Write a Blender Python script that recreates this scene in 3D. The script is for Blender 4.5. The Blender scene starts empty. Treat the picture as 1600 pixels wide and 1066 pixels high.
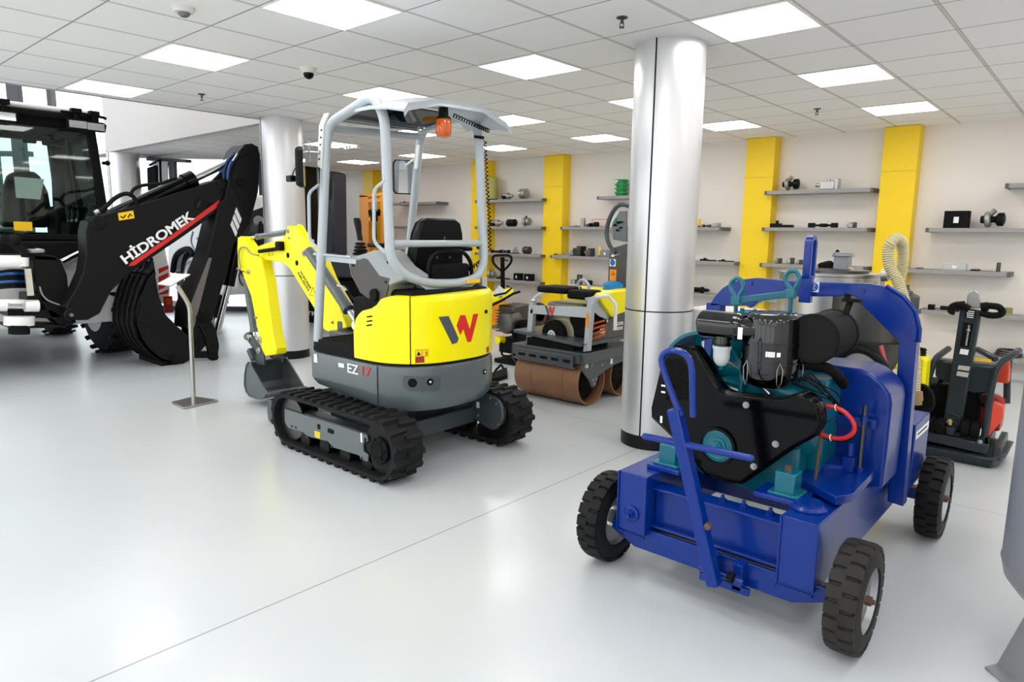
import bpy, bmesh, math, random
from mathutils import Vector, Matrix
random.seed(7)
PI = math.pi
sc = bpy.context.scene
C = bpy.context.scene.collection

# ------------------------------------------------------------------ camera, world, exposure
CAM_H = 1.5225
FPX, YAW, PITCH, ROLL = 1067.086, 0.723189, 0.155423, 0.0129846
_r = Vector((math.cos(YAW), math.sin(YAW), 0))
_f = Vector((-math.sin(YAW) * math.cos(PITCH), math.cos(YAW) * math.cos(PITCH), -math.sin(PITCH)))
_u = _r.cross(_f)
RR = _r * math.cos(ROLL) + _u * math.sin(ROLL)
UU = -_r * math.sin(ROLL) + _u * math.cos(ROLL)
cam = bpy.data.objects.new('camera', bpy.data.cameras.new('camera'))
C.objects.link(cam)
cam.data.sensor_width = 36.0
cam.data.lens = FPX / 1600 * 36
cam.data.clip_end = 200
m = Matrix((RR, UU, -_f)).transposed().to_4x4()
m.translation = Vector((0, 0, CAM_H))
cam.matrix_world = m
sc.camera = cam
sc.view_settings.view_transform = 'Standard'
sc.view_settings.look = 'None'
sc.view_settings.gamma = 1
sc.view_settings.use_curve_mapping = False
sc.view_settings.exposure = 0.0
w = bpy.data.worlds.new('daylight'); sc.world = w; w.use_nodes = True
w.node_tree.nodes['Background'].inputs[0].default_value = (0.93, 0.97, 1.0, 1)
w.node_tree.nodes['Background'].inputs[1].default_value = 2.3
PANEL_STRENGTH = 10.6
sc.cycles.max_bounces = 12
sc.cycles.diffuse_bounces = 8
sc.cycles.glossy_bounces = 4
sc.cycles.transparent_max_bounces = 12
sc.cycles.transmission_bounces = 6
sc.cycles.caustics_reflective = False
sc.cycles.caustics_refractive = False
sc.cycles.sample_clamp_indirect = 6.0
sc.cycles.use_denoising = True

# ------------------------------------------------------------------ turning measured photo points into metres on a known plane
O = Vector((0, 0, CAM_H))
def ray(px, py): return _f + RR * ((px - 800) / FPX) - UU * ((py - 533) / FPX)
def atz(px, py, z=0.0): d = ray(px, py); return O + d * ((z - CAM_H) / d.z)
def aty(px, py, y): d = ray(px, py); return O + d * (y / d.y)
def atx(px, py, x): d = ray(px, py); return O + d * (x / d.x)

# ------------------------------------------------------------------ materials
def lin(c):
    return tuple((v / 255 / 12.92) if v / 255 <= 0.04045 else ((v / 255 + 0.055) / 1.055) ** 2.4 for v in c) + (1,)
MATS = {}
def mat(name, rgb, rough=0.5, metal=0.0, coat=0.0, noise=0.0, nscale=30, bump=0.0, alpha=1, trans=0.0, emit=None, estr=0.0, spec=None, aniso=0):
    if name in MATS: return MATS[name]
    M = bpy.data.materials.new(name); M.use_nodes = True
    nt = M.node_tree; b = nt.nodes['Principled BSDF']
    col = lin(rgb)
    b.inputs['Base Color'].default_value = col
    b.inputs['Roughness'].default_value = rough
    b.inputs['Metallic'].default_value = metal
    b.inputs['Coat Weight'].default_value = coat
    b.inputs['Coat Roughness'].default_value = 0.05
    b.inputs['Transmission Weight'].default_value = trans
    b.inputs['Alpha'].default_value = alpha
    if spec is None and max(rgb) < 60 and metal == 0: spec = 0.15
    if spec is not None: b.inputs['Specular IOR Level'].default_value = spec
    if emit: 
        b.inputs['Emission Color'].default_value = lin(emit); b.inputs['Emission Strength'].default_value = estr
    tc = nt.nodes.new('ShaderNodeTexCoord')
    n = nt.nodes.new('ShaderNodeTexNoise'); n.inputs['Scale'].default_value = nscale; n.inputs['Detail'].default_value = 3
    nt.links.new(tc.outputs['Object'], n.inputs['Vector'])
    # gentle variation of tone and gloss, as on any painted or cast part
    mr = nt.nodes.new('ShaderNodeMapRange'); mr.inputs['To Min'].default_value = max(0, rough - 0.012 - noise * .3); mr.inputs['To Max'].default_value = min(1, rough + 0.012 + noise * .3)
    nt.links.new(n.outputs['Fac'], mr.inputs['Value']); nt.links.new(mr.outputs['Result'], b.inputs['Roughness'])
    if noise:
        mx = nt.nodes.new('ShaderNodeMix'); mx.data_type = 'RGBA'; mx.blend_type = 'MULTIPLY'
        mx.inputs[0].default_value = 1.0
        r2 = nt.nodes.new('ShaderNodeMapRange'); r2.inputs['To Min'].default_value = 1 - noise; r2.inputs['To Max'].default_value = 1 + noise * .6
        nt.links.new(n.outputs['Fac'], r2.inputs['Value'])
        mx.inputs[6].default_value = col
        nt.links.new(r2.outputs['Result'], mx.inputs[7]); nt.links.new(mx.outputs[2], b.inputs['Base Color'])
    if bump:
        bp = nt.nodes.new('ShaderNodeBump'); bp.inputs['Strength'].default_value = bump; bp.inputs['Distance'].default_value = 0.002
        nt.links.new(n.outputs['Fac'], bp.inputs['Height']); nt.links.new(bp.outputs['Normal'], b.inputs['Normal'])
    MATS[name] = M
    return M

YEL = mat('machine yellow', (248, 234, 0), 0.3, coat=0.12, spec=0.3)
YELW = mat('wall pillar yellow', (245, 206, 0), 0.45)
GRY = mat('machine dark grey', (84, 92, 95), 0.32, coat=0.3)
GRY2 = mat('frame slate grey', (62, 70, 74), 0.4, coat=0.2)
LGRY = mat('rollbar light grey', (176, 184, 190), 0.3, coat=0.4)
SHELL = mat('console grey plastic', (150, 156, 156), 0.5)
BRN = mat('console brown grey plastic', (74, 70, 68), 0.55)
SLT = mat('compactor slate paint', (46, 54, 58), 0.35, coat=0.2)
BLK = mat('black plastic', (16, 16, 17), 0.42)
BLKG = mat('gloss black enamel', (3, 3, 4), 0.13, coat=0.06, spec=0.12)
BLKC = mat('canister gloss black', (3, 3, 4), 0.12, coat=0.35, spec=0.5)
BLKM = mat('matt black', (13, 13, 14), 0.7)
BLKB = mat('boom black paint', (20, 19, 20), 0.42)
RUB = mat('rubber', (30, 31, 32), 0.62, noise=0.15, nscale=20)
RUBW = mat('worn rubber', (46, 44, 42), 0.62, noise=0.35, nscale=14)
RUBC = mat('cart tyre rubber', (24, 24, 25), 0.55, noise=0.2, nscale=14)
CHR = mat('chrome', (215, 218, 222), 0.12, metal=1)
STL = mat('brushed steel', (178, 176, 172), 0.32, metal=1)
STLD = mat('dark steel', (92, 90, 88), 0.4, metal=1)
ALU = mat('cast aluminium', (176, 174, 170), 0.42, metal=0.85, noise=0.15, nscale=60)
ZINC = mat('zinc wheel rim', (160, 163, 165), 0.35, metal=0.7)
BLU = mat('cart blue paint', (0, 42, 128), 0.26, coat=0.15, spec=0.3)
TEAL = mat('engine teal paint', (0, 98, 116), 0.28, coat=0.2, spec=0.35)
RED = mat('signal red', (206, 40, 30), 0.4)
REDD = mat('dark red', (150, 24, 22), 0.35)
ORG = mat('orange frame paint', (240, 150, 20), 0.4)
AMB = mat('amber lens', (255, 110, 0), 0.12, trans=0.35, coat=0.5)
WHT = mat('white paint', (238, 238, 236), 0.35, coat=0.2)
PAPER = mat('white paper', (240, 244, 242), 0.7)
IVORY = mat('ivory plastic', (226, 224, 216), 0.45)
NAVY = mat('dark navy bodywork', (44, 46, 62), 0.35, coat=0.3)
RUST = mat('roller drum brown', (134, 92, 62), 0.5, noise=0.25, nscale=8)
RUSTD = mat('rusty hub', (96, 66, 52), 0.6, noise=0.3)
SHF = mat('shelf grey laminate', (150, 147, 146), 0.45)
SHE = mat('shelf dark end cap', (88, 86, 88), 0.5)
GRN = mat('green plastic', (0, 140, 70), 0.4)
DECAL_Y = mat('yellow sticker', (250, 200, 10), 0.4)
DECAL_R = mat('red print', (212, 34, 30), 0.4)
DECAL_W = mat('white print', (240, 240, 240), 0.4)
DECAL_K = mat('black print', (20, 20, 20), 0.5)
DECAL_G = mat('grey print', (70, 76, 84), 0.4)
DECAL_B = mat('blue print', (24, 96, 190), 0.4)
HOSEC = mat('ribbed clear hose', (196, 184, 142), 0.35, noise=0.2, nscale=40)
BLUH = mat('blue hose', (20, 80, 150), 0.4)
REDH = mat('red cable', (190, 26, 38), 0.4)
BOWL = mat('frosted bowl', (205, 212, 215), 0.3, trans=0.2)
TANKG = mat('tank grey paint', (128, 131, 135), 0.35, coat=0.2, noise=0.05)
OLIVE = mat('filter yellow green', (170, 164, 90), 0.5)
def glassmat(name, rgb, tint_mix):
    M = bpy.data.materials.new(name); M.use_nodes = True; nt = M.node_tree; nt.nodes.clear()
    o = nt.nodes.new('ShaderNodeOutputMaterial'); t = nt.nodes.new('ShaderNodeBsdfTransparent'); t.inputs[0].default_value = lin(rgb)
    g = nt.nodes.new('ShaderNodeBsdfGlossy'); g.inputs['Roughness'].default_value = 0.03
    mx = nt.nodes.new('ShaderNodeMixShader'); fr = nt.nodes.new('ShaderNodeFresnel'); fr.inputs[0].default_value = 1.45
    nt.links.new(fr.outputs[0], mx.inputs[0]); nt.links.new(t.outputs[0], mx.inputs[1]); nt.links.new(g.outputs[0], mx.inputs[2])
    nt.links.new(mx.outputs[0], o.inputs[0]); return M
GLS = glassmat('clear pane', (250, 252, 252), 0)
GLST = glassmat('green tinted cab glass', (234, 244, 240), 0)
GLSR = glassmat('clear roof sheet', (225, 228, 230), 0)
MIR = mat('mirror glass', (190, 196, 200), 0.03, metal=1)

# ------------------------------------------------------------------ mesh building
def V(*a): return Vector(a)
class MB:
    """collects shapes given in world metres; built as ONE mesh object"""
    def __init__(s): s.bm = bmesh.new()
    def _add(s, verts, faces):
        vs = [s.bm.verts.new(v) for v in verts]
        for f in faces:
            try: s.bm.faces.new([vs[i] for i in f])
            except ValueError: pass
        return s
    def bx(s, x0, x1, y0, y1, z0, z1):
        p = [(x, y, z) for x in (x0, x1) for y in (y0, y1) for z in (z0, z1)]
        return s._add(p, [(0, 1, 3, 2), (4, 6, 7, 5), (0, 4, 5, 1), (2, 3, 7, 6), (0, 2, 6, 4), (1, 5, 7, 3)])
    def bar(s, a, b, wd, ht, up=(0, 0, 1)):
        a, b = Vector(a), Vector(b); d = (b - a).normalized(); up = Vector(up)
        if abs(d.dot(up)) > .98: up = V(0, 1, 0)
        sd = d.cross(up).normalized(); u = sd.cross(d).normalized()
        p = [e + sd * (i * wd / 2) + u * (j * ht / 2) for e in (a, b) for i in (-1, 1) for j in (-1, 1)]
        return s._add(p, [(0, 1, 3, 2), (4, 6, 7, 5), (0, 4, 5, 1), (2, 3, 7, 6), (0, 2, 6, 4), (1, 5, 7, 3)])
    def lathe(s, o, ax, prof, n=24, caps=True, a0=0):
        """prof: list of (distance along axis, radius)"""
        o, ax = Vector(o), Vector(ax).normalized()
        t = V(0, 0, 1) if abs(ax.z) < .9 else V(1, 0, 0)
        u = ax.cross(t).normalized(); v = ax.cross(u)
        verts = []; 
        for (d, r) in prof:
            for k in range(n):
                a = 2 * PI * k / n + a0
                verts.append(o + ax * d + (u * math.cos(a) + v * math.sin(a)) * max(r, 1e-5))
        faces = []
        for i in range(len(prof) - 1):
            for k in range(n):
                k2 = (k + 1) % n
                faces.append((i * n + k, i * n + k2, (i + 1) * n + k2, (i + 1) * n + k))
        if caps:
            faces.append(tuple(reversed(range(n)))); faces.append(tuple((len(prof) - 1) * n + k for k in range(n)))
        return s._add(verts, faces)
    def cyl(s, a, b, r, r2=None, n=20):
        a, b = Vector(a), Vector(b); return s.lathe(a, b - a, [(0, r), ((b - a).length, r if r2 is None else r2)], n)
    def tube(s, pts, r, n=10, smooth=0, closed=False):
        pts = [Vector(p) for p in pts]
        if smooth: pts = curve(pts, smooth, closed)
        N = len(pts); verts = []; prev = None
        for i, p in enumerate(pts):
            if closed: d = pts[(i + 1) % N] - pts[i - 1]
            else: d = pts[min(i + 1, N - 1)] - pts[max(i - 1, 0)]
            if d.length < 1e-9: d = V(0, 0, 1)
            d.normalize()
            if prev is None:
                t = V(0, 0, 1) if abs(d.z) < .9 else V(1, 0, 0)
                u = d.cross(t).normalized()
            else:
                u = (prev - d * prev.dot(d)); u = u.normalized() if u.length > 1e-6 else d.orthogonal().normalized()
            prev = u; v = d.cross(u)
            for k in range(n):
                a = 2 * PI * k / n; verts.append(p + (u * math.cos(a) + v * math.sin(a)) * r)
        faces = []
        for i in range(N if closed else N - 1):
            j = (i + 1) % N
            for k in range(n):
                k2 = (k + 1) % n; faces.append((i * n + k, i * n + k2, j * n + k2, j * n + k))
        if not closed:
            faces.append(tuple(reversed(range(n)))); faces.append(tuple((N - 1) * n + k for k in range(n)))
        return s._add(verts, faces)
    def prism(s, pts, d):
        """outline of 3-D points extruded by vector d"""
        pts = [Vector(p) for p in pts]; d = Vector(d); n = len(pts)
        vs = pts + [p + d for p in pts]
        return s._add(vs, [tuple(range(n)), tuple(reversed(range(n, 2 * n)))] + [(i, i + n, (i + 1) % n + n, (i + 1) % n) for i in range(n)])
    def loft(s, rings, caps=True):
        n = len(rings[0]); vs = [Vector(p) for r in rings for p in r]; f = []
        for i in range(len(rings) - 1):
            for k in range(n):
                k2 = (k + 1) % n; f.append((i * n + k, i * n + k2, (i + 1) * n + k2, (i + 1) * n + k))
        if caps: f.append(tuple(reversed(range(n)))); f.append(tuple((len(rings) - 1) * n + k for k in range(n)))
        return s._add(vs, f)
    def grid(s, rows):
        n = len(rows[0]); vs = [Vector(p) for r in rows for p in r]; f = []
        for i in range(len(rows) - 1):
            for k in range(n - 1): f.append((i * n + k, i * n + k + 1, (i + 1) * n + k + 1, (i + 1) * n + k))
        return s._add(vs, f)
    def ball(s, c, r, sx=1, sy=1, sz=1, n=16):
        c = Vector(c); rings = []
        pr = [(-math.cos(PI * i / 10), math.sin(PI * i / 10)) for i in range(11)]
        vs = []; 
        for (h, q) in pr:
            for k in range(n):
                a = 2 * PI * k / n; vs.append(c + V(max(q, 1e-4) * math.cos(a) * r * sx, max(q, 1e-4) * math.sin(a) * r * sy, h * r * sz))
        f = [(i * n + k, i * n + (k + 1) % n, (i + 1) * n + (k + 1) % n, (i + 1) * n + k) for i in range(10) for k in range(n)]
        return s._add(vs, f)
    def torus(s, c, ax, R_, r, n=32, m_=10):
        ax = Vector(ax).normalized(); t = V(0, 0, 1) if abs(ax.z) < .9 else V(1, 0, 0)
        u = ax.cross(t).normalized(); v = ax.cross(u); c = Vector(c)
        return s.tube([c + (u * math.cos(2 * PI * k / n) + v * math.sin(2 * PI * k / n)) * R_ for k in range(n)], r, m_, closed=True)
def curve(pts, k=4, closed=False):
    """Catmull-Rom through pts"""
    out = []; N = len(pts)
    g = (lambda i: pts[i % N]) if closed else (lambda i: pts[min(max(i, 0), N - 1)])
    for i in range(N if closed else N - 1):
        p0, p1, p2, p3 = g(i - 1), g(i), g(i + 1), g(i + 2)
        for j in range(k):
            t = j / k
            out.append(.5 * ((2 * p1) + (p2 - p0) * t + (2 * p0 - 5 * p1 + 4 * p2 - p3) * t * t + (3 * p1 - p0 - 3 * p2 + p3) * t ** 3))
    if not closed: out.append(pts[-1])
    return out
def fillet(pts, rad, n=6):
    """polyline with rounded corners"""
    pts = [Vector(p) for p in pts]; out = [pts[0]]
    for i in range(1, len(pts) - 1):
        r_ = rad[i - 1] if isinstance(rad, (list, tuple)) else rad
        a = (pts[i - 1] - pts[i]); b = (pts[i + 1] - pts[i]); q = min(r_, a.length * .49, b.length * .49)
        A = pts[i] + a.normalized() * q; B = pts[i] + b.normalized() * q
        for k in range(n + 1):
            t = k / n; out.append(A * (1 - t) ** 2 + pts[i] * 2 * t * (1 - t) + B * t * t)
    out.append(pts[-1]); return out

def thing(name, label, cat, loc, group=None):
    o = bpy.data.objects.new(name, None); C.objects.link(o)
    o.empty_display_size = 0.1
    o.location = loc; o['label'] = label; o['category'] = cat
    if group: o['group'] = group
    return o
def wloc(o):
    v = Vector(o.location)
    while o.parent: o = o.parent; v = v + Vector(o.location)
    return v
def part(name, mb, mt, parent=None, bev=0.0, label=None, loc=None, ang=32, seg=2):
    bm = mb.bm
    bmesh.ops.remove_doubles(bm, verts=bm.verts, dist=1e-6)
    bmesh.ops.recalc_face_normals(bm, faces=bm.faces)
    org = wloc(parent) if parent else (Vector(loc) if loc is not None else V(0, 0, 0))
    bmesh.ops.translate(bm, verts=bm.verts, vec=-org)
    me = bpy.data.meshes.new(name); bm.to_mesh(me); bm.free()
    for p in me.polygons: p.use_smooth = True
    me.set_sharp_from_angle(angle=math.radians(ang))
    me.materials.append(mt)
    o = bpy.data.objects.new(name, me); C.objects.link(o)
    if parent: o.parent = parent
    else: o.location = org
    if bev:
        b = o.modifiers.new('bevel', 'BEVEL'); b.width = bev; b.segments = seg; b.limit_method = 'ANGLE'; b.angle_limit = math.radians(40)
        b.harden_normals = False
    if label: o['label'] = label
    return o
def single(name, label, cat, mb, mt, loc, bev=0.0, group=None):
    o = part(name, mb, mt, None, bev, loc=loc); o['label'] = label; o['category'] = cat
    if group: o['group'] = group
    return o
def struct(name, mb, mt, bev=0.0, loc=(0, 0, 0)):
    o = part(name, mb, mt, None, bev, loc=loc); o['kind'] = 'structure'; return o
def copy_tree(o, delta, label=None, group=None):
    def rec(a, par):
        c = a.copy(); C.objects.link(c)
        if par: c.parent = par
        for ch in list(a.children): rec(ch, c)
        return c
    c = rec(o, None); c.location = Vector(o.location) + Vector(delta)
    if label: c['label'] = label
    if group: c['group'] = group
    return c
def text_mesh(txt, org, du, dv, size, depth=0.002, bold=0.0, shear=0.0, width=None):
    """letters as geometry: du = reading direction, dv = up direction of the letters"""
    cu = bpy.data.curves.new('t', 'FONT'); cu.body = txt; cu.size = 1.0; cu.offset = bold; cu.shear = shear
    cu.extrude = 0.0; cu.resolution_u = 4
    ob = bpy.data.objects.new('t', cu)
    C.objects.link(ob); dg = bpy.context.evaluated_depsgraph_get(); dg.update()
    me = bpy.data.meshes.new_from_object(ob.evaluated_get(dg))
    bpy.data.objects.remove(ob)
    mb = MB(); mb.bm.from_mesh(me); bpy.data.meshes.remove(me)
    vs = mb.bm.verts
    x0 = min(v.co.x for v in vs); x1 = max(v.co.x for v in vs); y0 = min(v.co.y for v in vs); y1 = max(v.co.y for v in vs)
    du, dv = Vector(du).normalized(), Vector(dv).normalized(); nn = du.cross(dv).normalized()
    sy = size / (y1 - y0); sx = sy if width is None else width / (x1 - x0)
    r = bmesh.ops.extrude_face_region(mb.bm, geom=list(mb.bm.faces))
    top = set(e for e in r['geom'] if isinstance(e, bmesh.types.BMVert))
    for v in mb.bm.verts:
        p = v.co.copy()
        v.co = Vector(org) + du * ((p.x - x0) * sx) + dv * ((p.y - y0) * sy) + nn * (depth if v in top else 0)
    return mb
def decal(pts2, org, du, dv, depth=0.0015, mb=None):
    """flat mark: 2-D outline on the plane org + a*du + b*dv"""
    du, dv = Vector(du), Vector(dv); nn = du.cross(dv).normalized(); mb = mb or MB()
    return mb.prism([Vector(org) + du * a + dv * b for a, b in pts2], nn * depth)
def rect(w_, h_, x=0, y=0): return [(x, y), (x + w_, y), (x + w_, y + h_), (x, y + h_)]
def W_LOGO():
    grey = [(0, 1), (.22, 1), (.46, .17), (.42, .03), (.30, 0)]
    red = [(.50, .99), (.627, .98), (.754, .45), (.85, .985), (1.0, .976), (.79, 0), (.69, 0), (.58, .49), (.498, .288), (.407, .646)]
    return grey, red
# ------------------------------------------------------------------ the room
T = 0.6
LX, LY = -3.52615 * T, 6.61447 * T          # where the ceiling grid starts
CZ = 2.811
WY = 9.25                                    # back wall
def nodes(M): return M.node_tree, M.node_tree.nodes, M.node_tree.links
def line_mask(nt, coord, off, period, width):
    """1 on lines at off + k*period"""
    def mth(op, a, b=None):
        n = nt.nodes.new('ShaderNodeMath'); n.operation = op
        for i, v in enumerate((a, b)):
            if v is None: continue
            if isinstance(v, (int, float)): n.inputs[i].default_value = v
            else: nt.links.new(v, n.inputs[i])
        return n.outputs[0]
    a = mth('ADD', coord, -off + width / 2)
    a = mth('DIVIDE', a, period); a = mth('FRACT', a); a = mth('MULTIPLY', a, period)
    return mth('LESS_THAN', a, width)
# ceiling tiles: mineral boards in an exposed grid
CEIL = bpy.data.materials.new('ceiling tiles'); CEIL.use_nodes = True
nt, nn, lk = nodes(CEIL); b = nn['Principled BSDF']; b.inputs['Roughness'].default_value = 0.9
tc = nn.new('ShaderNodeTexCoord'); sp = nn.new('ShaderNodeSeparateXYZ'); lk.new(tc.outputs['Object'], sp.inputs[0])
mA = line_mask(nt, sp.outputs['X'], LX, T, 0.020)
mB = line_mask(nt, sp.outputs['Y'], LY, T, 0.011)
mC = line_mask(nt, sp.outputs['X'], LX, T, 0.026)
nz = nn.new('ShaderNodeTexNoise'); nz.inputs['Scale'].default_value = 140; nz.inputs['Detail'].default_value = 5; lk.new(tc.outputs['Object'], nz.inputs['Vector'])
nz2 = nn.new('ShaderNodeTexNoise'); nz2.inputs['Scale'].default_value = 1.1; lk.new(tc.outputs['Object'], nz2.inputs['Vector'])
def mixc(a, c2, fac, blend='MIX'):
    mx = nn.new('ShaderNodeMix'); mx.data_type = 'RGBA'; mx.blend_type = blend
    for k, v in ((6, a), (7, c2)):
        if isinstance(v, tuple): mx.inputs[k].default_value = v
        else: lk.new(v, mx.inputs[k])
    if isinstance(fac, float): mx.inputs[0].default_value = fac
    else: lk.new(fac, mx.inputs[0])
    return mx.outputs[2]
c = mixc(lin((247, 244, 243)), lin((241, 238, 237)), nz.outputs['Fac'])
c = mixc(c, lin((160, 158, 154)), mC)  # darker edges paint the shadow of the grid bars into the tile colour
c = mixc(c, lin((208, 206, 200)), mA)
c = mixc(c, lin((150, 148, 144)), mB)
lk.new(c, b.inputs['Base Color'])
# floor: pale poured floor, saw-cut joints
FLR = bpy.data.materials.new('poured floor'); FLR.use_nodes = True
nt, nn, lk = nodes(FLR); b = nn['Principled BSDF']
b.inputs['Coat Weight'].default_value = 0.25; b.inputs['Coat Roughness'].default_value = 0.14
tc = nn.new('ShaderNodeTexCoord'); sp = nn.new('ShaderNodeSeparateXYZ'); lk.new(tc.outputs['Object'], sp.inputs[0])
nz = nn.new('ShaderNodeTexNoise'); nz.inputs['Scale'].default_value = 1.3; nz.inputs['Detail'].default_value = 6; lk.new(tc.outputs['Object'], nz.inputs['Vector'])
c = mixc(lin((197, 202, 204)), lin((189, 194, 197)), nz.outputs['Fac'])
mA = line_mask(nt, sp.outputs['X'], -2.46, 4.93, 0.008)
mB = line_mask(nt, sp.outputs['Y'], 4.56, 4.93, 0.006)
c = mixc(c, lin((140, 141, 140)), mA); c = mixc(c, lin((140, 141, 140)), mB)
lk.new(c, b.inputs['Base Color'])
mr = nn.new('ShaderNodeMapRange'); mr.inputs['To Min'].default_value = 0.24; mr.inputs['To Max'].default_value = 0.36; lk.new(nz.outputs['Fac'], mr.inputs['Value']); lk.new(mr.outputs[0], b.inputs['Roughness'])
WALL = mat('warm white wall paint', (232, 226, 220), 0.7, noise=0.02, nscale=2)
FASC = mat('fascia paint', (196, 191, 188), 0.6)
MULL = mat('dark window frame', (56, 58, 64), 0.4)
EDGE = mat('ceiling edge trim', (170, 168, 166), 0.6)
SEAL = mat('black joint', (22, 22, 24), 0.5)

OX, OY = -7.72, 4.37                         # corner of the double-height opening
struct('floor', MB().bx(-22, 4.6, -6, 9.4, -0.12, 0), FLR)
mb = MB(); mb.prism([(4.5, -6, CZ), (4.5, WY, CZ), (-13.6, WY, CZ), (-12.5, 8.1, CZ), (-12.1, 6.6, CZ), (-13.35, 5.45, CZ), (-14.4, OY + .06, CZ), (OX + .05, OY + .06, CZ), (OX + .05, -6, CZ)], (0, 0, 0.18))
struct('ceiling', mb, CEIL)
struct('wall_back', MB().bx(-14.4, 4.6, WY, WY + .15, 0, 3.0), WALL)
struct('wall_right', MB().bx(4.5, 4.65, -6, WY, 0, 3.0), WALL)
mb = MB(); mb.bx(-13.12, OX, OY, OY + .12, CZ - .004, 5.6); struct('trim_1', mb, FASC)          # fascia of the opening, long side
mb = MB(); mb.bx(OX, OX + .1, -6, OY + .12, CZ + .001, 5.6); struct('trim_2', mb, FASC)
struct('trim_3', MB().bx(OX - .012, OX, -6, OY, CZ - .004, CZ + .03), EDGE)
# glazed facade running diagonally behind the machines
G0, G1 = V(-12.05, 6.6, 0), V(-20.6, -1.0, 0)
gd = (G1 - G0).normalized(); gl = (G1 - G0).length
fr = MB(); gp = MB(); gn = V(-gd.y, gd.x, 0)
k = 0.0
while k < gl:
    p = G0 + gd * k; top = 5.6 if k > 4.2 else CZ
    fr.bar(p, p + V(0, 0, top), .07, .14, gn); k += 1.62
for z in (0.05, 2.86, 4.3):
    a = G0 + gd * (0 if z < 2.8 else 4.2)
    fr.bar(a + V(0, 0, z), G1 + V(0, 0, z), .1, .09)
for (a, b, w_) in ((23, 150, .20), (80, 150, .08)):
    d = ray(a, b); det = d.x * gd.y - d.y * gd.x; t = (G0.x * gd.y - G0.y * gd.x) / det; p = V(d.x * t, d.y * t, 0)
    fr.bar(p, p + V(0, 0, 5.6), w_, .14, gn)
f = struct('window_1', fr, MULL)
gp.prism([G0, G1, G1 + V(0, 0, 5.6), G0 + gd * 4.2 + V(0, 0, 5.6), G0 + gd * 4.2 + V(0, 0, CZ), G0 + V(0, 0, CZ)], gn * .008)
g = part('window_pane', gp, GLS, f)
f2 = struct('window_2', MB().bar((-12.05, 6.62, 0), (-12.05, 6.62, CZ), .09, .09).bar((-12.48, 8.1, 0), (-12.48, 8.1, CZ), .09, .09).bar((-13.58, 9.2, 0), (-13.58, 9.2, CZ), .09, .09).bar((-12.05, 6.62, .05), (-12.48, 8.1, .05), .09, .09).bar((-12.48, 8.1, .05), (-13.58, 9.2, .05), .09, .09), MULL)
part('window_pane', MB().prism([(-12.05, 6.62, 0), (-12.48, 8.1, 0), (-12.48, 8.1, CZ), (-12.05, 6.62, CZ)], (-.008, 0, 0)), GLS, f2)
part('window_pane', MB().prism([(-12.48, 8.1, 0), (-13.58, 9.2, 0), (-13.58, 9.2, CZ), (-12.48, 8.1, CZ)], (-.008, 0, 0)), GLS, f2)
# unseen wall added behind the camera against grey reflections; openings sized for daylight
wf = MB().bx(-7.7, 4.6, -6.15, -6, 0, .3).bx(-7.7, 4.6, -6.15, -6, 2.7, CZ)
for x in (-7.7, -4.7, -1.7, 1.3, 4.1): wf.bx(x, x + .3, -6.15, -6, .3, 2.7)
struct('wall_front', wf, WALL)
# paving outside
struct('ground', MB().bx(-60, -22, -30, 40, -0.25, -0.13), mat('outside paving', (205, 204, 200), 0.8))
struct('ground_2', MB().bx(-22, -10, 9.4, 40, -0.25, -0.13), mat('outside paving', (205, 204, 200), 0.8))

# ------------------------------------------------------------------ ceiling panels
DIFF = bpy.data.materials.new('lit light panel'); DIFF.use_nodes = True
nt, nn, lk = nodes(DIFF); b = nn['Principled BSDF']; b.inputs['Base Color'].default_value = (.9, .9, .9, 1)
b.inputs['Emission Color'].default_value = (1, 0.985, 0.96, 1); b.inputs['Emission Strength'].default_value = PANEL_STRENGTH
FRW = mat('light frame white', (236, 236, 234), 0.5)
names = {(0, 0): 'square lit ceiling panel in front of the right steel column, large and near', (0, 3): 'square lit ceiling panel second from the near right end of the right row',
 (0, 6): 'square lit ceiling panel above the rightmost yellow wall pillar', (-3, 6): 'square lit ceiling panel above the yellow pillar behind the steel column',
 (-3, 3): 'square lit ceiling panel half hidden by the left edge of the big steel column', (-3, 0): 'square lit ceiling panel between the rollbar roof and the big steel column',
 (-6, 3): 'square lit ceiling panel level with the amber beacon, to its upper right', (-6, 6): 'square lit ceiling panel near the back wall just left of the big column',
 (-9, 6): 'square lit ceiling panel right of the amber beacon above the second yellow pillar', (-6, 0): 'square lit ceiling panel directly above the rollbar of the yellow mini excavator',
 (-3, -3): 'largest square lit ceiling panel cut off by the top edge of the photo', (-6, -3): 'square lit ceiling panel left of the dome camera, between smoke detector and sprinkler',
 (-9, -3): 'square lit ceiling panel at the edge of the tall opening above the black boom', (-9, 3): 'lit ceiling panel seen through the clear roof of the mini excavator',
 (-12, 6): 'small far lit ceiling panel seen between the rollbar posts beside the right mirror', (-12, 3): 'lit ceiling panel beside the left mirror of the mini excavator',
 (-15, 6): 'small far lit ceiling panel seen between the rollbar posts above the dark machine'}
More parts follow.
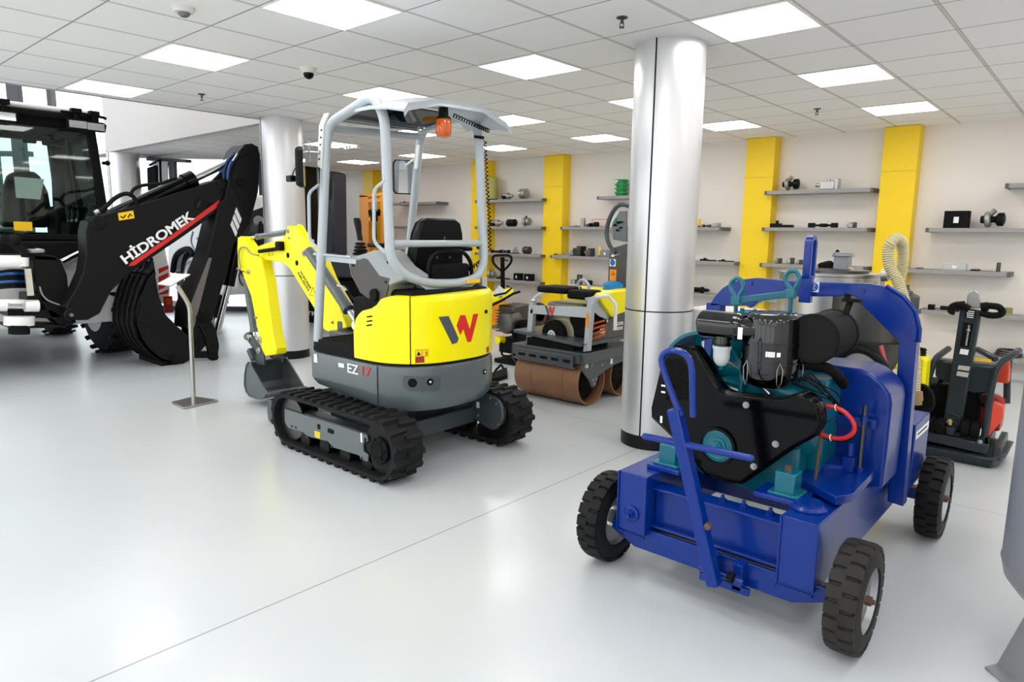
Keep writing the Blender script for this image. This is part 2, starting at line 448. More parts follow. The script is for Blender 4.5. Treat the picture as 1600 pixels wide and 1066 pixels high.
for i in range(-15, 10, 3):
    for j in range(-15, 9, 3):
        x0, y0 = LX + i * T, LY + j * T
        if x0 < OX and y0 + T < OY + .3: continue
        if i == -15 and j < 6: continue
        if i == -9 and j == 0: continue
        if y0 < -5.5 or x0 > 4: continue
        seen = (i, j) in names
        if not seen and (i in (-3,) and j == -6): pass
        t = thing('ceiling_light', names.get((i, j), 'unseen lit ceiling panel added for illumination'), 'ceiling light', (x0 + T / 2, y0 + T / 2, CZ), 'square lit panels in the ceiling grid')  # panels outside the view are added as fill light
        e = .018
        fm = MB()
        for (a, b_, c_, d_) in ((x0 + .004, x0 + e, y0 + .004, y0 + T - .004), (x0 + T - e, x0 + T - .004, y0 + .004, y0 + T - .004), (x0 + e, x0 + T - e, y0 + .004, y0 + e), (x0 + e, x0 + T - e, y0 + T - e, y0 + T - .004)):
            fm.bx(a, b_, c_, d_, CZ - .008, CZ - .0005)
        part('frame', fm, FRW, t)
        part('diffuser', MB().bx(x0 + e, x0 + T - e, y0 + e, y0 + T - e, CZ - .006, CZ - .001), DIFF, t)

# ------------------------------------------------------------------ clad steel columns
CLAD = mat('brushed column cladding', (216, 216, 218), 0.36, metal=0.7)
nt, nn, lk = nodes(CLAD); b = nn['Principled BSDF']; b.inputs['Anisotropic'].default_value = 0.5
BASEK = mat('black column plinth', (26, 26, 28), 0.4)
def column(cx, cy, r, h, label, seam_ang, ring, top=False):
    t = thing('steel_column', label, 'column', (cx, cy, 0))
    part('plinth', MB().cyl((cx, cy, 0), (cx, cy, .1), r - .004, n=64), BASEK, t)
    part('cladding', MB().lathe((cx, cy, 0), (0, 0, 1), [(.1, r), (ring - .004, r), (ring - .004, r - .008), (ring + .004, r - .008), (ring + .004, r), (h, r)], 96), CLAD, t)
    s_ = MB()
    for a in seam_ang:
        d = V(math.cos(a), math.sin(a), 0); s_.bar(V(cx, cy, .1) + d * r, V(cx, cy, h) + d * r, .010, .006, d)
    s_.lathe((cx, cy, 0), (0, 0, 1), [(ring - .0045, r - .006), (ring - .0045, r + .0008), (ring + .0045, r + .0008), (ring + .0045, r - .006)], 96, caps=False)
    part('joint_seal', s_, SEAL, t)
RC = (-2.475, 4.41); 
a0 = math.atan2(-RC[1], -RC[0])
column(RC[0], RC[1], .241, CZ, 'big round steel clad column between the roller and the blue cart', [a0 - .39, a0 + PI], 1.0)
LC = (-7.535, 4.402); a1 = math.atan2(-LC[1], -LC[0])
column(LC[0], LC[1], .24, CZ, 'round steel clad column behind the yellow digging arm', [a1 - 1.22, a1 + PI], 1.0)
TC = (-13.1, 4.62); a2 = math.atan2(-TC[1], -TC[0])
column(TC[0], TC[1], .25, 5.6, 'tall round column beside the tractor cab, running up through the opening', [a2 - 1.0, a2 + PI], CZ + .02)

# ------------------------------------------------------------------ small ceiling fittings
t = thing('smoke_detector', 'round white smoke detector on the ceiling near the top edge, left side', 'smoke detector', (-4.281, 1.90, CZ))
part('base', MB().lathe((-4.281, 1.90, CZ), (0, 0, -1), [(0, .058), (.018, .06), (.03, .054)], 28), IVORY, t)
part('sensor_head', MB().lathe((-4.281, 1.90, CZ - .03), (0, 0, -1), [(0, .036), (.006, .034), (.014, .03), (.022, .02)], 24), mat('detector grey', (120, 120, 122), .4, metal=.5), t)
t = thing('dome_camera', 'small white dome camera with dark lens on the ceiling above the column', 'security camera', (-5.018, 3.19, CZ))
part('housing', MB().lathe((-5.018, 3.19, CZ), (0, 0, -1), [(0, .068), (.012, .07), (.03, .052), (.042, .046)], 28), IVORY, t)
part('dome', MB().lathe((-5.018, 3.19, CZ - .04), (0, 0, -1), [(0, .042), (.02, .04), (.036, .03), (.046, .012)], 24), BLKG, t)
for (x, y, lb) in ((-6.776, 3.132, 'chrome fire sprinkler on the ceiling above the black boom, left of the dome camera'), (-2.393, 3.667, 'chrome fire sprinkler on the ceiling just left of the big column top'),
                   (-2.463, 7.399, 'chrome fire sprinkler on the ceiling between the two right hand yellow pillars')):
    t = thing('fire_sprinkler', lb, 'sprinkler', (x, y, CZ), 'ceiling sprinklers')
    part('rosette', MB().lathe((x, y, CZ), (0, 0, -1), [(0, .034), (.006, .034), (.01, .02)], 20), STLD, t)
    h = MB().cyl((x, y, CZ - .005), (x, y, CZ - .035), .009)
    h.tube([(x - .012, y, CZ - .03), (x - .014, y, CZ - .045), (x, y, CZ - .058)], .003, 6).tube([(x + .012, y, CZ - .03), (x + .014, y, CZ - .045), (x, y, CZ - .058)], .003, 6)
    h.cyl((x, y, CZ - .056), (x, y, CZ - .060), .017)
    part('head', h, STLD, t)
# projector-like box seen between rollbar posts
t = thing('ceiling_sensor', 'small grey box fitting on the far ceiling beside the left mirror panel light', 'ceiling sensor', (-8.9, 6.37, CZ))
part('housing', MB().bx(-9.02, -8.78, 6.30, 6.44, CZ - .05, CZ), IVORY, t, bev=.008)
part('lens', MB().cyl((-8.86, 6.30, CZ - .025), (-8.86, 6.29, CZ - .025), .018).cyl((-8.94, 6.30, CZ - .025), (-8.94, 6.29, CZ - .025), .018), BLKG, t)

# ------------------------------------------------------------------ yellow wall pillars
for (x0, x1, lb) in ((-12.30, -11.95, 'farthest yellow wall pillar behind the orange gantry'), (-9.03, -8.62, 'yellow wall pillar behind the rollbar rear post'), (-7.33, -6.93, 'yellow wall pillar left of the roller console'),
                     (-3.88, -3.50, 'yellow wall pillar just right of the big steel column'), (-2.23, -1.86, 'rightmost yellow wall pillar behind the clear hose loop')):
    t = thing('wall_pillar', lb, 'pillar', ((x0 + x1) / 2, WY, 0), 'yellow pillars on the back wall')
    part('cladding', MB().bx(x0, x1, 9.05, WY, 0, CZ - .004), YELW, t, bev=.004)
    part('panel_joint', MB().bx(x0 + .002, x1 - .002, 9.0485, 9.055, 2.30, 2.303), mat('pillar joint', (150, 120, 10), .6), t)

# ------------------------------------------------------------------ shelves
def shelf(x0, x1, z, label):
    t = thing('wall_shelf', label, 'shelf', ((x0 + x1) / 2, WY, z), 'grey floating shelves on the back wall')
    part('board', MB().bx(x0 + .03, x1 - .03, 8.95, WY, z - .045, z), SHF, t, bev=.003)
    for (a, b_) in ((x0, x0 + .03), (x1 - .03, x1)):
        part('end_cap', MB().bx(a, b_, 8.945, WY, z - .048, z + .001), SHE, t)
SH = []
LV = {1: .725, 2: 1.185, 3: 1.65, 4: 2.115}
rows = [(-8.85, -7.28, 'between the second and third yellow pillars'), (-3.56, -2.29, 'between the two yellow pillars on the right'), (-1.86, -.55, 'at the far right beyond the rightmost pillar')]
nm = {4: 'top', 3: 'second', 2: 'third', 1: 'lowest'}
for l in (1, 2, 3, 4): shelf(-8.83, -7.26, LV[l], '%s grey shelf between the rollbar and the middle yellow pillar' % nm[l])
shelf(-11.2, -9.85, LV[4], 'top far grey shelf seen under the right mirror'); shelf(-11.2, -9.85, LV[3], 'second far grey shelf behind the rollbar post'); shelf(-11.2, -9.85, LV[2], 'third far grey shelf behind the seat')
shelf(-6.18, -4.9, LV[4], 'top grey shelf carrying green cans left of the big column')
shelf(-6.88, -4.12, LV[3], 'long second shelf passing behind the big column')
shelf(-7.08, -3.88, LV[2], 'long third shelf passing behind the console and column')
shelf(-6.5, -4.1, LV[1], 'lowest shelf behind the roller and column')
for l in (1, 2, 3, 4): shelf(-3.56, -2.27, LV[l], '%s grey shelf between the two yellow pillars on the right' % nm[l])
shelf(-1.0, .6, LV[4], 'top right grey shelf cut off by the photo edge, empty')
shelf(-1.69, .1, LV[3], 'second shelf at the far right with a black box on it')
shelf(-1.87, -.86, LV[2], 'third shelf at the far right starting at the pillar')
shelf(-1.68, -.6, LV[1], 'shelf behind the plate compactor handle')
shelf(-1.2, -.3, .27, 'bottom shelf near the floor behind the plate compactor')
struct('baseboard_back', MB().bx(-11.9, 4.5, WY - .015, WY - .001, 0, .08), WHT)
# ------------------------------------------------------------------ yellow mini excavator
X0 = thing('mini_excavator', 'yellow and grey mini excavator on rubber tracks with rollbar, W logo on the rear cover', 'mini excavator', (-3.8, 3.08, 0))
def stadium(xf, zf, rf, xr, zr, rr, n=14):
    """closed side profile of a crawler belt in the x-z plane, front = -x"""
    pts = []
    for k in range(n + 1): a = PI / 2 + PI * k / n; pts.append((xf + rf * math.cos(a), zf + rf * math.sin(a)))
    for k in range(n + 1): a = -PI / 2 + PI * k / n; pts.append((xr + rr * math.cos(a), zr + rr * math.sin(a)))
    return pts
def resample(pts, N):
    P_ = [Vector((p[0], p[1])) for p in pts]; P_.append(P_[0]); L_ = [0]
    for i in range(1, len(P_)): L_.append(L_[-1] + (P_[i] - P_[i - 1]).length)
    out = []; j = 0
    for k in range(N):
        s_ = L_[-1] * k / N
        while L_[j + 1] < s_: j += 1
        t = (s_ - L_[j]) / (L_[j + 1] - L_[j]); out.append((P_[j].lerp(P_[j + 1], t), (P_[j + 1] - P_[j]).normalized()))
    return out
def crawler(y0, y1, outer_side, cover_side, nm_):
    """outer_side: -1 when the outside faces -y"""
    xf, zf, rf, xr, zr, rr = -4.285, .205, .182, -3.268, .21, .188
    b_ = MB(); N = 34
    outer = stadium(xf, zf, rf, xr, zr, rr); inner = stadium(xf, zf, rf - .022, xr, zr, rr - .022)
    rings = []
    for (pr, yy) in ((outer, y0), (outer, y1), (inner, y1), (inner, y0)): rings.append([V(p[0], yy, p[1]) for p in pr])
    n = len(outer); vs = [p for r_ in rings for p in r_]; f = []
    for i in range(4):
        for k in range(n): f.append((i * n + k, i * n + (k + 1) % n, ((i + 1) % 4) * n + (k + 1) % n, ((i + 1) % 4) * n + k))
    b_._add(vs, f)
    ym = (y0 + y1) / 2; wd = y1 - y0
    for k, (p, d) in enumerate(resample(outer, N * 2)):
        nr = V(d.y, 0, -d.x); tt = V(d.x, 0, d.y); c0 = V(p.x, 0, p.y)
        lo, hi = (y0, ym + wd * .06) if k % 2 else (ym - wd * .06, y1)
        # one staggered lug: wide at the outside, narrower towards the middle, chamfered
        for (ya, yb, ha) in ((lo, hi, .021),):
            oo = lo if k % 2 else hi; ii = hi if k % 2 else lo
            vs = []
            for (yy, hw) in ((oo, .021), (ii, .012)):
                for (h_, s_) in ((-.004, 1.25), (ha, .75)):
                    vs += [c0 + V(0, yy, 0) - tt * hw * s_ + nr * h_, c0 + V(0, yy, 0) + tt * hw * s_ + nr * h_]
            b_._add(vs, [(0, 1, 3, 2), (4, 6, 7, 5), (0, 4, 5, 1), (2, 3, 7, 6), (0, 2, 6, 4), (1, 5, 7, 3)])
    # guide edge rail along the middle of the inside
    belt = part('crawler_track', b_, RUB, X0, bev=.0)
    ys = y0 if outer_side < 0 else y1; s = outer_side
    # sprocket and idler
    for (nm2, x, z, r) in (('sprocket', xr, zr, rr - .03), ('idler', xf, zf, rf - .03)):
        w_ = MB().lathe((x, y0 + .05, z), (0, 1, 0), [(0, r * .55), (0, r), (.03, r), (.03, r * .8), (wd - .13, r * .8), (wd - .13, r), (wd - .1, r), (wd - .1, r * .5)], 28)
        if nm2 == 'sprocket':
            for q in range(9):
                a = 2 * PI * q / 9; w_.bar((x + math.cos(a) * r * .9, ym - .02, z + math.sin(a) * r * .9), (x + math.cos(a) * (r + .012), ym - .02, z + math.sin(a) * (r + .012)), .02, .04)
        part(nm2, w_, STLD if nm2 == 'idler' else BLKB, belt)
    if nm_ == 'near':
        hub = MB().lathe((xr, y0 + .055, zr - .01), (0, -1, 0), [(0, .085), (.02, .085), (.026, .078), (.026, .05), (.034, .046)], 28)
        for q in range(6): a = 2 * PI * q / 6; hub.cyl((xr + .064 * math.cos(a), y0 + .03, zr + .064 * math.sin(a)), (xr + .064 * math.cos(a), y0 + .022, zr + .064 * math.sin(a)), .008, n=6)
        part('final_drive', hub, BLKM, belt)
    for q in range(4):
        x = -4.12 + q * .235
        part('track_roller', MB().lathe((x, y0 + .05, .085), (0, 1, 0), [(0, .03), (.0, .055), (.035, .055), (.035, .04), (wd - .135, .04), (wd - .135, .055), (wd - .1, .055), (wd - .1, .03)], 20), BLKB, belt)
    part('track_beam', MB().bx(-4.24, -3.35, y0 + .06, y1 - .06, .13, .27), GRY2, belt, bev=.01)
    return belt
bn = crawler(2.45, 2.68, -1, -1, 'near')
P_ = [(444.5, 638.5), (573, 680.5), (574.5, 690), (567, 694), (568, 706), (575, 711), (574.5, 722.5), (566, 719), (560, 712), (528, 702), (520, 700), (512, 690), (486, 684), (479, 681), (473, 676), (450, 669), (444.8, 660)]
mb = MB().prism([aty(a, b, 2.485) for a, b in P_], (0, .012, 0))
pn = part('side_panel', mb, GRY, bn, bev=.003, label='dark grey side panel with cut-outs')
hm = MB()
for (cx, cy, w_, h_) in ((498, 667, .035, .035), (516.5, 674, .07, .03)):
    p = aty(cx, cy, 2.483); hm.prism(fillet([p + V(-w_ / 2, 0, -h_ / 2), p + V(w_ / 2, 0, -h_ / 2), p + V(w_ / 2, 0, h_ / 2), p + V(-w_ / 2, 0, h_ / 2), p + V(-w_ / 2, 0, -h_ / 2)], .01)[:-1], (0, .001, 0))
hm.prism([aty(a, b, 2.4838) for a, b in ((569, 684), (572, 685), (572, 695), (569, 694))], (0, .0008, 0))
part('slot', hm, BLKM, pn)
p = aty(494, 676, 2.4835); part('sticker', MB().bx(p.x - .02, p.x + .045, p.y, p.y + .001, p.z - .035, p.z + .01), DECAL_Y, pn)
p = aty(564, 684, 2.4835); part('sticker', MB().bx(p.x - .005, p.x + .012, p.y, p.y + .001, p.z - .03, p.z + .03), DECAL_W, pn)
for (a, b) in ((456, 666), (462, 668), (480, 683), (519, 698), (565, 716)): 
    p = aty(a, b, 2.484); part('bolt', MB().cyl(p, p + V(0, -.006, 0), .007, n=8), STLD, pn)
bf = crawler(3.50, 3.73, 1, -1, 'far')
c0 = V(-3.30, 3.49, .235)
cov = MB().prism(fillet([c0 + V(-.22, 0, -.01), c0 + V(-.22, 0, .13), c0 + V(.02, 0, .15), c0 + V(.13, 0, .11), c0 + V(.15, 0, -.03), c0 + V(.05, 0, -.13), c0 + V(-.12, 0, -.08), c0 + V(-.22, 0, -.01)], .07)[:-1], (0, .05, 0))
cv = part('final_drive_cover', cov, GRY2, bf, bev=.012, label='smooth slate grey cover inside the far track')
for (dx, dz) in ((-.17, .08), (.08, .09), (.1, -.06), (-.1, -.03), (.02, .12)): part('bolt', MB().cyl(c0 + V(dx, .001, dz), c0 + V(dx, -.006, dz), .008, n=8), ZINC, cv)
part('sticker', MB().bx(c0.x - .12, c0.x - .09, 3.4885, 3.4895, .26, .305), DECAL_W, cv)
# undercarriage between the tracks
u = MB().bx(-4.02, -3.58, 2.72, 3.46, .2, .36)
u.prism([(-3.58, 2.68, .12), (-3.58, 3.5, .12), (-3.45, 3.5, .14), (-3.45, 2.68, .14)], (0, 0, .12))
u.loft([[(-4.05, 2.66, .14), (-3.5, 2.66, .14), (-3.5, 2.66, .30), (-4.05, 2.66, .30)], [(-3.98, 2.85, .2), (-3.62, 2.85, .2), (-3.62, 2.85, .37), (-3.98, 2.85, .37)]])
u.loft([[(-4.05, 3.52, .14), (-3.5, 3.52, .14), (-3.5, 3.52, .30), (-4.05, 3.52, .30)], [(-3.98, 3.33, .2), (-3.62, 3.33, .2), (-3.62, 3.33, .37), (-3.98, 3.33, .37)]])
part('undercarriage', u, GRY2, X0, bev=.01)
part('slew_ring', MB().lathe((-3.75, 3.08, .36), (0, 0, 1), [(0, .3), (.02, .3), (.02, .27), (.05, .27), (.05, .31), (.09, .31)], 40), BLKM, X0)
bl = MB().prism([(-4.93, 2.69, .01), (-4.97, 2.69, .02), (-4.985, 2.69, .10), (-4.95, 2.69, .20), (-4.92, 2.69, .21), (-4.925, 2.69, .11)], (0, .96, 0))
bl.bx(-4.95, -4.89, 2.68, 2.69, .03, .20).bx(-4.95, -4.89, 3.65, 3.66, .03, .20)
for y in (2.85, 3.3): bl.bar((-4.92, y, .15), (-4.0, y, .28), .08, .09)
part('dozer_blade', bl, GRY2, X0, bev=.006)

# upper body plan: straight flanks and a round tail
def plan(inset=0.0, x_front=-4.16, n=30):
    pts = []; cx, cy, a, b = -3.56, 3.08, .44, .485
    for k in range(n + 1):
        t = -PI / 2 + PI * k / n
        c_, s_ = math.cos(t), math.sin(t)
        pts.append((cx + (a - inset) * math.copysign(abs(c_) ** (2 / 2.5), c_), cy + (b - inset) * math.copysign(abs(s_) ** (2 / 2.5), s_)))
    return [(x_front, cy - b + inset)] + pts + [(x_front, cy + b - inset)]
def shell_rings(levels, x_front): return [[V(x, y, z) for x, y in plan(i_, x_front)] for z, i_ in levels]
rg = shell_rings([(.395, .10), (.40, .05), (.44, .015), (.52, .0), (.66, .0), (.69, .006), (.695, .02)], -4.16)
# the belly rises towards the front, as on the machine
for r_ in rg[:3]:
    for k, p in enumerate(r_):
        t = min(1, max(0, (-3.35 - p.x) / .8)); p.z += .055 * t
cw = part('counterweight', MB().loft(rg), GRY, X0, bev=.004, label='grey lower body ring with model lettering')
def on_plan(x=None, s=None, inset=-.002, far=False):
    """point on the outline at given x on the near flank/tail, or at angle index"""
    pl = plan(inset, -4.16, 120); return pl
PL = plan(-.0015, -4.16, 160)
ARC = [0]
for i in range(1, len(PL)): ARC.append(ARC[-1] + math.hypot(PL[i][0] - PL[i - 1][0], PL[i][1] - PL[i - 1][1]))
def arc_at(px, py, off=0.0):
    """arc length and height of the body surface seen at a photo point"""
    d = ray(px, py); best = None
    for i in range(len(PL) - 1):
        a, b = PL[i], PL[i + 1]; ex, ey = b[0] - a[0], b[1] - a[1]
        det = d.x * (-ey) + d.y * ex
        if abs(det) < 1e-12: continue
        t = (a[0] * (-ey) + a[1] * ex) / det; u_ = (d.x * a[1] - d.y * a[0]) / det
        if t > 0 and 0 <= u_ <= 1 and (best is None or t < best[0]): best = (t, ARC[i] + u_ * (ARC[i + 1] - ARC[i]))
    if best is None: return None
    return best[1], CAM_H + d.z * best[0]
def arc_pt(s, z, off=0.0):
    import bisect
    i = min(max(bisect.bisect(ARC, s) - 1, 0), len(PL) - 2); t = (s - ARC[i]) / (ARC[i + 1] - ARC[i]); a, b = PL[i], PL[i + 1]
    x, y = a[0] + (b[0] - a[0]) * t, a[1] + (b[1] - a[1]) * t; n_ = Vector((b[1] - a[1], -(b[0] - a[0]), 0)).normalized()
    return V(x, y, z) + n_ * off
def wrap(mesh_mb, off, thick=.0015, step=.012):
    """lay a flat (s, z, 0) mesh round the body"""
    bm = mesh_mb.bm; xs = [v.co.x for v in bm.verts]; s_ = min(xs) + step
    while s_ < max(xs):
        bmesh.ops.bisect_plane(bm, geom=list(bm.verts) + list(bm.edges) + list(bm.faces), plane_co=(s_, 0, 0), plane_no=(1, 0, 0)); s_ += step
    for v in bm.verts: v.co = arc_pt(v.co.x, v.co.y, off)
    r = bmesh.ops.extrude_face_region(bm, geom=list(bm.faces))
    bm.normal_update()
    for v in r['geom']:
        if isinstance(v, bmesh.types.BMVert):
            # push outwards along the outline normal
            c_ = v.co; 
            dx, dy = c_.x + 3.62, c_.y - 3.08; L = math.hypot(dx, dy); v.co = c_ + V(dx / L * thick, dy / L * thick, 0)
    return mesh_mb
def flat(poly): 
    mb = MB(); mb._add([V(a, b, 0) for a, b in poly], [tuple(range(len(poly)))]); return mb
def flat_px(poly, mb=None):
    mb = mb or MB(); pts = [arc_at(*p) for p in poly]; pts = [p for p in pts if p]
    mb._add([V(a, b, 0) for a, b in pts], [tuple(range(len(pts)))]); return mb
def text_flat(txt, s0, z0, h, w_=None, bold=0.01, shear=0):
    mb = text_mesh(txt, (s0, z0, 0), (1, 0, 0), (0, 1, 0), h, 0, bold, shear, w_)
    bmesh.ops.remove_doubles(mb.bm, verts=mb.bm.verts, dist=1e-6)
    return mb
# seam, lamp recess and lettering on the grey ring
s1, z1 = arc_at(590, 600)
part('panel_seam', wrap(flat([(s1 - .003, .44), (s1 + .003, .44), (s1 + .003, .69), (s1 - .003, .69)]), .0), BLKM, cw)
rec = flat_px([(632, 587), (688, 588), (689, 592), (688, 608), (683, 611), (640, 611), (631, 606), (629, 592)])
part('lamp_recess', wrap(rec, .0005, .001), mat('recess grey', (70, 77, 80), .4), cw)
for (a, b, r, mt, nm2) in ((644.5, 598.5, .029, BLKM, 'exhaust_hole'), (672, 597, .022, CHR, 'tow_eye'), (757, 581, .018, CHR, 'tow_eye')):
    s_, z_ = arc_at(a, b); pts = [(s_ + r * math.cos(q * PI / 12), z_ + r * math.sin(q * PI / 12)) for q in range(24)]
    part(nm2 if mt is BLKM else 'tow_socket', wrap(flat(pts), .001, .002), BLKM, cw)
    if mt is CHR:
        c_ = arc_pt(s_, z_, .004); part(nm2, MB().ball(c_, r * .45), CHR, cw)
s_, z_ = arc_at(544, 566); s2, z2 = arc_at(563, 590)
part('lettering', wrap(text_flat('EZ', arc_at(543.5, 582)[0], arc_at(543.5, 582)[1], .062, .118, .012), .0012, .001), DECAL_W, cw, label='white letters EZ')
part('lettering', wrap(text_flat('17', arc_at(566, 586.5)[0], arc_at(566, 586.5)[1] - .002, .060, .086, .012), .0012, .001), DECAL_R, cw, label='red digits 17')
part('sticker', wrap(flat_px([(529, 567), (537.5, 568.5), (538, 575), (529.5, 573.5)]), .001), DECAL_W, cw)
part('sticker', wrap(flat_px([(491, 553), (495.5, 554), (496, 567), (491, 566)]), .001), PAPER, cw)
# yellow covers: side cover with curved nose, rear hood, seam between
sA = arc_at(641, 520)[0]; s_end = ARC[-1]
s_nose = 0.50                                                   # arc where the yellow starts on the near flank
def top_z(s):
    keys = [(s_nose, .94), (s_nose + .012, .985), (s_nose + .035, 1.012), (s_nose + .07, 1.03), (s_nose + .14, 1.045), (s_nose + .2, 1.07), (s_nose + .26, 1.12), (s_nose + .33, 1.135), (sA, 1.137), (s_end * .62, 1.15), (s_end * .72, 1.16), (s_end * .9, 1.13), (s_end, 1.0)]
    for (a, za), (b, zb) in zip(keys, keys[1:]):
        if s <= b:
            t = max(0, (s - a) / (b - a)); t = t * t * (3 - 2 * t); return za + (zb - za) * t
    return keys[-1][1]
def cover(sa, sb, name, step=.02):
    n = max(3, int((sb - sa) / step)); ss = [sa + (sb - sa) * k / n for k in range(n + 1)]
    prof = [(0.0, .0), (.0, -.010), (.96, -.010)]
    rows = []
    for s in ss:
        tz = top_z(s); col = [arc_pt(s, .712, -.05), arc_pt(s, .712, -.011), arc_pt(s, .718, -.005)]
        for h in (.25, .5, .75): col.append(arc_pt(s, .718 + (tz - .04 - .718) * h, -.005))
        for q in range(0, 7):
            a = PI / 2 * q / 6; col.append(arc_pt(s, tz - .04 + .04 * math.sin(a), -.005 - .045 * (1 - math.cos(a))))
        col.append(arc_pt(s, tz - .002, -.13)); rows.append(col)
    # pull the ends in for a rounded edge, then close them
    mb = MB(); mb.grid(rows)
    for r_ in (rows[0], rows[-1]):
        c_ = [p.copy() for p in r_]; mb._add(c_, [tuple(range(len(c_)))])
    return part(name, mb, YEL, X0, ang=38)
sc_ = cover(s_nose, sA - .004, 'side_cover'); hood = cover(sA + .004, s_end - .48, 'rear_hood')
# rounded nose of the side cover
for k, (a, b) in enumerate(((576, 496), (576, 503), (575.5, 509.5))):
    p = [arc_at(a - 4, b + .6), arc_at(a + 5, b - .6), arc_at(a + 5, b - 3), arc_at(a - 3.5, b - 1.5)]
    part('vent_slot', wrap(flat(p), -.004, .001), BLKM, sc_)
# W mark on the hood
g_, r_ = W_LOGO(); s0, zb = arc_at(693, 538.5); s3, _z = arc_at(745.5, 535)
ww = .31; s0 = arc_at(685.3, 495)[0]; s3 = arc_at(748, 492)[0]; zt = arc_at(690, 495)[1]; zb = arc_at(705, 538.5)[1]
for pts, mt_, lb in ((g_, DECAL_G, 'slate grey left stroke of the W mark'), (r_, DECAL_R, 'red right half of the W mark')):
    part('logo', wrap(flat([(s0 + a * (s3 - s0), zb + b * (zt - zb)) for a, b in pts]), -.004, .0012), mt_, hood, label=lb)
fr = flat_px([(649, 547), (669.5, 546), (669.5, 557), (649, 558)])
tr = wrap(fr, -.004, .0005); part('warning_sticker', tr, mat('sticker line', (120, 110, 20), .5), hood)
part('warning_sticker', wrap(flat_px([(649.7, 547.8), (658.8, 547.3), (658.8, 556.7), (649.7, 557.2)]), -.0034, .0008), DECAL_Y, hood)
part('warning_sticker', wrap(flat_px([(659.8, 547.2), (668.8, 546.7), (668.8, 556.2), (659.8, 556.7)]), -.0034, .0008), DECAL_Y, hood)
part('pictogram', wrap(flat_px([(654.3, 549), (657.5, 555.5), (651, 555.8)]), -.0026, .0008), DECAL_K, hood)
part('pictogram', wrap(flat_px([(665.5, 549.5), (667, 549.5), (667, 555), (665.5, 555)]), -.0026, .0008), DECAL_K, hood)
part('reflector', wrap(flat_px([(649, 558.5), (663, 557.5), (663.5, 566.5), (649, 567.5)]), -.004, .002), REDD, hood)
part('reflector', wrap(flat_px([(761, 542.5), (764.5, 541.5), (764.5, 550), (761, 551)]), -.004, .002), REDD, hood)
s_, z_ = arc_at(759.5, 487); part('lock', MB().cyl(arc_pt(s_, z_, -.006), arc_pt(s_, z_, .006), .012), BLKM, hood)
# floor plate, mat, machinery under the console
part('floor_plate', MB().prism([(x, y, .70) for x, y in plan(.02)], (0, 0, .03)), BLKM, X0)
mm = MB().bx(-4.15, -3.66, 2.61, 3.5, .73, .785)
for k in range(9): mm.bx(-4.13 + k * .053, -4.11 + k * .053, 2.63, 3.4, .785, .79)
part('floor_mat', mm, BLKM, X0, bev=.006)
part('engine_cover', MB().bx(-3.78, -3.28, 2.68, 3.48, .73, 1.10).bx(-3.62, -3.24, 2.74, 3.42, 1.08, 1.165), BLKM, X0, bev=.02, label='matt black base below the seat')
# console, joysticks
cs = MB().prism([aty(a, b, 2.70) for a, b in ((543.5, 407), (548, 402), (570, 396), (584, 391), (592, 396), (608, 417), (628, 431), (628, 438), (607, 446), (600, 472), (582, 472), (562, 458), (547, 428))], (0, .22, 0))
con = part('left_console', cs, SHELL, X0, bev=.01)
part('console_side', MB().prism([aty(a, b, 2.698) for a, b in ((547, 410.5), (569, 403), (575, 406), (593, 431), (609, 435), (603, 462), (592, 474), (580, 471.5), (562, 457), (546.5, 424))], (0, .014, 0)), BRN, con, bev=.004)
for a, b in ((552, 415), (603, 441)): p = aty(a, b, 2.697); part('screw', MB().cyl(p, p + V(0, -.004, 0), .008, n=10), BLKM, con)
p = aty(585, 461, 2.69); part('pivot_knob', MB().lathe(p + V(0, .03, 0), (0, -1, 0), [(0, .04), (.04, .04), (.045, .034)], 20), BLKM, con)
part('lever', MB().cyl(aty(601, 425, 2.72), aty(606, 413, 2.72), .006).ball(aty(607, 412, 2.72), .014, sz=1.6), BLKM, con)
cs2 = MB().prism([aty(a, b, 3.22) for a, b in ((610, 420), (640, 404), (650, 425), (650, 470), (620, 470))], (0, .22, 0))
part('right_console', cs2, BRN, X0, bev=.01)
def joystick(x, y, z, nm_='joystick'):
    j = part(nm_, MB().loft([[V(x + dx + .5 * 0, y + dy, z) for dx, dy in [(.02 * math.cos(q * PI / 6), .018 * math.sin(q * PI / 6)) for q in range(12)]]] +
        [[V(x - .022 * s - .008, y, z) + V(w_ * math.cos(q * PI / 6), w_ * .9 * math.sin(q * PI / 6), h_) for q in range(12)] for s, w_, h_ in ((.2, .019, .05), (.5, .024, .09), (.9, .027, .13), (1.3, .022, .15))]), BLK, X0, label=None)
    bl_ = MB()
    for i in range(4): bl_.lathe((x, y, z - .012 - .022 * i), (0, 0, -1), [(0, .022 + .006 * i), (.006, .036 + .006 * i), (.014, .036 + .006 * i), (.02, .024 + .006 * i)], 20)
    part('bellows', bl_, BLKM, j); return j
jp = aty(563, 376, 2.80); joystick(jp.x, jp.y, jp.z)
jp = V(-3.72, 3.36, 1.42); joystick(jp.x, jp.y, jp.z)
p = aty(588, 384, 2.82); part('armrest', MB().bx(p.x - .07, p.x + .08, p.y - .03, p.y + .05, p.z - .012, p.z + .018), BLK, X0, bev=.012)
part('armrest', MB().bx(-3.62, -3.42, 3.38, 3.45, 1.40, 1.43), BLK, X0, bev=.012)
part('lock_lever', MB().tube(fillet([aty(597, 395, 2.86), aty(604, 390, 2.86), aty(608, 386, 2.86), aty(611, 398, 2.86), aty(606, 410, 2.86)], .02), .008).bar(aty(598, 400, 2.86), aty(604, 418, 2.86), .02, .03), mat('lever orange', (250, 170, 10), .4), X0, label='yellow lock lever')
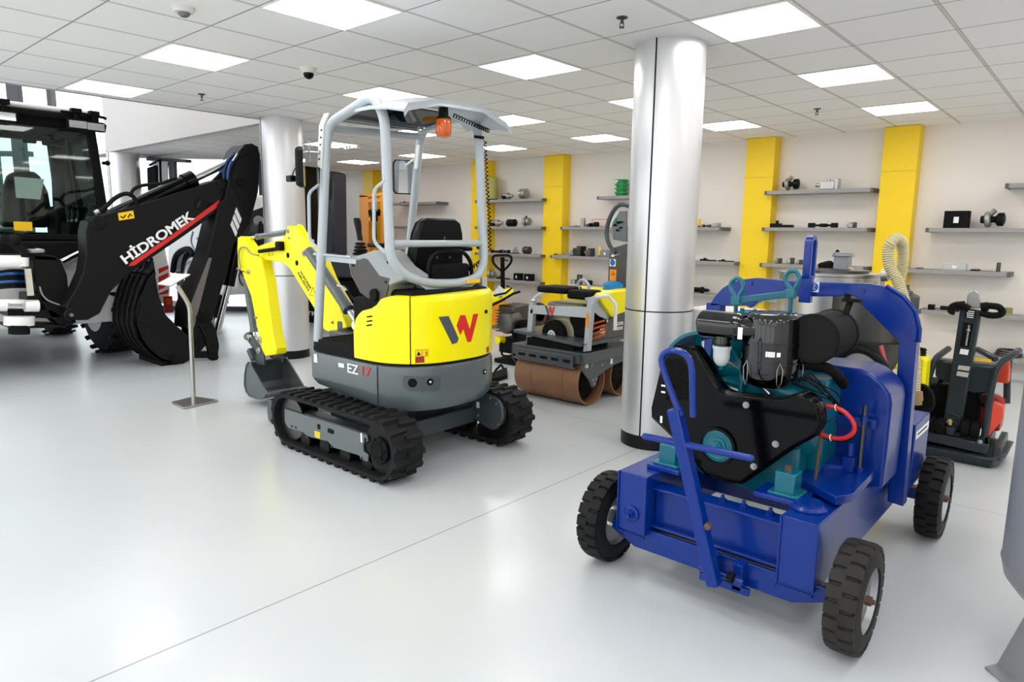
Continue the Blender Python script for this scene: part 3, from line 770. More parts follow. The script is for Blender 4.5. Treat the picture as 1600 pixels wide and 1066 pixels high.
# seat
seat = MB().bx(-3.92, -3.46, 2.87, 3.33, 1.17, 1.27)
part('seat_cushion', seat, BLK, X0, bev=.03, seg=4)
bk = MB(); ypts = [(-.225, 0), (-.235, .1), (-.22, .22), (-.2, .36), (-.17, .43), (-.12, .455), (.12, .455), (.17, .43), (.2, .36), (.22, .22), (.235, .1), (.225, 0)]
rings = []
for (dx, sc2) in ((-.09, .9), (-.07, .97), (-.02, 1.0), (.0, .99), (.012, .95)): rings.append([V(-3.47 + dx + .0 - (h - .2) * -.12 , 3.17 + y * sc2, 1.165 + (h - .22) * sc2 + .22) for y, h in ypts])
sb = part('seat_back', MB().loft(rings), BLK, X0, ang=45)
part('seat_piping', MB().tube([p + V(.0, 0, 0) for p in rings[1]], .005, 6), BLKM, sb)
for (y, z) in ((3.12, 1.36), (3.24, 1.36), (3.19, 1.49)): part('screw', MB().cyl((-3.455, y, z), (-3.435, y, z), .01, n=10), STLD, sb)
rb = MB().bx(-3.42, -3.36, 3.01, 3.36, 1.20, 1.32)
pts = [V(-3.38, 2.99, 1.19), V(-3.38, 2.99, 1.30), V(-3.385, 3.03, 1.37), V(-3.39, 3.10, 1.40), V(-3.39, 3.28, 1.40), V(-3.385, 3.35, 1.37), V(-3.38, 3.39, 1.30), V(-3.38, 3.39, 1.19)]
part('seat_belt_reel', rb, BLKM, X0, bev=.02)
part('seat_hoop', MB().tube(pts, .014, 8, smooth=4), BLK, X0)
part('seat_mount', MB().bx(-3.5, -3.3, 2.95, 3.0, 1.15, 1.22).bx(-3.5, -3.3, 3.42, 3.47, 1.15, 1.22), LGRY, X0, bev=.005)
# rollbar
yN, yF = 2.645, 3.495
rr_ = .031
left = fillet([(-4.12, yN - .02, .77), (-3.985, yN, 2.06), (-3.935, yN, 2.215), (-3.47, yN, 2.335), (-3.365, yN, 2.20), (-3.335, yN, 1.36), (-3.315, 2.74, 1.26), (-3.305, 2.92, 1.20), (-3.305, 3.20, 1.19), (-3.31, 3.38, 1.22), (-3.335, yF - .02, 1.33), (-3.375, yF, 1.55), (-3.41, yF, 2.16), (-3.47, yF, 2.325), (-3.93, yF, 2.33), (-4.03, yF, 2.22), (-4.20, yF, 1.2), (-4.22, yF, .77)], [.12, .12, .14, .12, .1, .1, .1, .1, .08, .1, .1, .1, .12, .1, .1, .1], 5)
rp = part('rollbar', MB().tube(left, rr_, 14), LGRY, X0)
part('rollbar_crossbar', MB().cyl((-3.34, yN, 1.455), (-3.365, yF, 1.455), .022), LGRY, rp)
part('rollbar_crossbar', MB().cyl((-3.97, yN, 2.19), (-4.0, yF, 2.23), .024), LGRY, rp)
part('rollbar_bracket', MB().prism([(-3.30, 2.84, 1.20), (-3.30, 2.96, 1.125), (-3.30, 3.22, 1.12), (-3.30, 3.38, 1.20)], (.008, 0, 0)).bx(-3.36, -3.26, 2.95, 3.3, 1.14, 1.15), LGRY, rp)
part('crossbar_lower', MB().bar((-4.12, yN, 1.345), (-3.75, yN + .06, 1.33), .03, .03).cyl((-4.12, yN - .03, 1.37), (-3.78, yN + .03, 1.36), .008), LGRY, rp)
p = V(-3.27, 3.27, 1.205); part('sticker', MB().bx(-3.274, -3.272, 3.24, 3.37, 1.19, 1.215), DECAL_Y, rp)
for (x, y, dx) in ((-4.07, yN, -.055), (-3.36, yN, -.055)):
    part('grab_handle', MB().tube(fillet([(x + .02, y - .02, 1.83), (x + dx, y - .05, 1.78), (x + dx - .01, y - .05, 1.46), (x + .01, y - .02, 1.40)], .04), .011, 8), LGRY, rp)
# white perforated bracket and mirror arm
part('mirror_bracket', MB().prism([(-4.02, yN - .045, 1.95), (-3.99, yN - .045, 2.20), (-3.93, yN - .045, 2.27), (-3.88, yN - .045, 2.27), (-3.94, yN - .045, 2.20), (-3.985, yN - .045, 1.93)], (0, .012, 0)), WHT, rp)
hb = MB()
for k in range(5): hb.cyl((-3.995 + k * .009, yN - .05, 1.99 + k * .045), (-3.995 + k * .009, yN - .044, 1.99 + k * .045), .006, n=8)
part('hole', hb, BLKM, rp)
mr1 = part('mirror_arm', MB().tube(fillet([(-3.99, 2.6, 2.03), (-4.02, 2.5, 2.03), (-4.08, 2.45, 1.90), (-4.09, 2.45, 1.86)], .03), .009, 8).cyl((-4.0, 2.53, 1.97), (-4.0, 2.53, 2.1), .005, n=6), ZINC, rp)
# left mirror (seen edge on) and right mirror
def mirror(c, dirx, w_, h_, par, yaw_):
    rt = Matrix.Rotation(yaw_, 3, 'Z')
    def ol(sx, sz, x): return [c + rt @ V(x, a, b) for a, b in [( -sx, -sz * .8), (-sx * .8, -sz), (sx * .8, -sz), (sx, -sz * .8), (sx, sz * .8), (sx * .8, sz), (-sx * .8, sz), (-sx, sz * .8)]]
    m_ = part('mirror', MB().loft([ol(w_ / 2 * .8, h_ / 2 * .9, -.05), ol(w_ / 2, h_ / 2, -.03), ol(w_ / 2, h_ / 2, .0)]), BLK, par, bev=.004)
    part('mirror_glass', MB().prism(ol(w_ / 2 * .9, h_ / 2 * .94, .0005), rt @ V(.002, 0, 0)), MIR, m_)
    return m_
mirror(V(-4.02, 2.50, 1.93), 1, .16, .25, rp, .95)
part('mirror_joint', MB().bx(-4.13, -4.07, 2.43, 2.47, 1.84, 1.88), BLK, rp, bev=.006)
mirror(V(-4.40, 3.64, 1.965), 1, .17, .27, rp, -.45)
part('mirror_arm', MB().tube([(-4.05, 3.5, 2.15), (-4.2, 3.6, 2.1), (-4.42, 3.66, 2.05)], .009, 8).prism([(-4.06, 3.46, 2.0), (-4.03, 3.46, 2.17), (-4.0, 3.46, 2.17), (-4.03, 3.46, 2.0)], (0, .012, 0)), WHT, rp)
# roof: grey rear canopy and clear sheet
ys_ = [2.60, 2.66, 2.90, 3.28, 3.50, 3.56]; zs_ = [2.245, 2.285, 2.345, 2.355, 2.285, 2.24]
rows = []
for (x, dz) in ((-3.60, .012), (-3.45, .012), (-3.28, -.005), (-3.17, -.025), (-3.165, -.055)):
    yy = ys_ if x < -3.4 else [ys_[0] + .03 if x > -3.2 else ys_[0]] + ys_[1:-1] + [ys_[-1]]
    rows.append([V(x, y, z + dz) for y, z in zip(yy, zs_)])
bt = [[p + V(0, 0, -.012) for p in r_] for r_ in rows]
mb = MB(); mb.grid(rows); mb.grid(bt)
for a, b in zip(rows, rows[1:]): pass
edge = [r_[0] for r_ in rows] + rows[-1][1:] + [r_[-1] for r_ in rows[::-1][1:]] + rows[0][::-1][1:-1]
edb = [p + V(0, 0, -.012) for p in edge]
n = len(edge); mb._add(edge + edb, [(i, (i + 1) % n, n + (i + 1) % n, n + i) for i in range(n)])
cn = part('roof_canopy', mb, LGRY, rp, ang=20)
rs = MB()
for (y, z) in ((2.70, 2.285), (3.44, 2.30)): rs.bar((-4.0, y, z - .06), (-3.6, y, z + .02), .03, .02)
part('roof_rail', rs, LGRY, rp)
part('roof_sheet', MB().loft([[(-4.0, 2.7, 2.24), (-4.0, 3.44, 2.26), (-4.0, 3.44, 2.268), (-4.0, 2.7, 2.248)], [(-3.58, 2.7, 2.32), (-3.58, 3.44, 2.335), (-3.58, 3.44, 2.343), (-3.58, 2.7, 2.328)]]), GLSR, rp, label='clear roof sheet')
bc = V(-3.26, 3.02, 2.235)
be = part('beacon_base', MB().lathe(bc + V(0, 0, .06), (0, 0, -1), [(0, .03), (.05, .032), (.06, .045), (.075, .046)], 20), BLK, rp)
be2 = part('beacon', MB().lathe(bc + V(0, 0, -.01), (0, 0, -1), [(0, .045), (.02, .05), (.09, .049), (.105, .04), (.112, .02)], 24), AMB, rp, label='amber warning beacon')
part('lamp', MB().cyl(bc + V(0, 0, -.02), bc + V(0, 0, -.06), .02), mat('beacon inside', (90, 20, 0), .5), be)
def coil(pts, r, rw, pitch):
    pts = [Vector(p) for p in pts]; P2 = []
    tot = sum((pts[i + 1] - pts[i]).length for i in range(len(pts) - 1)); N = int(tot / pitch * 8)
    for k in range(N + 1):
        s_ = tot * k / N; i = 0
        while i < len(pts) - 2 and s_ > (pts[i + 1] - pts[i]).length: s_ -= (pts[i + 1] - pts[i]).length; i += 1
        d = (pts[i + 1] - pts[i]); t = s_ / d.length; c_ = pts[i] + d * t; d.normalize(); u_ = d.orthogonal().normalized(); v_ = d.cross(u_)
        a = 2 * PI * k / 8; P2.append(c_ + (u_ * math.cos(a) + v_ * math.sin(a)) * r)
    return MB().tube(P2, rw, 5)
part('coiled_cable', coil([(-3.28, 3.12, 2.265), (-3.24, 3.28, 2.22), (-3.25, 3.42, 2.20)], .012, .0035, .02), BLKM, rp)
part('coiled_cable', coil([(-3.39, 3.53, 2.16), (-3.375, 3.535, 1.9), (-3.35, 3.54, 1.6), (-3.335, 3.53, 1.40)], .010, .004, .028), BLKM, rp)
part('coiled_cable', coil([(-3.335, 3.50, 1.36), (-3.35, 3.42, 1.31), (-3.39, 3.36, 1.27)], .014, .004, .02), BLKM, rp)
for (x, z) in ((-3.415, 2.17), (-3.385, 1.415)): part('clamp', MB().cyl((x, yF, z), (x + .003, yF, z + .02), .036), BLKM, rp)

# digging arm
BY = 3.00
pxl = lambda L, y: [aty(a, b, y) for a, b in L]
boom = MB().prism(pxl(((542, 512), (530, 478), (506, 437.6), (491, 400), (482, 385), (471, 382), (458, 366), (449, 352), (446, 366), (440.5, 374), (416, 380), (389, 390), (384, 392), (382, 398), (384, 404), (400, 406.5), (416, 407), (436, 409.5), (446, 414), (453, 421), (493, 486), (506, 515.6), (516, 520.5)), BY), (0, .13, 0))
bo = part('boom', boom, YEL, X0, bev=.008, label='yellow main boom')
part('boom_ear', MB().prism(pxl(((465, 350), (470, 352), (491, 386), (497, 400), (488, 404), (478, 392), (463, 372)), BY + .10), (0, .02, 0)), YEL, bo, bev=.003)
part('lettering', text_mesh('WACKER', aty(468, 424.5, BY - .001), aty(482, 448, BY) - aty(468, 424.5, BY), aty(474, 420.5, BY) - aty(469, 423.5, BY), .026, .001, .02, 0, .20), DECAL_K, bo)
part('lettering', text_mesh('NEUSON', aty(464.5, 427, BY - .001), aty(478.5, 450.5, BY) - aty(464.5, 427, BY), aty(474, 420.5, BY) - aty(469, 423.5, BY), .026, .001, .02, 0, .20), DECAL_K, bo)
for (a, b, r) in ((464, 411, .022), (450, 399, .022)): p = aty(a, b, BY); part('hole', MB().cyl(p + V(0, -.002, 0), p + V(0, .004, 0), r), BLKM, bo)
for (a, b, r) in ((475, 396, .026), (450, 361, .02), (452, 372, .008), (520, 504, .012), (488, 377, .014)): p = aty(a, b, BY); part('pin', MB().lathe(p + V(0, .01, 0), (0, -1, 0), [(0, r), (.014, r), (.018, r * .8), (.018, r * .5), (.026, r * .45)], 18), ZINC, bo)
tri = [aty(a, b, BY - .001) for a, b in ((489, 449), (494, 463), (484, 461))]
part('pictogram', MB().tube(tri, .002, 5, closed=True), DECAL_K, bo)
part('pictogram', MB().tube([aty(a, b, BY - .001) for a, b in ((420, 399), (427, 399), (423, 389))], .002, 5, closed=True), DECAL_K, bo)
dip = MB().prism(pxl(((371, 371), (377, 369), (384, 380), (392, 392), (407.6, 403.4), (409, 412), (415, 437.6), (426, 520.5), (432, 545), (431, 554), (414, 557), (408, 544), (391.7, 462), (377, 424), (371.5, 416), (370.5, 389)), BY - .03), (0, .10, 0))
di = part('dipper_arm', dip, YEL, X0, bev=.008, label='yellow dipper arm')
for (a, b, r) in ((401, 496, .012), (389, 425, .02), (374, 420, .014), (406, 531, .03), (405, 548, .03), (388, 528, .028)):
    p = aty(a, b, BY - .03); part('pin', MB().lathe(p + V(0, .02, 0), (0, -1, 0), [(0, r), (.03, r), (.034, r * .8), (.034, r * .5), (.045, r * .45)], 18), STL, di)
for (a, b) in ((429, 527), (434, 549)): p = aty(a, b, BY + .06); part('pin', MB().cyl(p, p + V(0, .05, 0), .028), STLD, di)
def ram(name, a, b, f, rb_, rrod, mt_, par):
    a, b = Vector(a), Vector(b); m_ = a.lerp(b, f)
    c_ = part(name, MB().cyl(a, m_, rb_).lathe(m_ - (b - a).normalized() * .03, b - a, [(0, rb_ * 1.15), (.035, rb_ * 1.15)], 20), mt_, par)
    part('piston_rod', MB().cyl(m_, b, rrod).lathe(b - V(0, rb_, 0), (0, 1, 0), [(0, rb_ * .8), (2 * rb_, rb_ * .8)], 16), CHR, c_)
    return c_
ram('arm_cylinder', aty(448, 363, BY + .065), aty(377, 374, BY + .05), .62, .024, .013, GRY, X0)
ram('boom_cylinder', aty(483, 392, BY - .045), aty(561, 508, BY - .045), .80, .042, .022, GRY, X0)
ram('bucket_cylinder', aty(384, 434, BY + .045), aty(399, 532, BY + .045), .86, .030, .015, GRY, X0)
part('piston_hose', MB().tube([aty(a, b, BY - .05) for a, b in ((376, 420), (373, 400), (376, 388), (384, 387), (392, 396), (404, 399))], .008, 8, smooth=4), mat('hose sleeve', (150, 150, 90), .6), di)
part('hydraulic_hose', MB().tube([aty(a, b, BY - .05) for a, b in ((380, 446), (375, 440), (374, 428), (380, 424))], .006, 8, smooth=4), BLKM, di)
lk1 = part('hose_guard', MB().tube([aty(a, b, BY - .03) for a, b in ((405, 393), (432, 389), (440, 387))], .016, 8), BLKM, bo)
p = aty(438, 384, BY - .02); part('hose_block', MB().bx(p.x - .04, p.x + .03, p.y - .03, p.y + .03, p.z - .04, p.z + .035), BLKM, bo, bev=.012)
part('hydraulic_hose', MB().tube([aty(a, b, 2.9) for a, b in ((530, 447), (540, 449), (548, 463), (560, 471), (578, 474))], .010, 8, smooth=5), BLKM, X0)
part('hydraulic_hose', MB().tube([aty(a, b, 2.88) for a, b in ((528, 446), (536, 449), (541, 455))], .011, 8, smooth=5), STL, X0)
part('swing_bracket', MB().bx(-4.45, -4.15, 2.93, 3.2, .55, .78).cyl((-4.40, 3.06, .5), (-4.40, 3.06, .85), .07), GRY2, X0, bev=.01)
# boom lower foot, bucket linkage
part('bucket_link', MB().bar(aty(391, 528, BY), aty(406, 549, BY), .05, .06).bar(aty(396, 545, BY), aty(403, 562, BY), .12, .05), GRY2, X0, bev=.008)
part('bucket_link', MB().ball(aty(391, 526, BY + .03), .045, sy=1.3), GRY2, X0)
# bucket
B0 = 2.90; B1 = 3.27
top_ = aty(389, 566, B0); lip_ = aty(417, 615, B0)
prof = [V(top_.x, 0, top_.z)] + [V(aty(a, b, B0).x, 0, aty(a, b, B0).z) for a, b in ((385.5, 571), (383, 586), (382.5, 602), (385, 612), (390, 619), (400, 622.5), (411, 623.5))] + [V(lip_.x, 0, lip_.z)]
zmin = min(p.z for p in prof); dz = .012 - zmin if zmin < .012 else 0
prof = [p + V(0, 0, dz) for p in prof]
cen = sum(prof, V(0, 0, 0)) / len(prof)
inn = [p + (cen - p).normalized() * .012 for p in prof]
shell = MB().loft([[p + V(0, B0, 0) for p in prof + inn[::-1]], [p + V(0, B1, 0) for p in prof + inn[::-1]]])
for y in (B0, B1 - .012): shell.prism([p + V(0, y, 0) for p in prof], (0, .012, 0))
shell.bar(prof[-1] + V(.005, B0, 0), prof[-1] + V(.005, B1, 0), .07, .014, (0, 0, 1))
bu = part('bucket', shell, GRY, X0, bev=.002)
part('bucket_tooth', MB().bx(lip_.x - .03, lip_.x + .03, B1 - .1, B1 - .02, lip_.z - .02 + dz, lip_.z + .01 + dz), GRY2, bu, bev=.004)
ed = MB(); ed.tube([p + V(0, B0 - .004, 0) for p in prof], .007, 6)
part('bucket_rim', ed, GRY, bu)
for y in (2.97, 3.14): part('bucket_ear', MB().prism([V(top_.x - .03, y, top_.z + dz - .03), V(top_.x + .13, y, top_.z + dz - .02), V(top_.x + .12, y, top_.z + dz + .10), V(top_.x + .06, y, top_.z + dz + .13), V(top_.x - .0, y, top_.z + dz + .08)], (0, .02, 0)), GRY2, bu, bev=.004)
# ------------------------------------------------------------------ blue pump cart with teal diesel engine
K0 = thing('pump_cart', 'blue wheeled pump cart with a teal and black diesel engine under a lifting frame', 'pump cart', (-1.14, 3.3, 0))
fb = MB()
def beam(x0, x1, nm_):
    o = part('frame_beam', MB().bx(x0, x1, 2.52, 4.02, .215, .485), BLU, K0, bev=.004)
    m_ = MB()
    for (a, b) in ((x0, x0 + .006), (x1 - .006, x1)): m_.bx(a, b, 2.512, 2.52, .205, .485)
    m_.bx(x0, x1, 2.512, 2.52, .205, .211); part('end_lip', m_, BLU, o)
    return o
b1 = beam(-1.575, -1.43, 'l'); b2 = beam(-.855, -.715, 'r')
nut = MB().lathe((-1.50, 2.52, .30), (0, -1, 0), [(0, .036), (.008, .036), (.012, .03)], 24).lathe((-1.50, 2.508, .30), (0, -1, 0), [(0, .02), (.012, .02), (.012, .012), (.03, .012)], 6)
part('axle_nut', nut, BLU, b1)
ch = MB().bx(-1.43, -.855, 2.60, 2.66, .245, .43).bx(-1.43, -.855, 2.565, 2.60, .245, .258).bx(-1.43, -.855, 2.565, 2.60, .418, .43)
part('cross_beam', ch, BLU, K0, bev=.003)
part('cross_beam', MB().bx(-1.43, -.855, 3.2, 3.3, .23, .44), BLU, K0, bev=.003)
part('cross_beam', MB().bx(-1.43, -.855, 3.9, 4.0, .23, .44), BLU, K0, bev=.003)
for x in (-1.13, -1.04, -.93): part('bolt', MB().cyl((x, 2.62, .43), (x, 2.62, .445), .016, n=6).cyl((x, 2.62, .445), (x, 2.62, .46), .008, n=8), BLU, K0)
ax = MB().prism([(-1.62, 2.55, .19), (-1.50, 2.55, .135), (-.80, 2.55, .135), (-.66, 2.55, .19), (-.66, 2.55, .235), (-1.62, 2.55, .235)], (0, .012, 0)).bx(-1.62, -.66, 2.562, 2.66, .19, .202)
fa = part('front_axle', ax, BLU, K0, bev=.003)
part('axle_shaft', MB().cyl((-1.70, 2.62, .21), (-.57, 2.62, .21), .016), STLD, fa)
ra = part('rear_axle', MB().bx(-1.62, -.66, 3.95, 4.01, .18, .24), BLU, K0, bev=.003)
part('axle_shaft', MB().cyl((-1.70, 3.98, .21), (-.56, 3.98, .21), .016), STLD, ra)
def wheel(x, y, r=.208, w_=.115, label=None):
    """solid rubber tyre with staggered tread blocks on a pressed rim; axis along x"""
    tp = MB().lathe((x - w_ / 2, y, r + .002), (1, 0, 0), [(0, .125), (-.0, .135), (0.006, r * .88), (.018, r * .955), (w_ / 2, r * .965), (w_ - .018, r * .955), (w_ - .006, r * .88), (w_, .135), (w_, .125), (w_ / 2, .12)], 48, caps=False)
    N = 22
    for k in range(N * 2):
        a = 2 * PI * k / (N * 2); c_, s_ = math.cos(a), math.sin(a); rad = V(0, c_, s_); tan = V(0, -s_, c_)
        lo, hi = (-w_ / 2 + .006, .004) if k % 2 else (-.004, w_ / 2 - .006)
        oo, ii = (lo, hi) if k % 2 else (hi, lo)
        cc = V(x, y, r + .002); vs = []
        hw = 2 * PI * r / N / 2 * .80
        for (xx, R1) in ((oo, r * .975), (oo * .72 + ii * .28, r), (ii, r)):
            for (h_, q) in ((r * .9, 1.05), (R1, .9)):
                vs += [cc + V(xx, 0, 0) + rad * h_ - tan * hw * q, cc + V(xx, 0, 0) + rad * h_ + tan * hw * q]
        tp._add(vs, [(0, 1, 3, 2), (0, 4, 5, 1), (4, 8, 9, 5), (2, 3, 7, 6), (6, 7, 11, 10), (0, 2, 6, 4), (4, 6, 10, 8), (1, 5, 7, 3), (5, 9, 11, 7), (8, 10, 11, 9)])
    t = part('wheel', tp, RUBW if (x > -1 and y < 3) else RUBC, K0, label=label)
    part('rim', MB().lathe((x - w_ / 2, y, r + .002), (1, 0, 0), [(.01, .132), (.008, .122), (.03, .112), (.04, .06), (.045, .05), (w_ - .045, .05), (w_ - .04, .06), (w_ - .03, .112), (w_ - .008, .122), (w_ - .01, .132)], 40, caps=False), ZINC, t)
    part('hub', MB().cyl((x - w_ / 2 + .02, y, r + .002), (x + w_ / 2 - .02, y, r + .002), .032), ZINC, t)
    part('hub_nut', MB().cyl((x - w_ / 2 - .002, y, r + .002), (x + w_ / 2 + .002, y, r + .002), .018, n=6).cyl((x - w_ / 2 - .012, y, r + .002), (x + w_ / 2 + .012, y, r + .002), .010, n=8), RUSTD, t)
wheel(-1.675, 2.62); wheel(-.60, 2.62); wheel(-1.675, 3.98); wheel(-.585, 3.98)
# towing handle
hb_, ht_ = V(-1.055, 2.42, .165), V(-1.235, 2.36, .86)
hd = part('tow_handle', MB().bar(hb_, ht_, .05, .05, (0, 1, 0)), BLU, K0, bev=.006)
lp = [aty(a, b, 2.36) for a, b in ((1064, 650), (1048, 610), (1036, 575), (1034, 560), (1040, 551), (1053, 548), (1068, 552), (1077, 562), (1081, 580), (1082, 615), (1083, 652))]
part('handle_loop', MB().tube(lp, .0125, 10, smooth=4), BLU, hd)
tb0, tb1 = aty(1008, 682, 2.36), aty(1173, 716, 2.36)
tb = MB().cyl(tb0, tb1, .0135); tb.ball(tb0, .0135).ball(tb1, .0135)
part('cross_bar', tb, BLU, hd)
part('hinge', MB().bx(-1.13, -1.09, 2.50, 2.56, .13, .24).bx(-1.02, -.98, 2.50, 2.56, .13, .24).cyl((-1.15, 2.47, .19), (-.96, 2.47, .19), .011).bx(-1.16, -.95, 2.50, 2.52, .12, .15), BLU, hd, bev=.003)
part('bolt', MB().cyl((-1.02, 2.46, .20), (-.995, 2.46, .20), .02, n=6), BLKM, hd)
p = aty(1110, 820, 2.40); part('bolt', MB().cyl((p.x, p.y - .01, p.z), (p.x, p.y - .03, p.z), .014, n=6), RUSTD, hd)
# lifting frame
AY = 3.46
q = lambda a, b: aty(a, b, AY)
outline = [q(1108, 478), q(1116, 464), q(1128, 451), q(1142, 442), q(1158, 437), q(1180, 434.5), q(1250, 440), q(1360, 444), q(1388, 450), q(1412, 466), q(1428, 486), q(1434, 512), q(1432, 533), q(1421, 535), q(1406, 534), q(1400, 530), q(1340, 470), q(1336, 463), q(1191, 464), q(1184, 472), q(1172, 482), q(1166, 478)]
top = part('lifting_frame', MB().prism([p for p in outline], (0, .055, 0)), BLU, K0, bev=.004)
part('post', MB().prism([q(1405, 533), q(1432, 533), q(1411, 792), q(1386, 784)], (0, .075, 0)), BLU, top, bev=.004)
part('post', MB().bx(-1.655, -1.575, AY, AY + .075, .30, 1.17), BLU, top, bev=.004)
part('gusset_rib', MB().tube([q(1385, 447), q(1412, 464), q(1430, 486), q(1437, 515), q(1435, 535)], .010, 8), BLU, top)
for a, b in ((1348, 455), (1417, 522), (1173, 443), (1394, 490)): p = q(a, b); part('rivet', MB().cyl(p, p + V(0, -.008, 0), .011, n=6), BLU, top)
# lifting eye plate
e0 = [q(1252, 462), q(1251, 392), q(1254, 382), q(1262, 378), q(1270, 382), q(1273, 392), q(1270, 462)]
ho = MB(); zc = [(-.033, 0), (-.033, .17), (-.026, .2), (-.012, .215), (0.004, .218), (.018, .21), (.03, .19), (.033, .17), (.033, 0)]
cx = q(1262, 420).x - .01; zb_ = q(1262, 450).z + .02
outer = [V(cx, AY - .02 + 1.1 * a, zb_ + b) for a, b in zc]
# stadium ring, thick plate standing across the beam
def ring_plate(mb, pts_o, pts_i, d):
    n = len(pts_o); vs = list(pts_o) + list(pts_i) + [p + d for p in pts_o] + [p + d for p in pts_i]; f = []
    for i in range(n):
        j = (i + 1) % n; f += [(i, j, n + j, n + i), (2 * n + i, 3 * n + i, 3 * n + j, 2 * n + j), (i, 2 * n + i, 2 * n + j, j), (n + i, n + j, 3 * n + j, 3 * n + i)]
    return mb._add(vs, f)
def stad(cx_, cz_, r, h, n=10):
    return [(cx_ + r * math.cos(PI * k / n), cz_ + h + r * math.sin(PI * k / n)) for k in range(n + 1)] + [(cx_ - r * math.cos(PI * k / n), cz_ - r * math.sin(PI * k / n)) for k in range(n + 1)]
so, si = stad(AY - .0, zb_ + .045, .045, .145), stad(AY - .0, zb_ + .045, .021, .145)
ring_plate(ho, [V(cx, a, b) for a, b in so], [V(cx, a, b) for a, b in si], V(.035, 0, 0))
part('lifting_eye', ho.bx(cx - .01, cx + .045, AY - .04, AY + .0, zb_ - .09, zb_ + .04), BLU, top, bev=.004)
p0 = aty(1264, 456, AY - .002); st_ = part('sticker', MB().bx(p0.x, p0.x + .045, AY - .003, AY - .0005, p0.z, p0.z + .05), DECAL_W, top)
part('sticker_disc', MB().cyl((p0.x + .0225, AY - .003, p0.z + .025), (p0.x + .0225, AY - .0045, p0.z + .025), .02, n=24), DECAL_B, st_)
part('pictogram', MB().tube([(p0.x + .015, AY - .005, p0.z + .035), (p0.x + .022, AY - .005, p0.z + .04), (p0.x + .027, AY - .005, p0.z + .033), (p0.x + .018, AY - .005, p0.z + .02), (p0.x + .024, AY - .005, p0.z + .012), (p0.x + .03, AY - .005, p0.z + .016)], .002, 5), DECAL_W, st_)
# engine block, crankcase, sump
eb = MB().bx(-1.40, -.98, 3.0, 3.42, .52, .98).bx(-1.34, -1.02, 3.02, 3.40, .98, 1.16)
for k in range(9): eb.bx(-1.42, -1.385, 3.04 + k * .04, 3.055 + k * .04, .62, 1.12)
eb.bx(-.98, -.86, 2.98, 3.3, .52, .93).bx(-1.36, -1.02, 2.90, 3.02, .56, .92)
en = part('engine_block', eb, TEAL, K0, bev=.012)
mf2 = MB().tube([(-1.30, 2.93, .93), (-1.20, 2.92, .95), (-1.10, 2.92, .90), (-1.0, 2.93, .86), (-.93, 2.94, .84)], .045, 14, smooth=4)
for k in range(5): mf2.cyl((-1.34 + k * .075, 2.92, .80), (-1.34 + k * .075, 2.90, .80), .016, n=6)
part('intake_manifold', mf2.lathe((-.93, 2.92, .70), (0, -1, 0), [(0, .085), (.02, .085), (.03, .06)], 28), TEAL, en)
part('injector_pipe', MB().tube([(-1.33, 2.90, 1.0), (-1.25, 2.88, .97), (-1.15, 2.87, .93), (-1.06, 2.87, .86)], .006, 6, smooth=4).tube([(-1.36, 2.92, .90), (-1.28, 2.88, .87), (-1.18, 2.87, .85)], .006, 6, smooth=4), STL, en)
part('sump', MB().loft([[(-1.36, 2.98, .52), (-1.0, 2.98, .52), (-1.0, 3.4, .52), (-1.36, 3.4, .52)], [(-1.30, 3.0, .40), (-1.05, 3.0, .40), (-1.05, 3.38, .40), (-1.30, 3.38, .40)]]), TEAL, en, bev=.02)
part('oil_pan', MB().lathe((-1.13, 3.05, .42), (0, 0, -1), [(0, .1), (.03, .09), (.05, .05)], 24), BLKM, en)
fs = MB()
fc = V(-1.375, 2.86, .90)
fs.lathe(fc, (0, 1, 0), [(0, .185), (0, .2), (.1, .205), (.16, .19), (.16, .15), (.1, .17), (0, .185)], 40, caps=False)
sh = part('fan_shroud', fs, TEAL, en, ang=40)
bl2 = MB()
for k in range(10):
    a = 2 * PI * k / 10; d = V(math.cos(a), 0, math.sin(a)); t_ = V(-math.sin(a), 0, math.cos(a))
    bl2.prism([fc + V(0, .03, 0) + d * .05 - t_ * .012, fc + V(0, .03, 0) + d * .175 - t_ * .03, fc + V(0, .07, 0) + d * .175 + t_ * .03, fc + V(0, .06, 0) + d * .05 + t_ * .012], V(0, .003, 0))
part('fan', bl2.cyl(fc + V(0, .02, 0), fc + V(0, .09, 0), .05), TEAL, sh)
# front mounting bracket (teal plate under the guard)
part('mount_bracket', MB().prism([aty(a, b, 2.87) for a, b in ((1032, 690), (1095, 740), (1180, 770), (1245, 770), (1250, 700), (1180, 700), (1060, 690))], (0, .1, 0)), TEAL, en, bev=.01)
# belt guard
GY = 2.74
gp_ = [(1032, 579), (1040, 556), (1056, 540), (1080.5, 543), (1086, 549), (1104, 578), (1118, 603), (1127, 612), (1139, 617), (1180, 621), (1205, 624), (1228, 622), (1243, 617), (1258, 619), (1270, 626), (1278, 638), (1281, 655), (1280, 668), (1274, 680), (1240, 698), (1157, 756), (1136, 754), (1102, 742), (1062, 695), (1018, 652), (1018, 639)]
gpts = [aty(a, b, GY) for a, b in gp_]
gm = MB().prism(gpts, (0, .10, 0))
gd_ = part('belt_guard', gm, BLKG, K0, bev=.010, seg=3, label='gloss black belt guard with slotted grille')
gcen = sum(gpts, V(0, 0, 0)) / len(gpts)
part('guard_rim', MB().tube([p + V(0, .012, 0) for p in gpts], .006, 6, closed=True).tube([p + V(0, .03, 0) + (p - gcen).normalized() * .004 for p in gpts], .005, 6, closed=True), BLKG, gd_)
gs = MB()
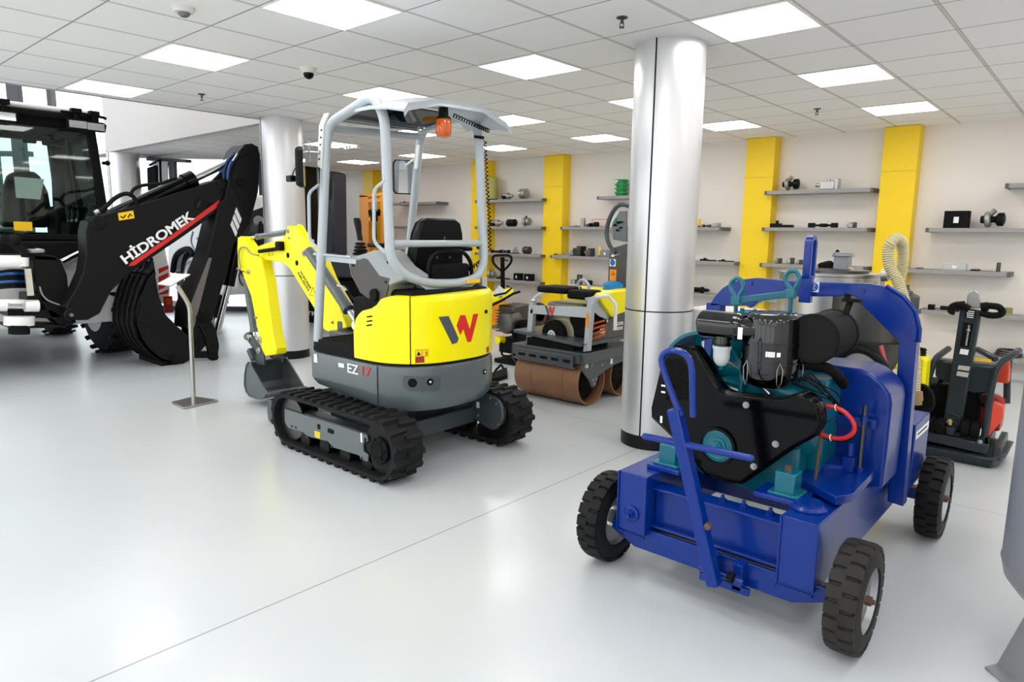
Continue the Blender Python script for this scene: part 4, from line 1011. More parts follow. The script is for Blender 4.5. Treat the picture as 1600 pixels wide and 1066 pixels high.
for r_ in range(13):
    for c_ in range(3):
        y_ = 563 + r_ * 5.0; x0_ = 1039 + c_ * 14 + r_ * .25; x1_ = x0_ + 11
        if c_ == 2 and r_ < 2: continue
        A, B = aty(x0_, y_, GY - .004), aty(x1_, y_ + 1.2, GY - .004)
        gs.tube(stadium_pts := [A + V(0, 0, .004), B + V(0, 0, .004), B + V(.004, 0, 0), B - V(0, 0, .004), A - V(0, 0, .004), A - V(.004, 0, 0)], .0016, 5, closed=True)
part('grille', gs, BLKM, gd_)
th = MB()
for (a, b) in ((1037, 603), (1037, 613)): p = aty(a, b, GY - .001); th.bx(p.x - .012, p.x + .008, p.y - .001, p.y + .002, p.z - .004, p.z + .004)
p = aty(1033, 655, GY - .001); th.bx(p.x - .005, p.x + .006, p.y - .001, p.y + .002, p.z - .018, p.z + .014)
part('slot', th, PAPER, gd_)
for a, b in ((1166, 633), (1062, 683), (1178, 729), (1212, 694)): p = aty(a, b, GY); part('bolt', MB().cyl(p, p + V(0, -.005, 0), .014, n=18).cyl(p + V(0, -.005, 0), p + V(0, -.014, 0), .009, n=6), ZINC, gd_)
pc = aty(1121, 697, GY)
part('pulley_opening', MB().lathe(pc, (0, -1, 0), [(.0, .086), (.014, .084), (.014, .072), (-.0, .07)], 36, caps=False), BLKG, gd_)
pu = part('crank_pulley', MB().lathe(pc + V(0, -.001, 0), (0, -1, 0), [(0, .07), (.001, .07), (.003, .055), (.001, .052), (.001, .04), (.008, .04), (.008, .03)], 36), TEAL, en)
part('crank_nut', MB().cyl(pc + V(0, -.008, 0), pc + V(0, -.022, 0), .026, n=6).cyl(pc + V(0, -.02, 0), pc + V(0, -.028, 0), .014), TEAL, pu)
# oil bath air filter
fcx, fcy = -1.080, 2.90
can = part('air_filter', MB().lathe((fcx, fcy, .885), (0, 0, 1), [(0, .05), (.006, .075), (.02, .098), (.05, .117), (.08, .122), (.115, .122), (.115, .127), (.123, .127), (.123, .123), (.195, .123), (.195, .128), (.203, .128), (.203, .123), (.285, .121), (.305, .115), (.318, .10), (.324, .075), (.326, .02)], 56), BLKC, K0, label='gloss black oil bath air filter')
for a in (-2.0, -.9, .4):
    d = V(math.cos(a), math.sin(a), 0); o_ = V(fcx, fcy, 0) + d * .127
    part('clip', MB().tube([o_ + V(0, 0, 1.01), o_ + d * .006 + V(d.y * .012, -d.x * .012, .98), o_ + d * .004 + V(d.y * .010, -d.x * .010, .93), o_ + V(0, 0, .90), o_ + d * .004 + V(-d.y * .010, d.x * .010, .93), o_ + d * .006 + V(-d.y * .012, d.x * .012, .98)], .0018, 5, closed=True), STL, can)
av = math.atan2(-fcy, -fcx)
def on_can(da, z, r=.1245): a = av + da; return V(fcx + r * math.cos(a), fcy + r * math.sin(a), z)
lb_ = MB()
for k in range(4): lb_.bar(on_can(-.15 + k * .075, 1.045), on_can(-.15 + (k + 1) * .075 - .01, 1.045), .001, .022, (0, 0, 1))
lb_.bar(on_can(.20, 1.045), on_can(.32, 1.045), .001, .018, (0, 0, 1)); part('label', lb_, DECAL_W, can)
# pre-filter cylinder, elbow and bowl
pf0, pf1 = V(-1.36, 2.80, 1.145), V(-1.175, 2.80, 1.145)
pf = part('prefilter', MB().lathe(pf0, (1, 0, 0), [(0, .03), (.002, .05), (.01, .058), (.02, .06), (.155, .06), (.165, .063), (.185, .06)], 32), BLKC, K0)
part('elbow', MB().tube([(-1.18, 2.80, 1.14), (-1.13, 2.82, 1.14), (-1.10, 2.86, 1.12)], .047, 16).lathe((-1.19, 2.80, 1.145), (1, 0, 0), [(0, .06), (.02, .058), (.03, .05)], 24), BLKC, pf)
part('label', MB().bx(-1.165, -1.145, 2.745, 2.7465, 1.10, 1.15), DECAL_W, pf)
bwc = V(-1.245, 2.78, 0)
part('bowl_neck', MB().lathe(bwc + V(0, 0, 1.10), (0, 0, -1), [(0, .03), (.03, .032), (.035, .036), (.045, .036)], 20), BLKC, pf)
part('dust_bowl', MB().lathe(bwc + V(0, 0, 1.058), (0, 0, -1), [(0, .040), (.012, .040), (.012, .036), (.05, .035), (.07, .03), (.085, .018), (.09, .004)], 28), BOWL, pf, label='frosted dust bowl')
part('bowl_tip', MB().torus(bwc + V(0, 0, .960), (0, 1, 0), .006, .0022, 16, 6), TEAL, pf)
# lifting eyes of the engine with their bar
ba, bb = aty(1150, 470, 2.96), aty(1236, 459, 3.06)
lb = part('engine_lifting_bar', MB().bar(ba, bb, .012, .03).bx(ba.x - .02, ba.x + .022, ba.y - .015, ba.y + .015, ba.z - .02, ba.z + .02).bx(bb.x - .022, bb.x + .02, bb.y - .015, bb.y + .015, bb.z - .02, bb.z + .02), TEAL, K0, bev=.003)
for e_ in (ba, bb):
    x, y, z = e_.x, e_.y, e_.z - 1.27
    pts = [V(x, y, z + 1.12), V(x, y, z + 1.27), V(x - .022, y, z + 1.31), V(x - .03, y, z + 1.34), V(x - .018, y, z + 1.363), V(x, y, z + 1.37), V(x + .018, y, z + 1.363), V(x + .03, y, z + 1.34), V(x + .022, y, z + 1.31), V(x + .004, y, z + 1.275)]
    part('eye_bolt', MB().tube(pts, .0095, 10, smooth=3), TEAL, lb)
rc = MB().bx(-1.30, -1.02, 3.02, 3.14, 1.14, 1.185)
for k in range(5): rc.cyl((-1.28 + k * .06, 3.05, 1.18), (-1.28 + k * .06, 3.05, 1.2), .012, n=6)
part('rocker_cover', rc, TEAL, en, bev=.008)
# muffler
mc0, mc1 = aty(1270, 530, 2.88), None
mf = part('muffler', MB().lathe(mc0, (0, 1, 0), [(0, .086), (0, .100), (.006, .104), (.012, .100), (.25, .100), (.256, .105), (.27, .105), (.275, .09)], 40), BLKM, K0, bev=.0, label='matt black round silencer')
part('end_disc', MB().lathe(mc0 + V(0, .0005, 0), (0, -1, 0), [(0, .09), (.001, .09)], 40), mat('silencer black', (14, 14, 15), .5), mf)
part('bracket', MB().bar(mc0 + V(.05, .24, .09), mc0 + V(.06, .26, .145), .03, .006).bx(mc0.x + .03, mc0.x + .10, 3.12, 3.16, mc0.z + .14, mc0.z + .155).cyl(mc0 + V(.05, .25, .15), mc0 + V(.05, .25, .175), .014, n=6), BLKM, mf)
# fuel pump, hoses, wiring behind the guard
p = V(-.88, 2.94, .86)
part('intake_pipe', MB().tube([(-1.0, 2.96, .98), (-.92, 2.98, .99), (-.86, 3.02, .97), (-.83, 3.1, .90)], .022, 12, smooth=4), BLKM, en)
gen = MB().lathe((-.885, 2.86, .80), (0, 1, 0), [(0, .05), (.01, .062), (.12, .062), (.14, .05)], 28)
part('alternator', gen, TEAL, en)
wr = MB(); random.seed(3)
for k in range(7):
    s_ = V(-.98 + .01 * k, 2.88 + .01 * k, .93 + .005 * k); e_ = V(-.80 + .02 * random.random(), 2.95, .80 + .06 * random.random())
    wr.tube([s_, s_.lerp(e_, .35) + V(0, -.02, .03 * random.random()), s_.lerp(e_, .7) + V(.03 * random.random(), -.02, .02), e_], .0032, 5, smooth=4)
part('wiring', wr, BLKM, en)
rdc = [aty(a, b, 2.86) for a, b in ((1288, 634), (1306, 637), (1322, 646), (1334, 662), (1333, 676), (1318, 685), (1298, 684), (1278, 677))]
part('battery_cable', MB().tube(rdc, .009, 8, smooth=4), REDH, K0, label='red battery cable')
part('battery_cable', MB().tube([p + V(.004, .012, -.012) for p in rdc[1:]], .006, 8, smooth=4), BLKM, K0)
ties = MB()
for p in (rdc[1], rdc[6]): ties.torus(p, (1, 0, .2), .012, .002, 16, 5)
part('cable_tie', ties, WHT, K0)
part('rusty_rod', MB().cyl((-.845, 2.86, .50), (-.83, 2.86, .82), .006), RUSTD, K0)
# feet on blue pads
for (x, y) in ((-1.42, 2.70), (-.90, 2.70)):
    ft = part('engine_foot', MB().bx(x - .04, x + .04, y - .035, y + .045, .515, .60).bx(x - .06, x + .06, y - .05, y + .06, .505, .518), TEAL, en, bev=.004)
    part('pad', MB().bx(x - .11 if x > -1 else x - .08, x + .08, y - .07, y + .08, .485, .507), BLU, K0, bev=.004)
    part('bolt', MB().cyl((x, y - .0, .60), (x, y, .622), .014, n=6), RUSTD if x > -1 else STL, ft)
part('damper', MB().lathe((-.80, 2.66, .487), (0, 0, 1), [(0, .07), (.006, .07), (.016, .055), (.024, .055)], 32), BLU, K0)
# platform, clamp rod, big blue cover
part('mount_plate', MB().prism([(-1.0, 2.90, .50), (-.72, 2.72, .50), (-.68, 2.80, .50), (-.70, 3.38, .50), (-1.0, 3.38, .50)], (0, 0, .035)), BLU, K0, bev=.003)
part('mount_disc', MB().lathe((-.86, 3.08, .535), (0, 0, 1), [(0, .09), (.02, .09), (.03, .075), (.03, .03)], 36), BLU, K0)
part('terminal', MB().bx(-.80, -.75, 3.05, 3.1, .535, .60).cyl((-.775, 3.075, .60), (-.775, 3.075, .66), .016), BLU, K0, bev=.004)
bc_ = [(1240, 566), (1300, 571), (1344, 577), (1362, 585), (1380, 600), (1391, 617), (1393, 632), (1386, 700), (1378, 765), (1250, 765)]
cb = MB().prism([aty(a, b, 3.17) for a, b in bc_], (0, .26, 0))
part('pump_housing', cb, BLU, K0, bev=.014, seg=3, label='blue rounded pump housing')
part('housing_rib', MB().bx(-.97, -.70, 3.13, 3.175, .72, .76), BLU, K0, bev=.003)
rod = part('clamp_rod', MB().cyl((-.735, 3.08, .50), (-.735, 3.08, .83), .008), STLD, K0)
part('nut', MB().cyl((-.735, 3.08, .76), (-.735, 3.08, .785), .016, n=6).cyl((-.735, 3.08, .53), (-.735, 3.08, .56), .016, n=6), BLU, rod)
rbx = part('control_box', MB().bx(-.83, -.655, 3.72, 4.05, .30, .63), BLU, K0, bev=.005)
part('label', MB().bx(-.654, -.653, 3.74, 4.03, .55, .59), PAPER, rbx)
part('lettering', MB().bx(-.653, -.6525, 3.77, 3.99, .565, .575), DECAL_K, rbx)
part('bolt', MB().cyl((-.715, 3.62, .42), (-.70, 3.62, .42), .016, n=6), BLKM, b2)
# ------------------------------------------------------------------ double drum roller
R0 = thing('tandem_roller', 'grey and yellow double drum roller with brown steel drums behind the big column', 'roller', (-3.8, 5.25, 0))
XD0, XD1 = -4.19, -3.45
def drum(y, nm_):
    d = part('drum', MB().lathe((XD0, y, .215), (1, 0, 0), [(.03, .19), (0, .195), (0, .213), (.2, .2145), (.2, .2125), (.215, .2125), (.215, .2145), (.56, .2145), (.56, .2125), (.575, .2125), (.575, .2145), (XD1 - XD0, .213), (XD1 - XD0, .2), (XD1 - XD0 - .05, .195)], 64, caps=False), RUST, R0)
    dd = MB().lathe((XD1 - .10, y, .215), (1, 0, 0), [(0, .195), (.004, .19), (.004, .10), (.03, .09), (.035, .04)], 40)
    for k in range(6): a = 2 * PI * k / 6; dd.cyl((XD1 - .1, y + .07 * math.cos(a), .215 + .07 * math.sin(a)), (XD1 - .06, y + .07 * math.cos(a), .215 + .07 * math.sin(a)), .012, n=6)
    part('drum_end', dd, BLKM, d)
    dd = MB().lathe((XD0 + .06, y, .215), (-1, 0, 0), [(0, .195), (.004, .19)], 40); part('drum_end', dd, BLKM, d)
drum(5.00, 'f'); drum(5.52, 'r')
# lower chassis with side plates
cx_ = part('chassis', MB().prism([(-4.24, 4.80, .40), (-3.40, 4.80, .40), (-3.40, 4.80, .50), (-4.24, 4.80, .50)], (0, .9, 0)).bx(-4.17, -3.50, 4.775, 4.80, .36, .47), GRY2, R0, bev=.006)
sl = MB()
for k in range(5): part('slot', MB().bx(-4.13 + k * .13, -4.05 + k * .13, 4.771, 4.7755, .405, .43), BLKM, cx_)
part('scraper', MB().bar((-4.2, 4.80, .375), (-3.48, 4.80, .36), .04, .008), STL, cx_)
sp_ = [(4.80, .50), (4.80, .36), (4.86, .30), (4.93, .24), (4.97, .17), (5.03, .17), (5.07, .26), (5.2, .30), (5.34, .33), (5.55, .35), (5.8, .36), (5.8, .50), (5.34, .50), (5.30, .40), (5.22, .40), (5.18, .50)]
for x in (-3.44, -4.24):
    pl_ = part('side_plate', MB().prism([(x, a, b) for a, b in sp_], (.014, 0, 0)), GRY2, R0, bev=.003)
    if x > -4:
        bb_ = MB(); st = MB()
        for (a, b) in ((4.84, .46), (4.84, .38), (4.9, .46), (4.95, .38), (5.0, .2), (4.98, .24), (5.03, .24), (5.12, .45), (5.12, .36), (5.4, .45), (5.5, .40), (5.6, .45)): bb_.cyl((x + .014, a, b), (x + .022, a, b), .010, n=8)
        part('bolt', bb_, ZINC, pl_)
        for (a, b) in ((4.87, .36), (5.02, .43), (5.26, .345)): st.bx(x + .0142, x + .0155, a, a + .035, b, b + .05)
        part('sticker', st, DECAL_W, pl_)
dk = part('deck', MB().prism([(-4.24, 4.82, .60), (-3.46, 4.82, .55), (-3.40, 4.95, .56), (-3.40, 5.7, .56), (-4.24, 5.7, .6)], (0, 0, .03)), GRY2, R0, bev=.005)
part('engine_bed', MB().bx(-4.1, -3.55, 4.85, 5.4, .48, .57), BLKM, R0, bev=.01)
# engine guard frame in silver grey
q = lambda a, b: aty(a, b, 4.86)
gf0 = part('guard_post', MB().prism([q(822, 536), q(826, 478), q(829, 468), q(832, 470), q(834, 478), q(829, 538)], (0, .05, 0)), LGRY, R0, bev=.003)
gf = part('guard_frame', MB().prism([q(911, 550), q(917, 474), q(925, 463), q(933, 466), q(925, 478), q(919, 549)], (0, .05, 0)), LGRY, R0, bev=.003, label='silver grey engine guard')
part('guard_panel', MB().prism([q(829, 477), q(917, 480), q(915, 497), q(828, 490)], (0, .02, 0)), LGRY, gf, bev=.003)
part('guard_tube', MB().tube([q(831, 472), aty(838, 463, 5.1), aty(850, 457, 5.4), aty(872, 455, 5.6)], .016, 8, smooth=4), LGRY, gf)
part('guard_side', MB().prism([(-3.47, 4.88, .98), (-3.47, 5.45, 1.0), (-3.47, 5.55, .86), (-3.47, 5.35, .72), (-3.47, 5.1, .80), (-3.47, 4.93, .90)], (.012, 0, 0)), LGRY, gf, bev=.003)
g_, r_ = W_LOGO(); o_ = aty(851, 492, 4.857)
for pts, mt_ in ((g_, DECAL_G), (r_, DECAL_R)): part('logo', decal([(a * .115, b * .085) for a, b in pts], o_, (1, 0, 0), (0, 0, 1)), mt_, gf)
o_ = aty(915, 505, 4.857); part('sticker', MB().bx(o_.x, o_.x + .03, 4.855, 4.857, o_.z - .04, o_.z + .09), mat('orange sticker', (245, 150, 30), .4), gf)
# engine in the guard
ec = aty(863, 523, 4.93)
em = part('engine', MB().bx(-4.0, -3.58, 5.02, 5.35, .57, .90).lathe(ec + V(.06, .06, .02), (0, 1, 0), [(0, .12), (.02, .15), (.1, .16), (.15, .14)], 32), mat('engine casing beige', (150, 142, 122), .45, metal=.3), R0, bev=.02)
sm = part('recoil_starter', MB().lathe(ec + V(0, .05, 0), (0, -1, 0), [(0, .135), (.04, .132), (.06, .115), (.062, .05)], 36), BLKM, em)
part('starter_ring', MB().lathe(ec + V(0, -.013, 0), (0, -1, 0), [(0, .038), (.003, .044), (.003, .028), (0, .025)], 28, caps=False).lathe(ec + V(0, -.013, 0), (0, -1, 0), [(0, .02), (.003, .02)], 20), DECAL_W, sm)
part('fuel_tank', MB().bx(-4.05, -3.72, 4.92, 5.2, .99, 1.05), BLKM, em, bev=.02)
part('air_box', MB().bx(-3.72, -3.50, 4.95, 5.2, .95, 1.03), BLKM, em, bev=.02)
part('belt_wheel', MB().lathe((-4.05, 4.98, .78), (0, -1, 0), [(0, .11), (.03, .11), (.03, .08), (.0, .07)], 28, caps=True), RUSTD, em)
part('drive_box', MB().bx(-3.72, -3.50, 5.0, 5.3, .60, .86), BLKM, em, bev=.02)
ex = MB(); o_ = aty(924, 533, 4.88)
for k in range(4): ex.bar(aty(924, 531 - k * 8, 4.95), aty(945, 522 - k * 7, 4.95), .01, .018)
part('spring', ex, mat('orange spring', (200, 90, 30), .5), em)
part('hose', MB().tube([(-3.5, 4.98, .98), (-3.47, 5.02, .9), (-3.5, 5.1, .8), (-3.5, 5.15, .7)], .014, 8, smooth=4), BLKM, em)
# lower dark side panel with lettering
spn = part('side_cover', MB().prism([(-3.43, 4.84, .57), (-3.43, 5.3, .80), (-3.43, 5.7, .84), (-3.43, 5.7, .60), (-3.43, 5.4, .58)], (.012, 0, 0)), BRN, R0, bev=.003)
o_ = V(-3.417, 5.06, .65); part('lettering', text_mesh('RD', o_, (0, 1, 0), (0, 0, 1), .045, .001, .02), DECAL_W, spn)
o_ = V(-3.417, 5.27, .70); part('lettering', text_mesh('WACKER', o_, (0, 1, 0), (0, 0, 1), .03, .001, .02), DECAL_W, spn)
o_ = V(-3.417, 5.27, .655); part('lettering', text_mesh('NEUSON', o_, (0, 1, 0), (0, 0, 1), .03, .001, .02), DECAL_W, spn)
o_ = V(-3.417, 5.14, .65); part('lettering', text_mesh('7', o_, (0, 1, 0), (0, 0, 1), .045, .001, .02), DECAL_R, spn)
# yellow water tank, white frame edge, blue cap
yt = part('water_tank', MB().prism([(-3.55, 5.04, .97), (-3.55, 5.10, 1.01), (-3.55, 5.7, 1.03), (-3.55, 5.7, .82), (-3.55, 5.26, .78)], (.13, 0, 0)).bx(-4.1, -3.5, 5.40, 5.7, .82, 1.01), YEL, R0, bev=.012, seg=3)
part('edge_frame', MB().tube([aty(929, 473, 4.93), aty(934, 463, 4.95), aty(951, 462, 5.05), aty(962, 476, 5.1), aty(961, 515, 5.1)], .018, 6), WHT, yt)
part('tank_cap', MB().lathe((-3.62, 5.56, 1.01), (0, 0, 1), [(0, .10), (.05, .10), (.07, .07), (.08, .03)], 20), mat('blue cap', (20, 130, 200), .4), yt)
part('lifting_loop', MB().tube([aty(a, b, 5.15) for a, b in ((905, 455), (903, 445), (908, 438), (915, 440), (920, 447), (919, 455))], .016, 8, smooth=4), LGRY, gf)
# operator console on the tow arm
cq = lambda a, b: aty(a, b, 5.62)
cn_ = part('console_arm', MB().prism([cq(951, 402), cq(976, 396), cq(980, 396), cq(980, 458), cq(949, 452)], (0, .12, 0)), BRN, R0, bev=.008)
part('console_handle', MB().tube([cq(962, 395), cq(951, 380), cq(948, 360), cq(954, 338), cq(965, 322), cq(976, 320), cq(983, 322)], .022, 10, smooth=4).prism([cq(957, 388), cq(960, 398), cq(982, 396), cq(982, 380)], (0, .05, 0)), GRY2, cn_)
part('control_panel', MB().prism([cq(958, 375), cq(956, 352), cq(968, 330), cq(978, 330), cq(978, 378)], (0, .03, 0)), GRY, cn_)
kb = MB()
for a, b, r in ((962, 352, .010), (967, 348, .012), (966, 360, .010), (972, 347, .008), (971, 356, .009)): kb.cyl(cq(a, b), cq(a, b) + V(0, -.03, 0), r, n=10)
part('knob', kb, BLKM, cn_)
part('display', MB().prism([cq(957, 349), cq(962, 340), cq(964, 342), cq(960, 352)], (0, -.006, 0)), GRN, cn_)
stw = MB()
for a, b in ((956, 406), (957, 400), (956, 386)): p = cq(a, b); stw.bx(p.x - .01, p.x + .02, p.y - .003, p.y - .001, p.z - .008, p.z + .01)
part('marking', stw, DECAL_W, cn_)
p = cq(952.5, 416); s1_ = part('sticker', MB().bx(p.x, p.x + .07, p.y - .003, p.y - .001, p.z - .0, p.z + .07), DECAL_W, cn_)
part('pictogram', MB().cyl(p + V(.035, -.003, .035), p + V(.035, -.005, .035), .028, n=24), DECAL_B, cn_)
p = cq(952.5, 442); part('sticker', MB().bx(p.x, p.x + .075, p.y - .003, p.y - .001, p.z, p.z + .13), mat('orange sticker', (245, 150, 30), .4), cn_)
part('pictogram', MB().tube([p + V(.018, -.004, .078), p + V(.056, -.004, .078), p + V(.037, -.004, .115)], .003, 5, closed=True), DECAL_K, cn_)

# ------------------------------------------------------------------ yellow power trowel behind the excavator
T0 = thing('plate_machine', 'yellow petrol plate machine with dark engine half hidden behind the mini excavator', 'compactor', (-5.3, 5.8, 0))
q = lambda a, b: aty(a, b, 5.85)
hd_ = part('hood', MB().loft([[q(764, 478), q(800, 462), q(803, 452), q(764, 466)], [aty(a, b, 6.25) for a, b in ((770, 474), (803, 458), (800, 449), (768, 455))]]), YEL, T0, bev=.02)
part('guard_rail', MB().tube([q(762, 480), q(780, 472), q(802, 459), q(812, 456)], .014, 8).tube([q(772, 462), q(790, 458), q(800, 450), q(792, 447)], .012, 8), BLKM, T0)
part('wrapping', MB().loft([[q(770, 458), q(782, 466), q(790, 460), q(778, 448)], [aty(a, b, 6.05) for a, b in ((772, 456), (784, 463), (792, 456), (780, 446))]]), mat('clear wrapping', (215, 218, 222), .25), T0)
eg = MB().lathe(q(787, 505), (0, 1, 0), [(0, .06), (.02, .13), (.2, .14), (.25, .1)], 24); c_ = q(782, 498); eg.bx(c_.x - .13, c_.x + .12, 5.95, 6.3, c_.z - .15, c_.z + .15)
te = part('engine', eg, STLD, T0, bev=.02)
for k in range(7): pass
fins = MB()
for k in range(8): p = q(784, 488 + k * 4.6); fins.bx(p.x - .15, p.x + .10, 5.90, 6.0, p.z, p.z + .010)
part('cooling_fins', fins, STLD, te)
wv = MB().bx(q(770, 530).x, q(800, 530).x, 5.95, 6.3, .12, .30); part('frame', wv, BLKM, T0, bev=.02)
part('side_wheel', MB().lathe(q(811, 528) + V(0, .1, 0), (0, 1, 0), [(0, .16), (0, .2), (.06, .2), (.06, .16)], 32, caps=False).lathe(q(811, 528) + V(0, .12, 0), (0, 1, 0), [(0, .17), (.02, .17)], 24), BLKM, T0)
part('skid', MB().tube(fillet([q(783, 535), q(784, 556), q(798, 557), q(806, 550)], .05), .014, 8).bx(q(768, 560).x, q(800, 560).x, 5.9, 6.5, .0, .05), BLKM, T0)
p = q(777, 532); part('oil_filter', MB().cyl(p, p + V(0, .1, 0), .045), YEL, T0)
t2 = thing('floor_jack', 'low dark steel tool lying on the floor behind the far track', 'tool', (-4.85, 5.35, 0))
part('plate', MB().prism([atz(766, 590), atz(792, 580), atz(793, 592), atz(769, 600)], (0, 0, .05)), BLKM, t2, bev=.01)
part('frame', MB().tube([atz(768, 590, .08), atz(775, 578, .12), atz(783, 570, .18), atz(786, 575, .12)], .012, 8), BLKM, t2)

# ------------------------------------------------------------------ pallet truck handle
PT = thing('pallet_truck', 'black steering handle of a pallet truck standing against the shelves', 'pallet truck', (-7.6, 8.3, 0))
q = lambda a, b: aty(a, b, 8.3)
hn = part('handle_bow', MB().tube([q(783, 423), q(775, 416), q(770, 408), q(772, 400), q(785, 399), q(797, 400), q(799, 408), q(794, 416), q(787, 423)], .02, 8, smooth=3), BLKM, PT)
part('trigger', MB().cyl(q(788, 406), q(794, 408), .01), BLKM, hn)
part('handle_shaft', MB().bar(q(785, 402), q(786, 470), .05, .05), BLKM, PT)
part('truck_body', MB().bx(-7.75, -7.45, 8.2, 8.45, .05, .40), ORG, PT, bev=.02)
fk = MB().bx(-7.72, -7.62, 7.3, 8.2, .05, .10).bx(-7.58, -7.48, 7.3, 8.2, .05, .10); part('fork', fk, ORG, PT, bev=.01)
part('steer_wheel', MB().cyl((-7.64, 8.4, .08), (-7.56, 8.4, .08), .08), BLKM, PT)

# ------------------------------------------------------------------ orange gantry stacker
GS = thing('lift_stacker', 'orange mast frame stacker with dark hydraulic ram in front of the far pillar', 'stacker', (-11.2, 8.5, 0))
q = lambda a, b, y=8.5: aty(a, b, y)
m1 = part('mast', MB().prism([q(561, 305), q(575, 305), q(577, 480), q(564, 480)], (0, .12, 0)).prism([q(594, 304), q(603, 304), q(603, 480), q(594, 480)], (0, .12, 0)), ORG, GS, bev=.01)
part('top_beam', MB().prism([q(561, 303), q(603, 301), q(603, 306), q(561, 309)], (0, .12, 0)), ORG, m1, bev=.01)
part('cross_beam', MB().prism([q(576, 340), q(594, 339), q(594, 345), q(576, 346)], (0, .06, 0)).prism([q(576, 311), q(594, 310), q(594, 315), q(576, 316)], (0, .06, 0)), ORG, m1)
part('hydraulic_ram', MB().cyl(q(584.5, 346, 8.45), q(586, 385, 8.45), .045).cyl(q(584.5, 330, 8.45), q(584.5, 346, 8.45), .07), BLKM, GS)
part('lift_chain', MB().cyl(q(581, 308, 8.45), q(581, 330, 8.45), .008).cyl(q(589, 308, 8.45), q(589, 330, 8.45), .008), STL, GS)
part('carriage', MB().prism([q(574, 329), q(579, 327), q(592, 327), q(597, 331), q(592, 337), q(577, 337)], (0, .1, 0)), BLKM, GS, bev=.01)
part('base', MB().bx(-11.75, -10.85, 8.1, 8.7, 0, .35), ORG, GS, bev=.02)
part('hand_wheel', MB().torus(q(609, 342, 8.4), (.4, 1, 0), .16, .03), BLKM, GS)

# ------------------------------------------------------------------ plate compactor at the right
PC = thing('plate_compactor', 'dark grey plate compactor with tall centre arm and red engine at the right', 'plate compactor', (-.68, 5.6, 0))
base = MB().loft([[(-.97, 5.45, .005), (-.50, 5.45, .005), (-.46, 5.52, .01), (-.46, 5.85, .01), (-.97, 5.85, .01)], [(-.97, 5.42, .075), (-.49, 5.42, .075), (-.42, 5.52, .11), (-.42, 5.9, .11), (-.97, 5.9, .11)]])
bp_ = part('base_plate', base, SLT, PC, bev=.01)
part('rib', MB().bx(-.93, -.54, 5.5, 5.54, .07, .11), SLT, bp_)
part('side_skid', MB().loft([[(-.50, 5.46, .06), (-.45, 5.46, .06), (-.45, 5.85, .08), (-.50, 5.85, .08)], [(-.50, 5.50, .15), (-.46, 5.50, .15), (-.46, 5.85, .18), (-.50, 5.85, .18)]]), SLT, bp_, bev=.006)
part('chassis_wall', MB().prism([(-.95, 5.50, .08), (-.95, 5.50, .22), (-.93, 5.62, .45), (-.93, 5.8, .45), (-.95, 5.85, .08)], (.03, 0, 0)).prism([(-.56, 5.50, .08), (-.56, 5.50, .2), (-.56, 5.85, .2), (-.56, 5.85, .08)], (.03, 0, 0)).bx(-.95, -.53, 5.50, 5.53, .08, .2), SLT, bp_, bev=.006)
q = lambda a, b, y=5.5: aty(a, b, y)
armp = [(1466, 668), (1472, 640), (1498, 480), (1535, 483), (1530, 520), (1505, 668), (1500, 676), (1470, 676)]
arm = part('tow_arm', MB().prism([q(1472, 670), q(1500, 672), q(1534, 486), q(1500, 481)], (0, .07, 0)), SLT, PC, bev=.012)
part('arm_slot', MB().prism([q(1505, 504, 5.498), q(1522, 506, 5.498), q(1515, 543, 5.498), q(1498, 541, 5.498)], (0, -.001, 0)), BLKM, arm)
part('slot_rod', MB().cyl(q(1514, 508, 5.494), q(1509, 540, 5.494), .008).ball(q(1513, 516, 5.494), .014), STL, arm)
part('arm_edge', MB().tube([q(1505, 504, 5.496), q(1522, 506, 5.496), q(1515, 543, 5.496), q(1498, 541, 5.496)], .004, 6, closed=True), SLT, arm)
tp_ = part('type_plate', MB().prism([q(1509, 483, 5.497), q(1526, 485, 5.497), q(1523, 499, 5.497), q(1507, 497, 5.497)], (0, -.002, 0)), BLKM, arm)
lt = MB()
for k in range(4): lt.bar(q(1510.5, 486 + k * 3.1, 5.494), q(1522.5 - k * .5, 487.4 + k * 3.1, 5.494), .001, .006)
part('plate_text', lt, DECAL_W, tp_)
for P4 in ([(1501, 545), (1514, 547), (1512, 555), (1499, 553)], [(1498, 571), (1516, 573), (1514, 580), (1496, 577)], [(1496, 580), (1514, 583), (1512, 590), (1494, 587)]):
    part('sticker', MB().prism([q(a, b, 5.4975) for a, b in P4], (0, -.002, 0)), PAPER if P4[0][0] == 1501 else mat('sticker grey', (190, 186, 176), .5), arm)
part('arm_foot', MB().tube([q(1475, 664), q(1477, 651), q(1487, 647), q(1497, 652), q(1499, 664)], .008, 8, smooth=3).lathe(q(1485, 672, 5.49), (0, 0, 1), [(-.03, .03), (.03, .045), (.03, .02)], 20), SLT, arm)
part('bolt', MB().cyl(q(1484, 664, 5.47), q(1484, 655, 5.47), .013, n=6).cyl(q(1484, 660, 5.47), q(1484, 658, 5.47), .022, n=12), mat('brass nut', (190, 180, 120), .35, metal=.8), arm)
# handle bow over the arm top
hb_ = part('handle', MB().tube([q(1515, 483), q(1500, 476), q(1488, 479), q(1486, 486), q(1492, 488)], .022, 10, smooth=4).tube([q(1533, 489), q(1548, 493), q(1562, 492), q(1566, 487), q(1560, 480), q(1546, 478), q(1534, 478)], .022, 10, smooth=4), BLKM, PC)
part('grip', MB().cyl(q(1499, 478), q(1508, 477), .03), BLKM, hb_)
part('grip', MB().cyl(q(1533, 480), q(1544, 479), .03), BLKM, hb_)
part('handle_guard', MB().prism([q(1509, 482, 5.53), q(1511, 462, 5.53), q(1515, 455, 5.53), q(1524, 454, 5.53), q(1531, 459, 5.53), q(1533, 482, 5.53)], (0, .02, 0)), ALU, hb_, bev=.008)
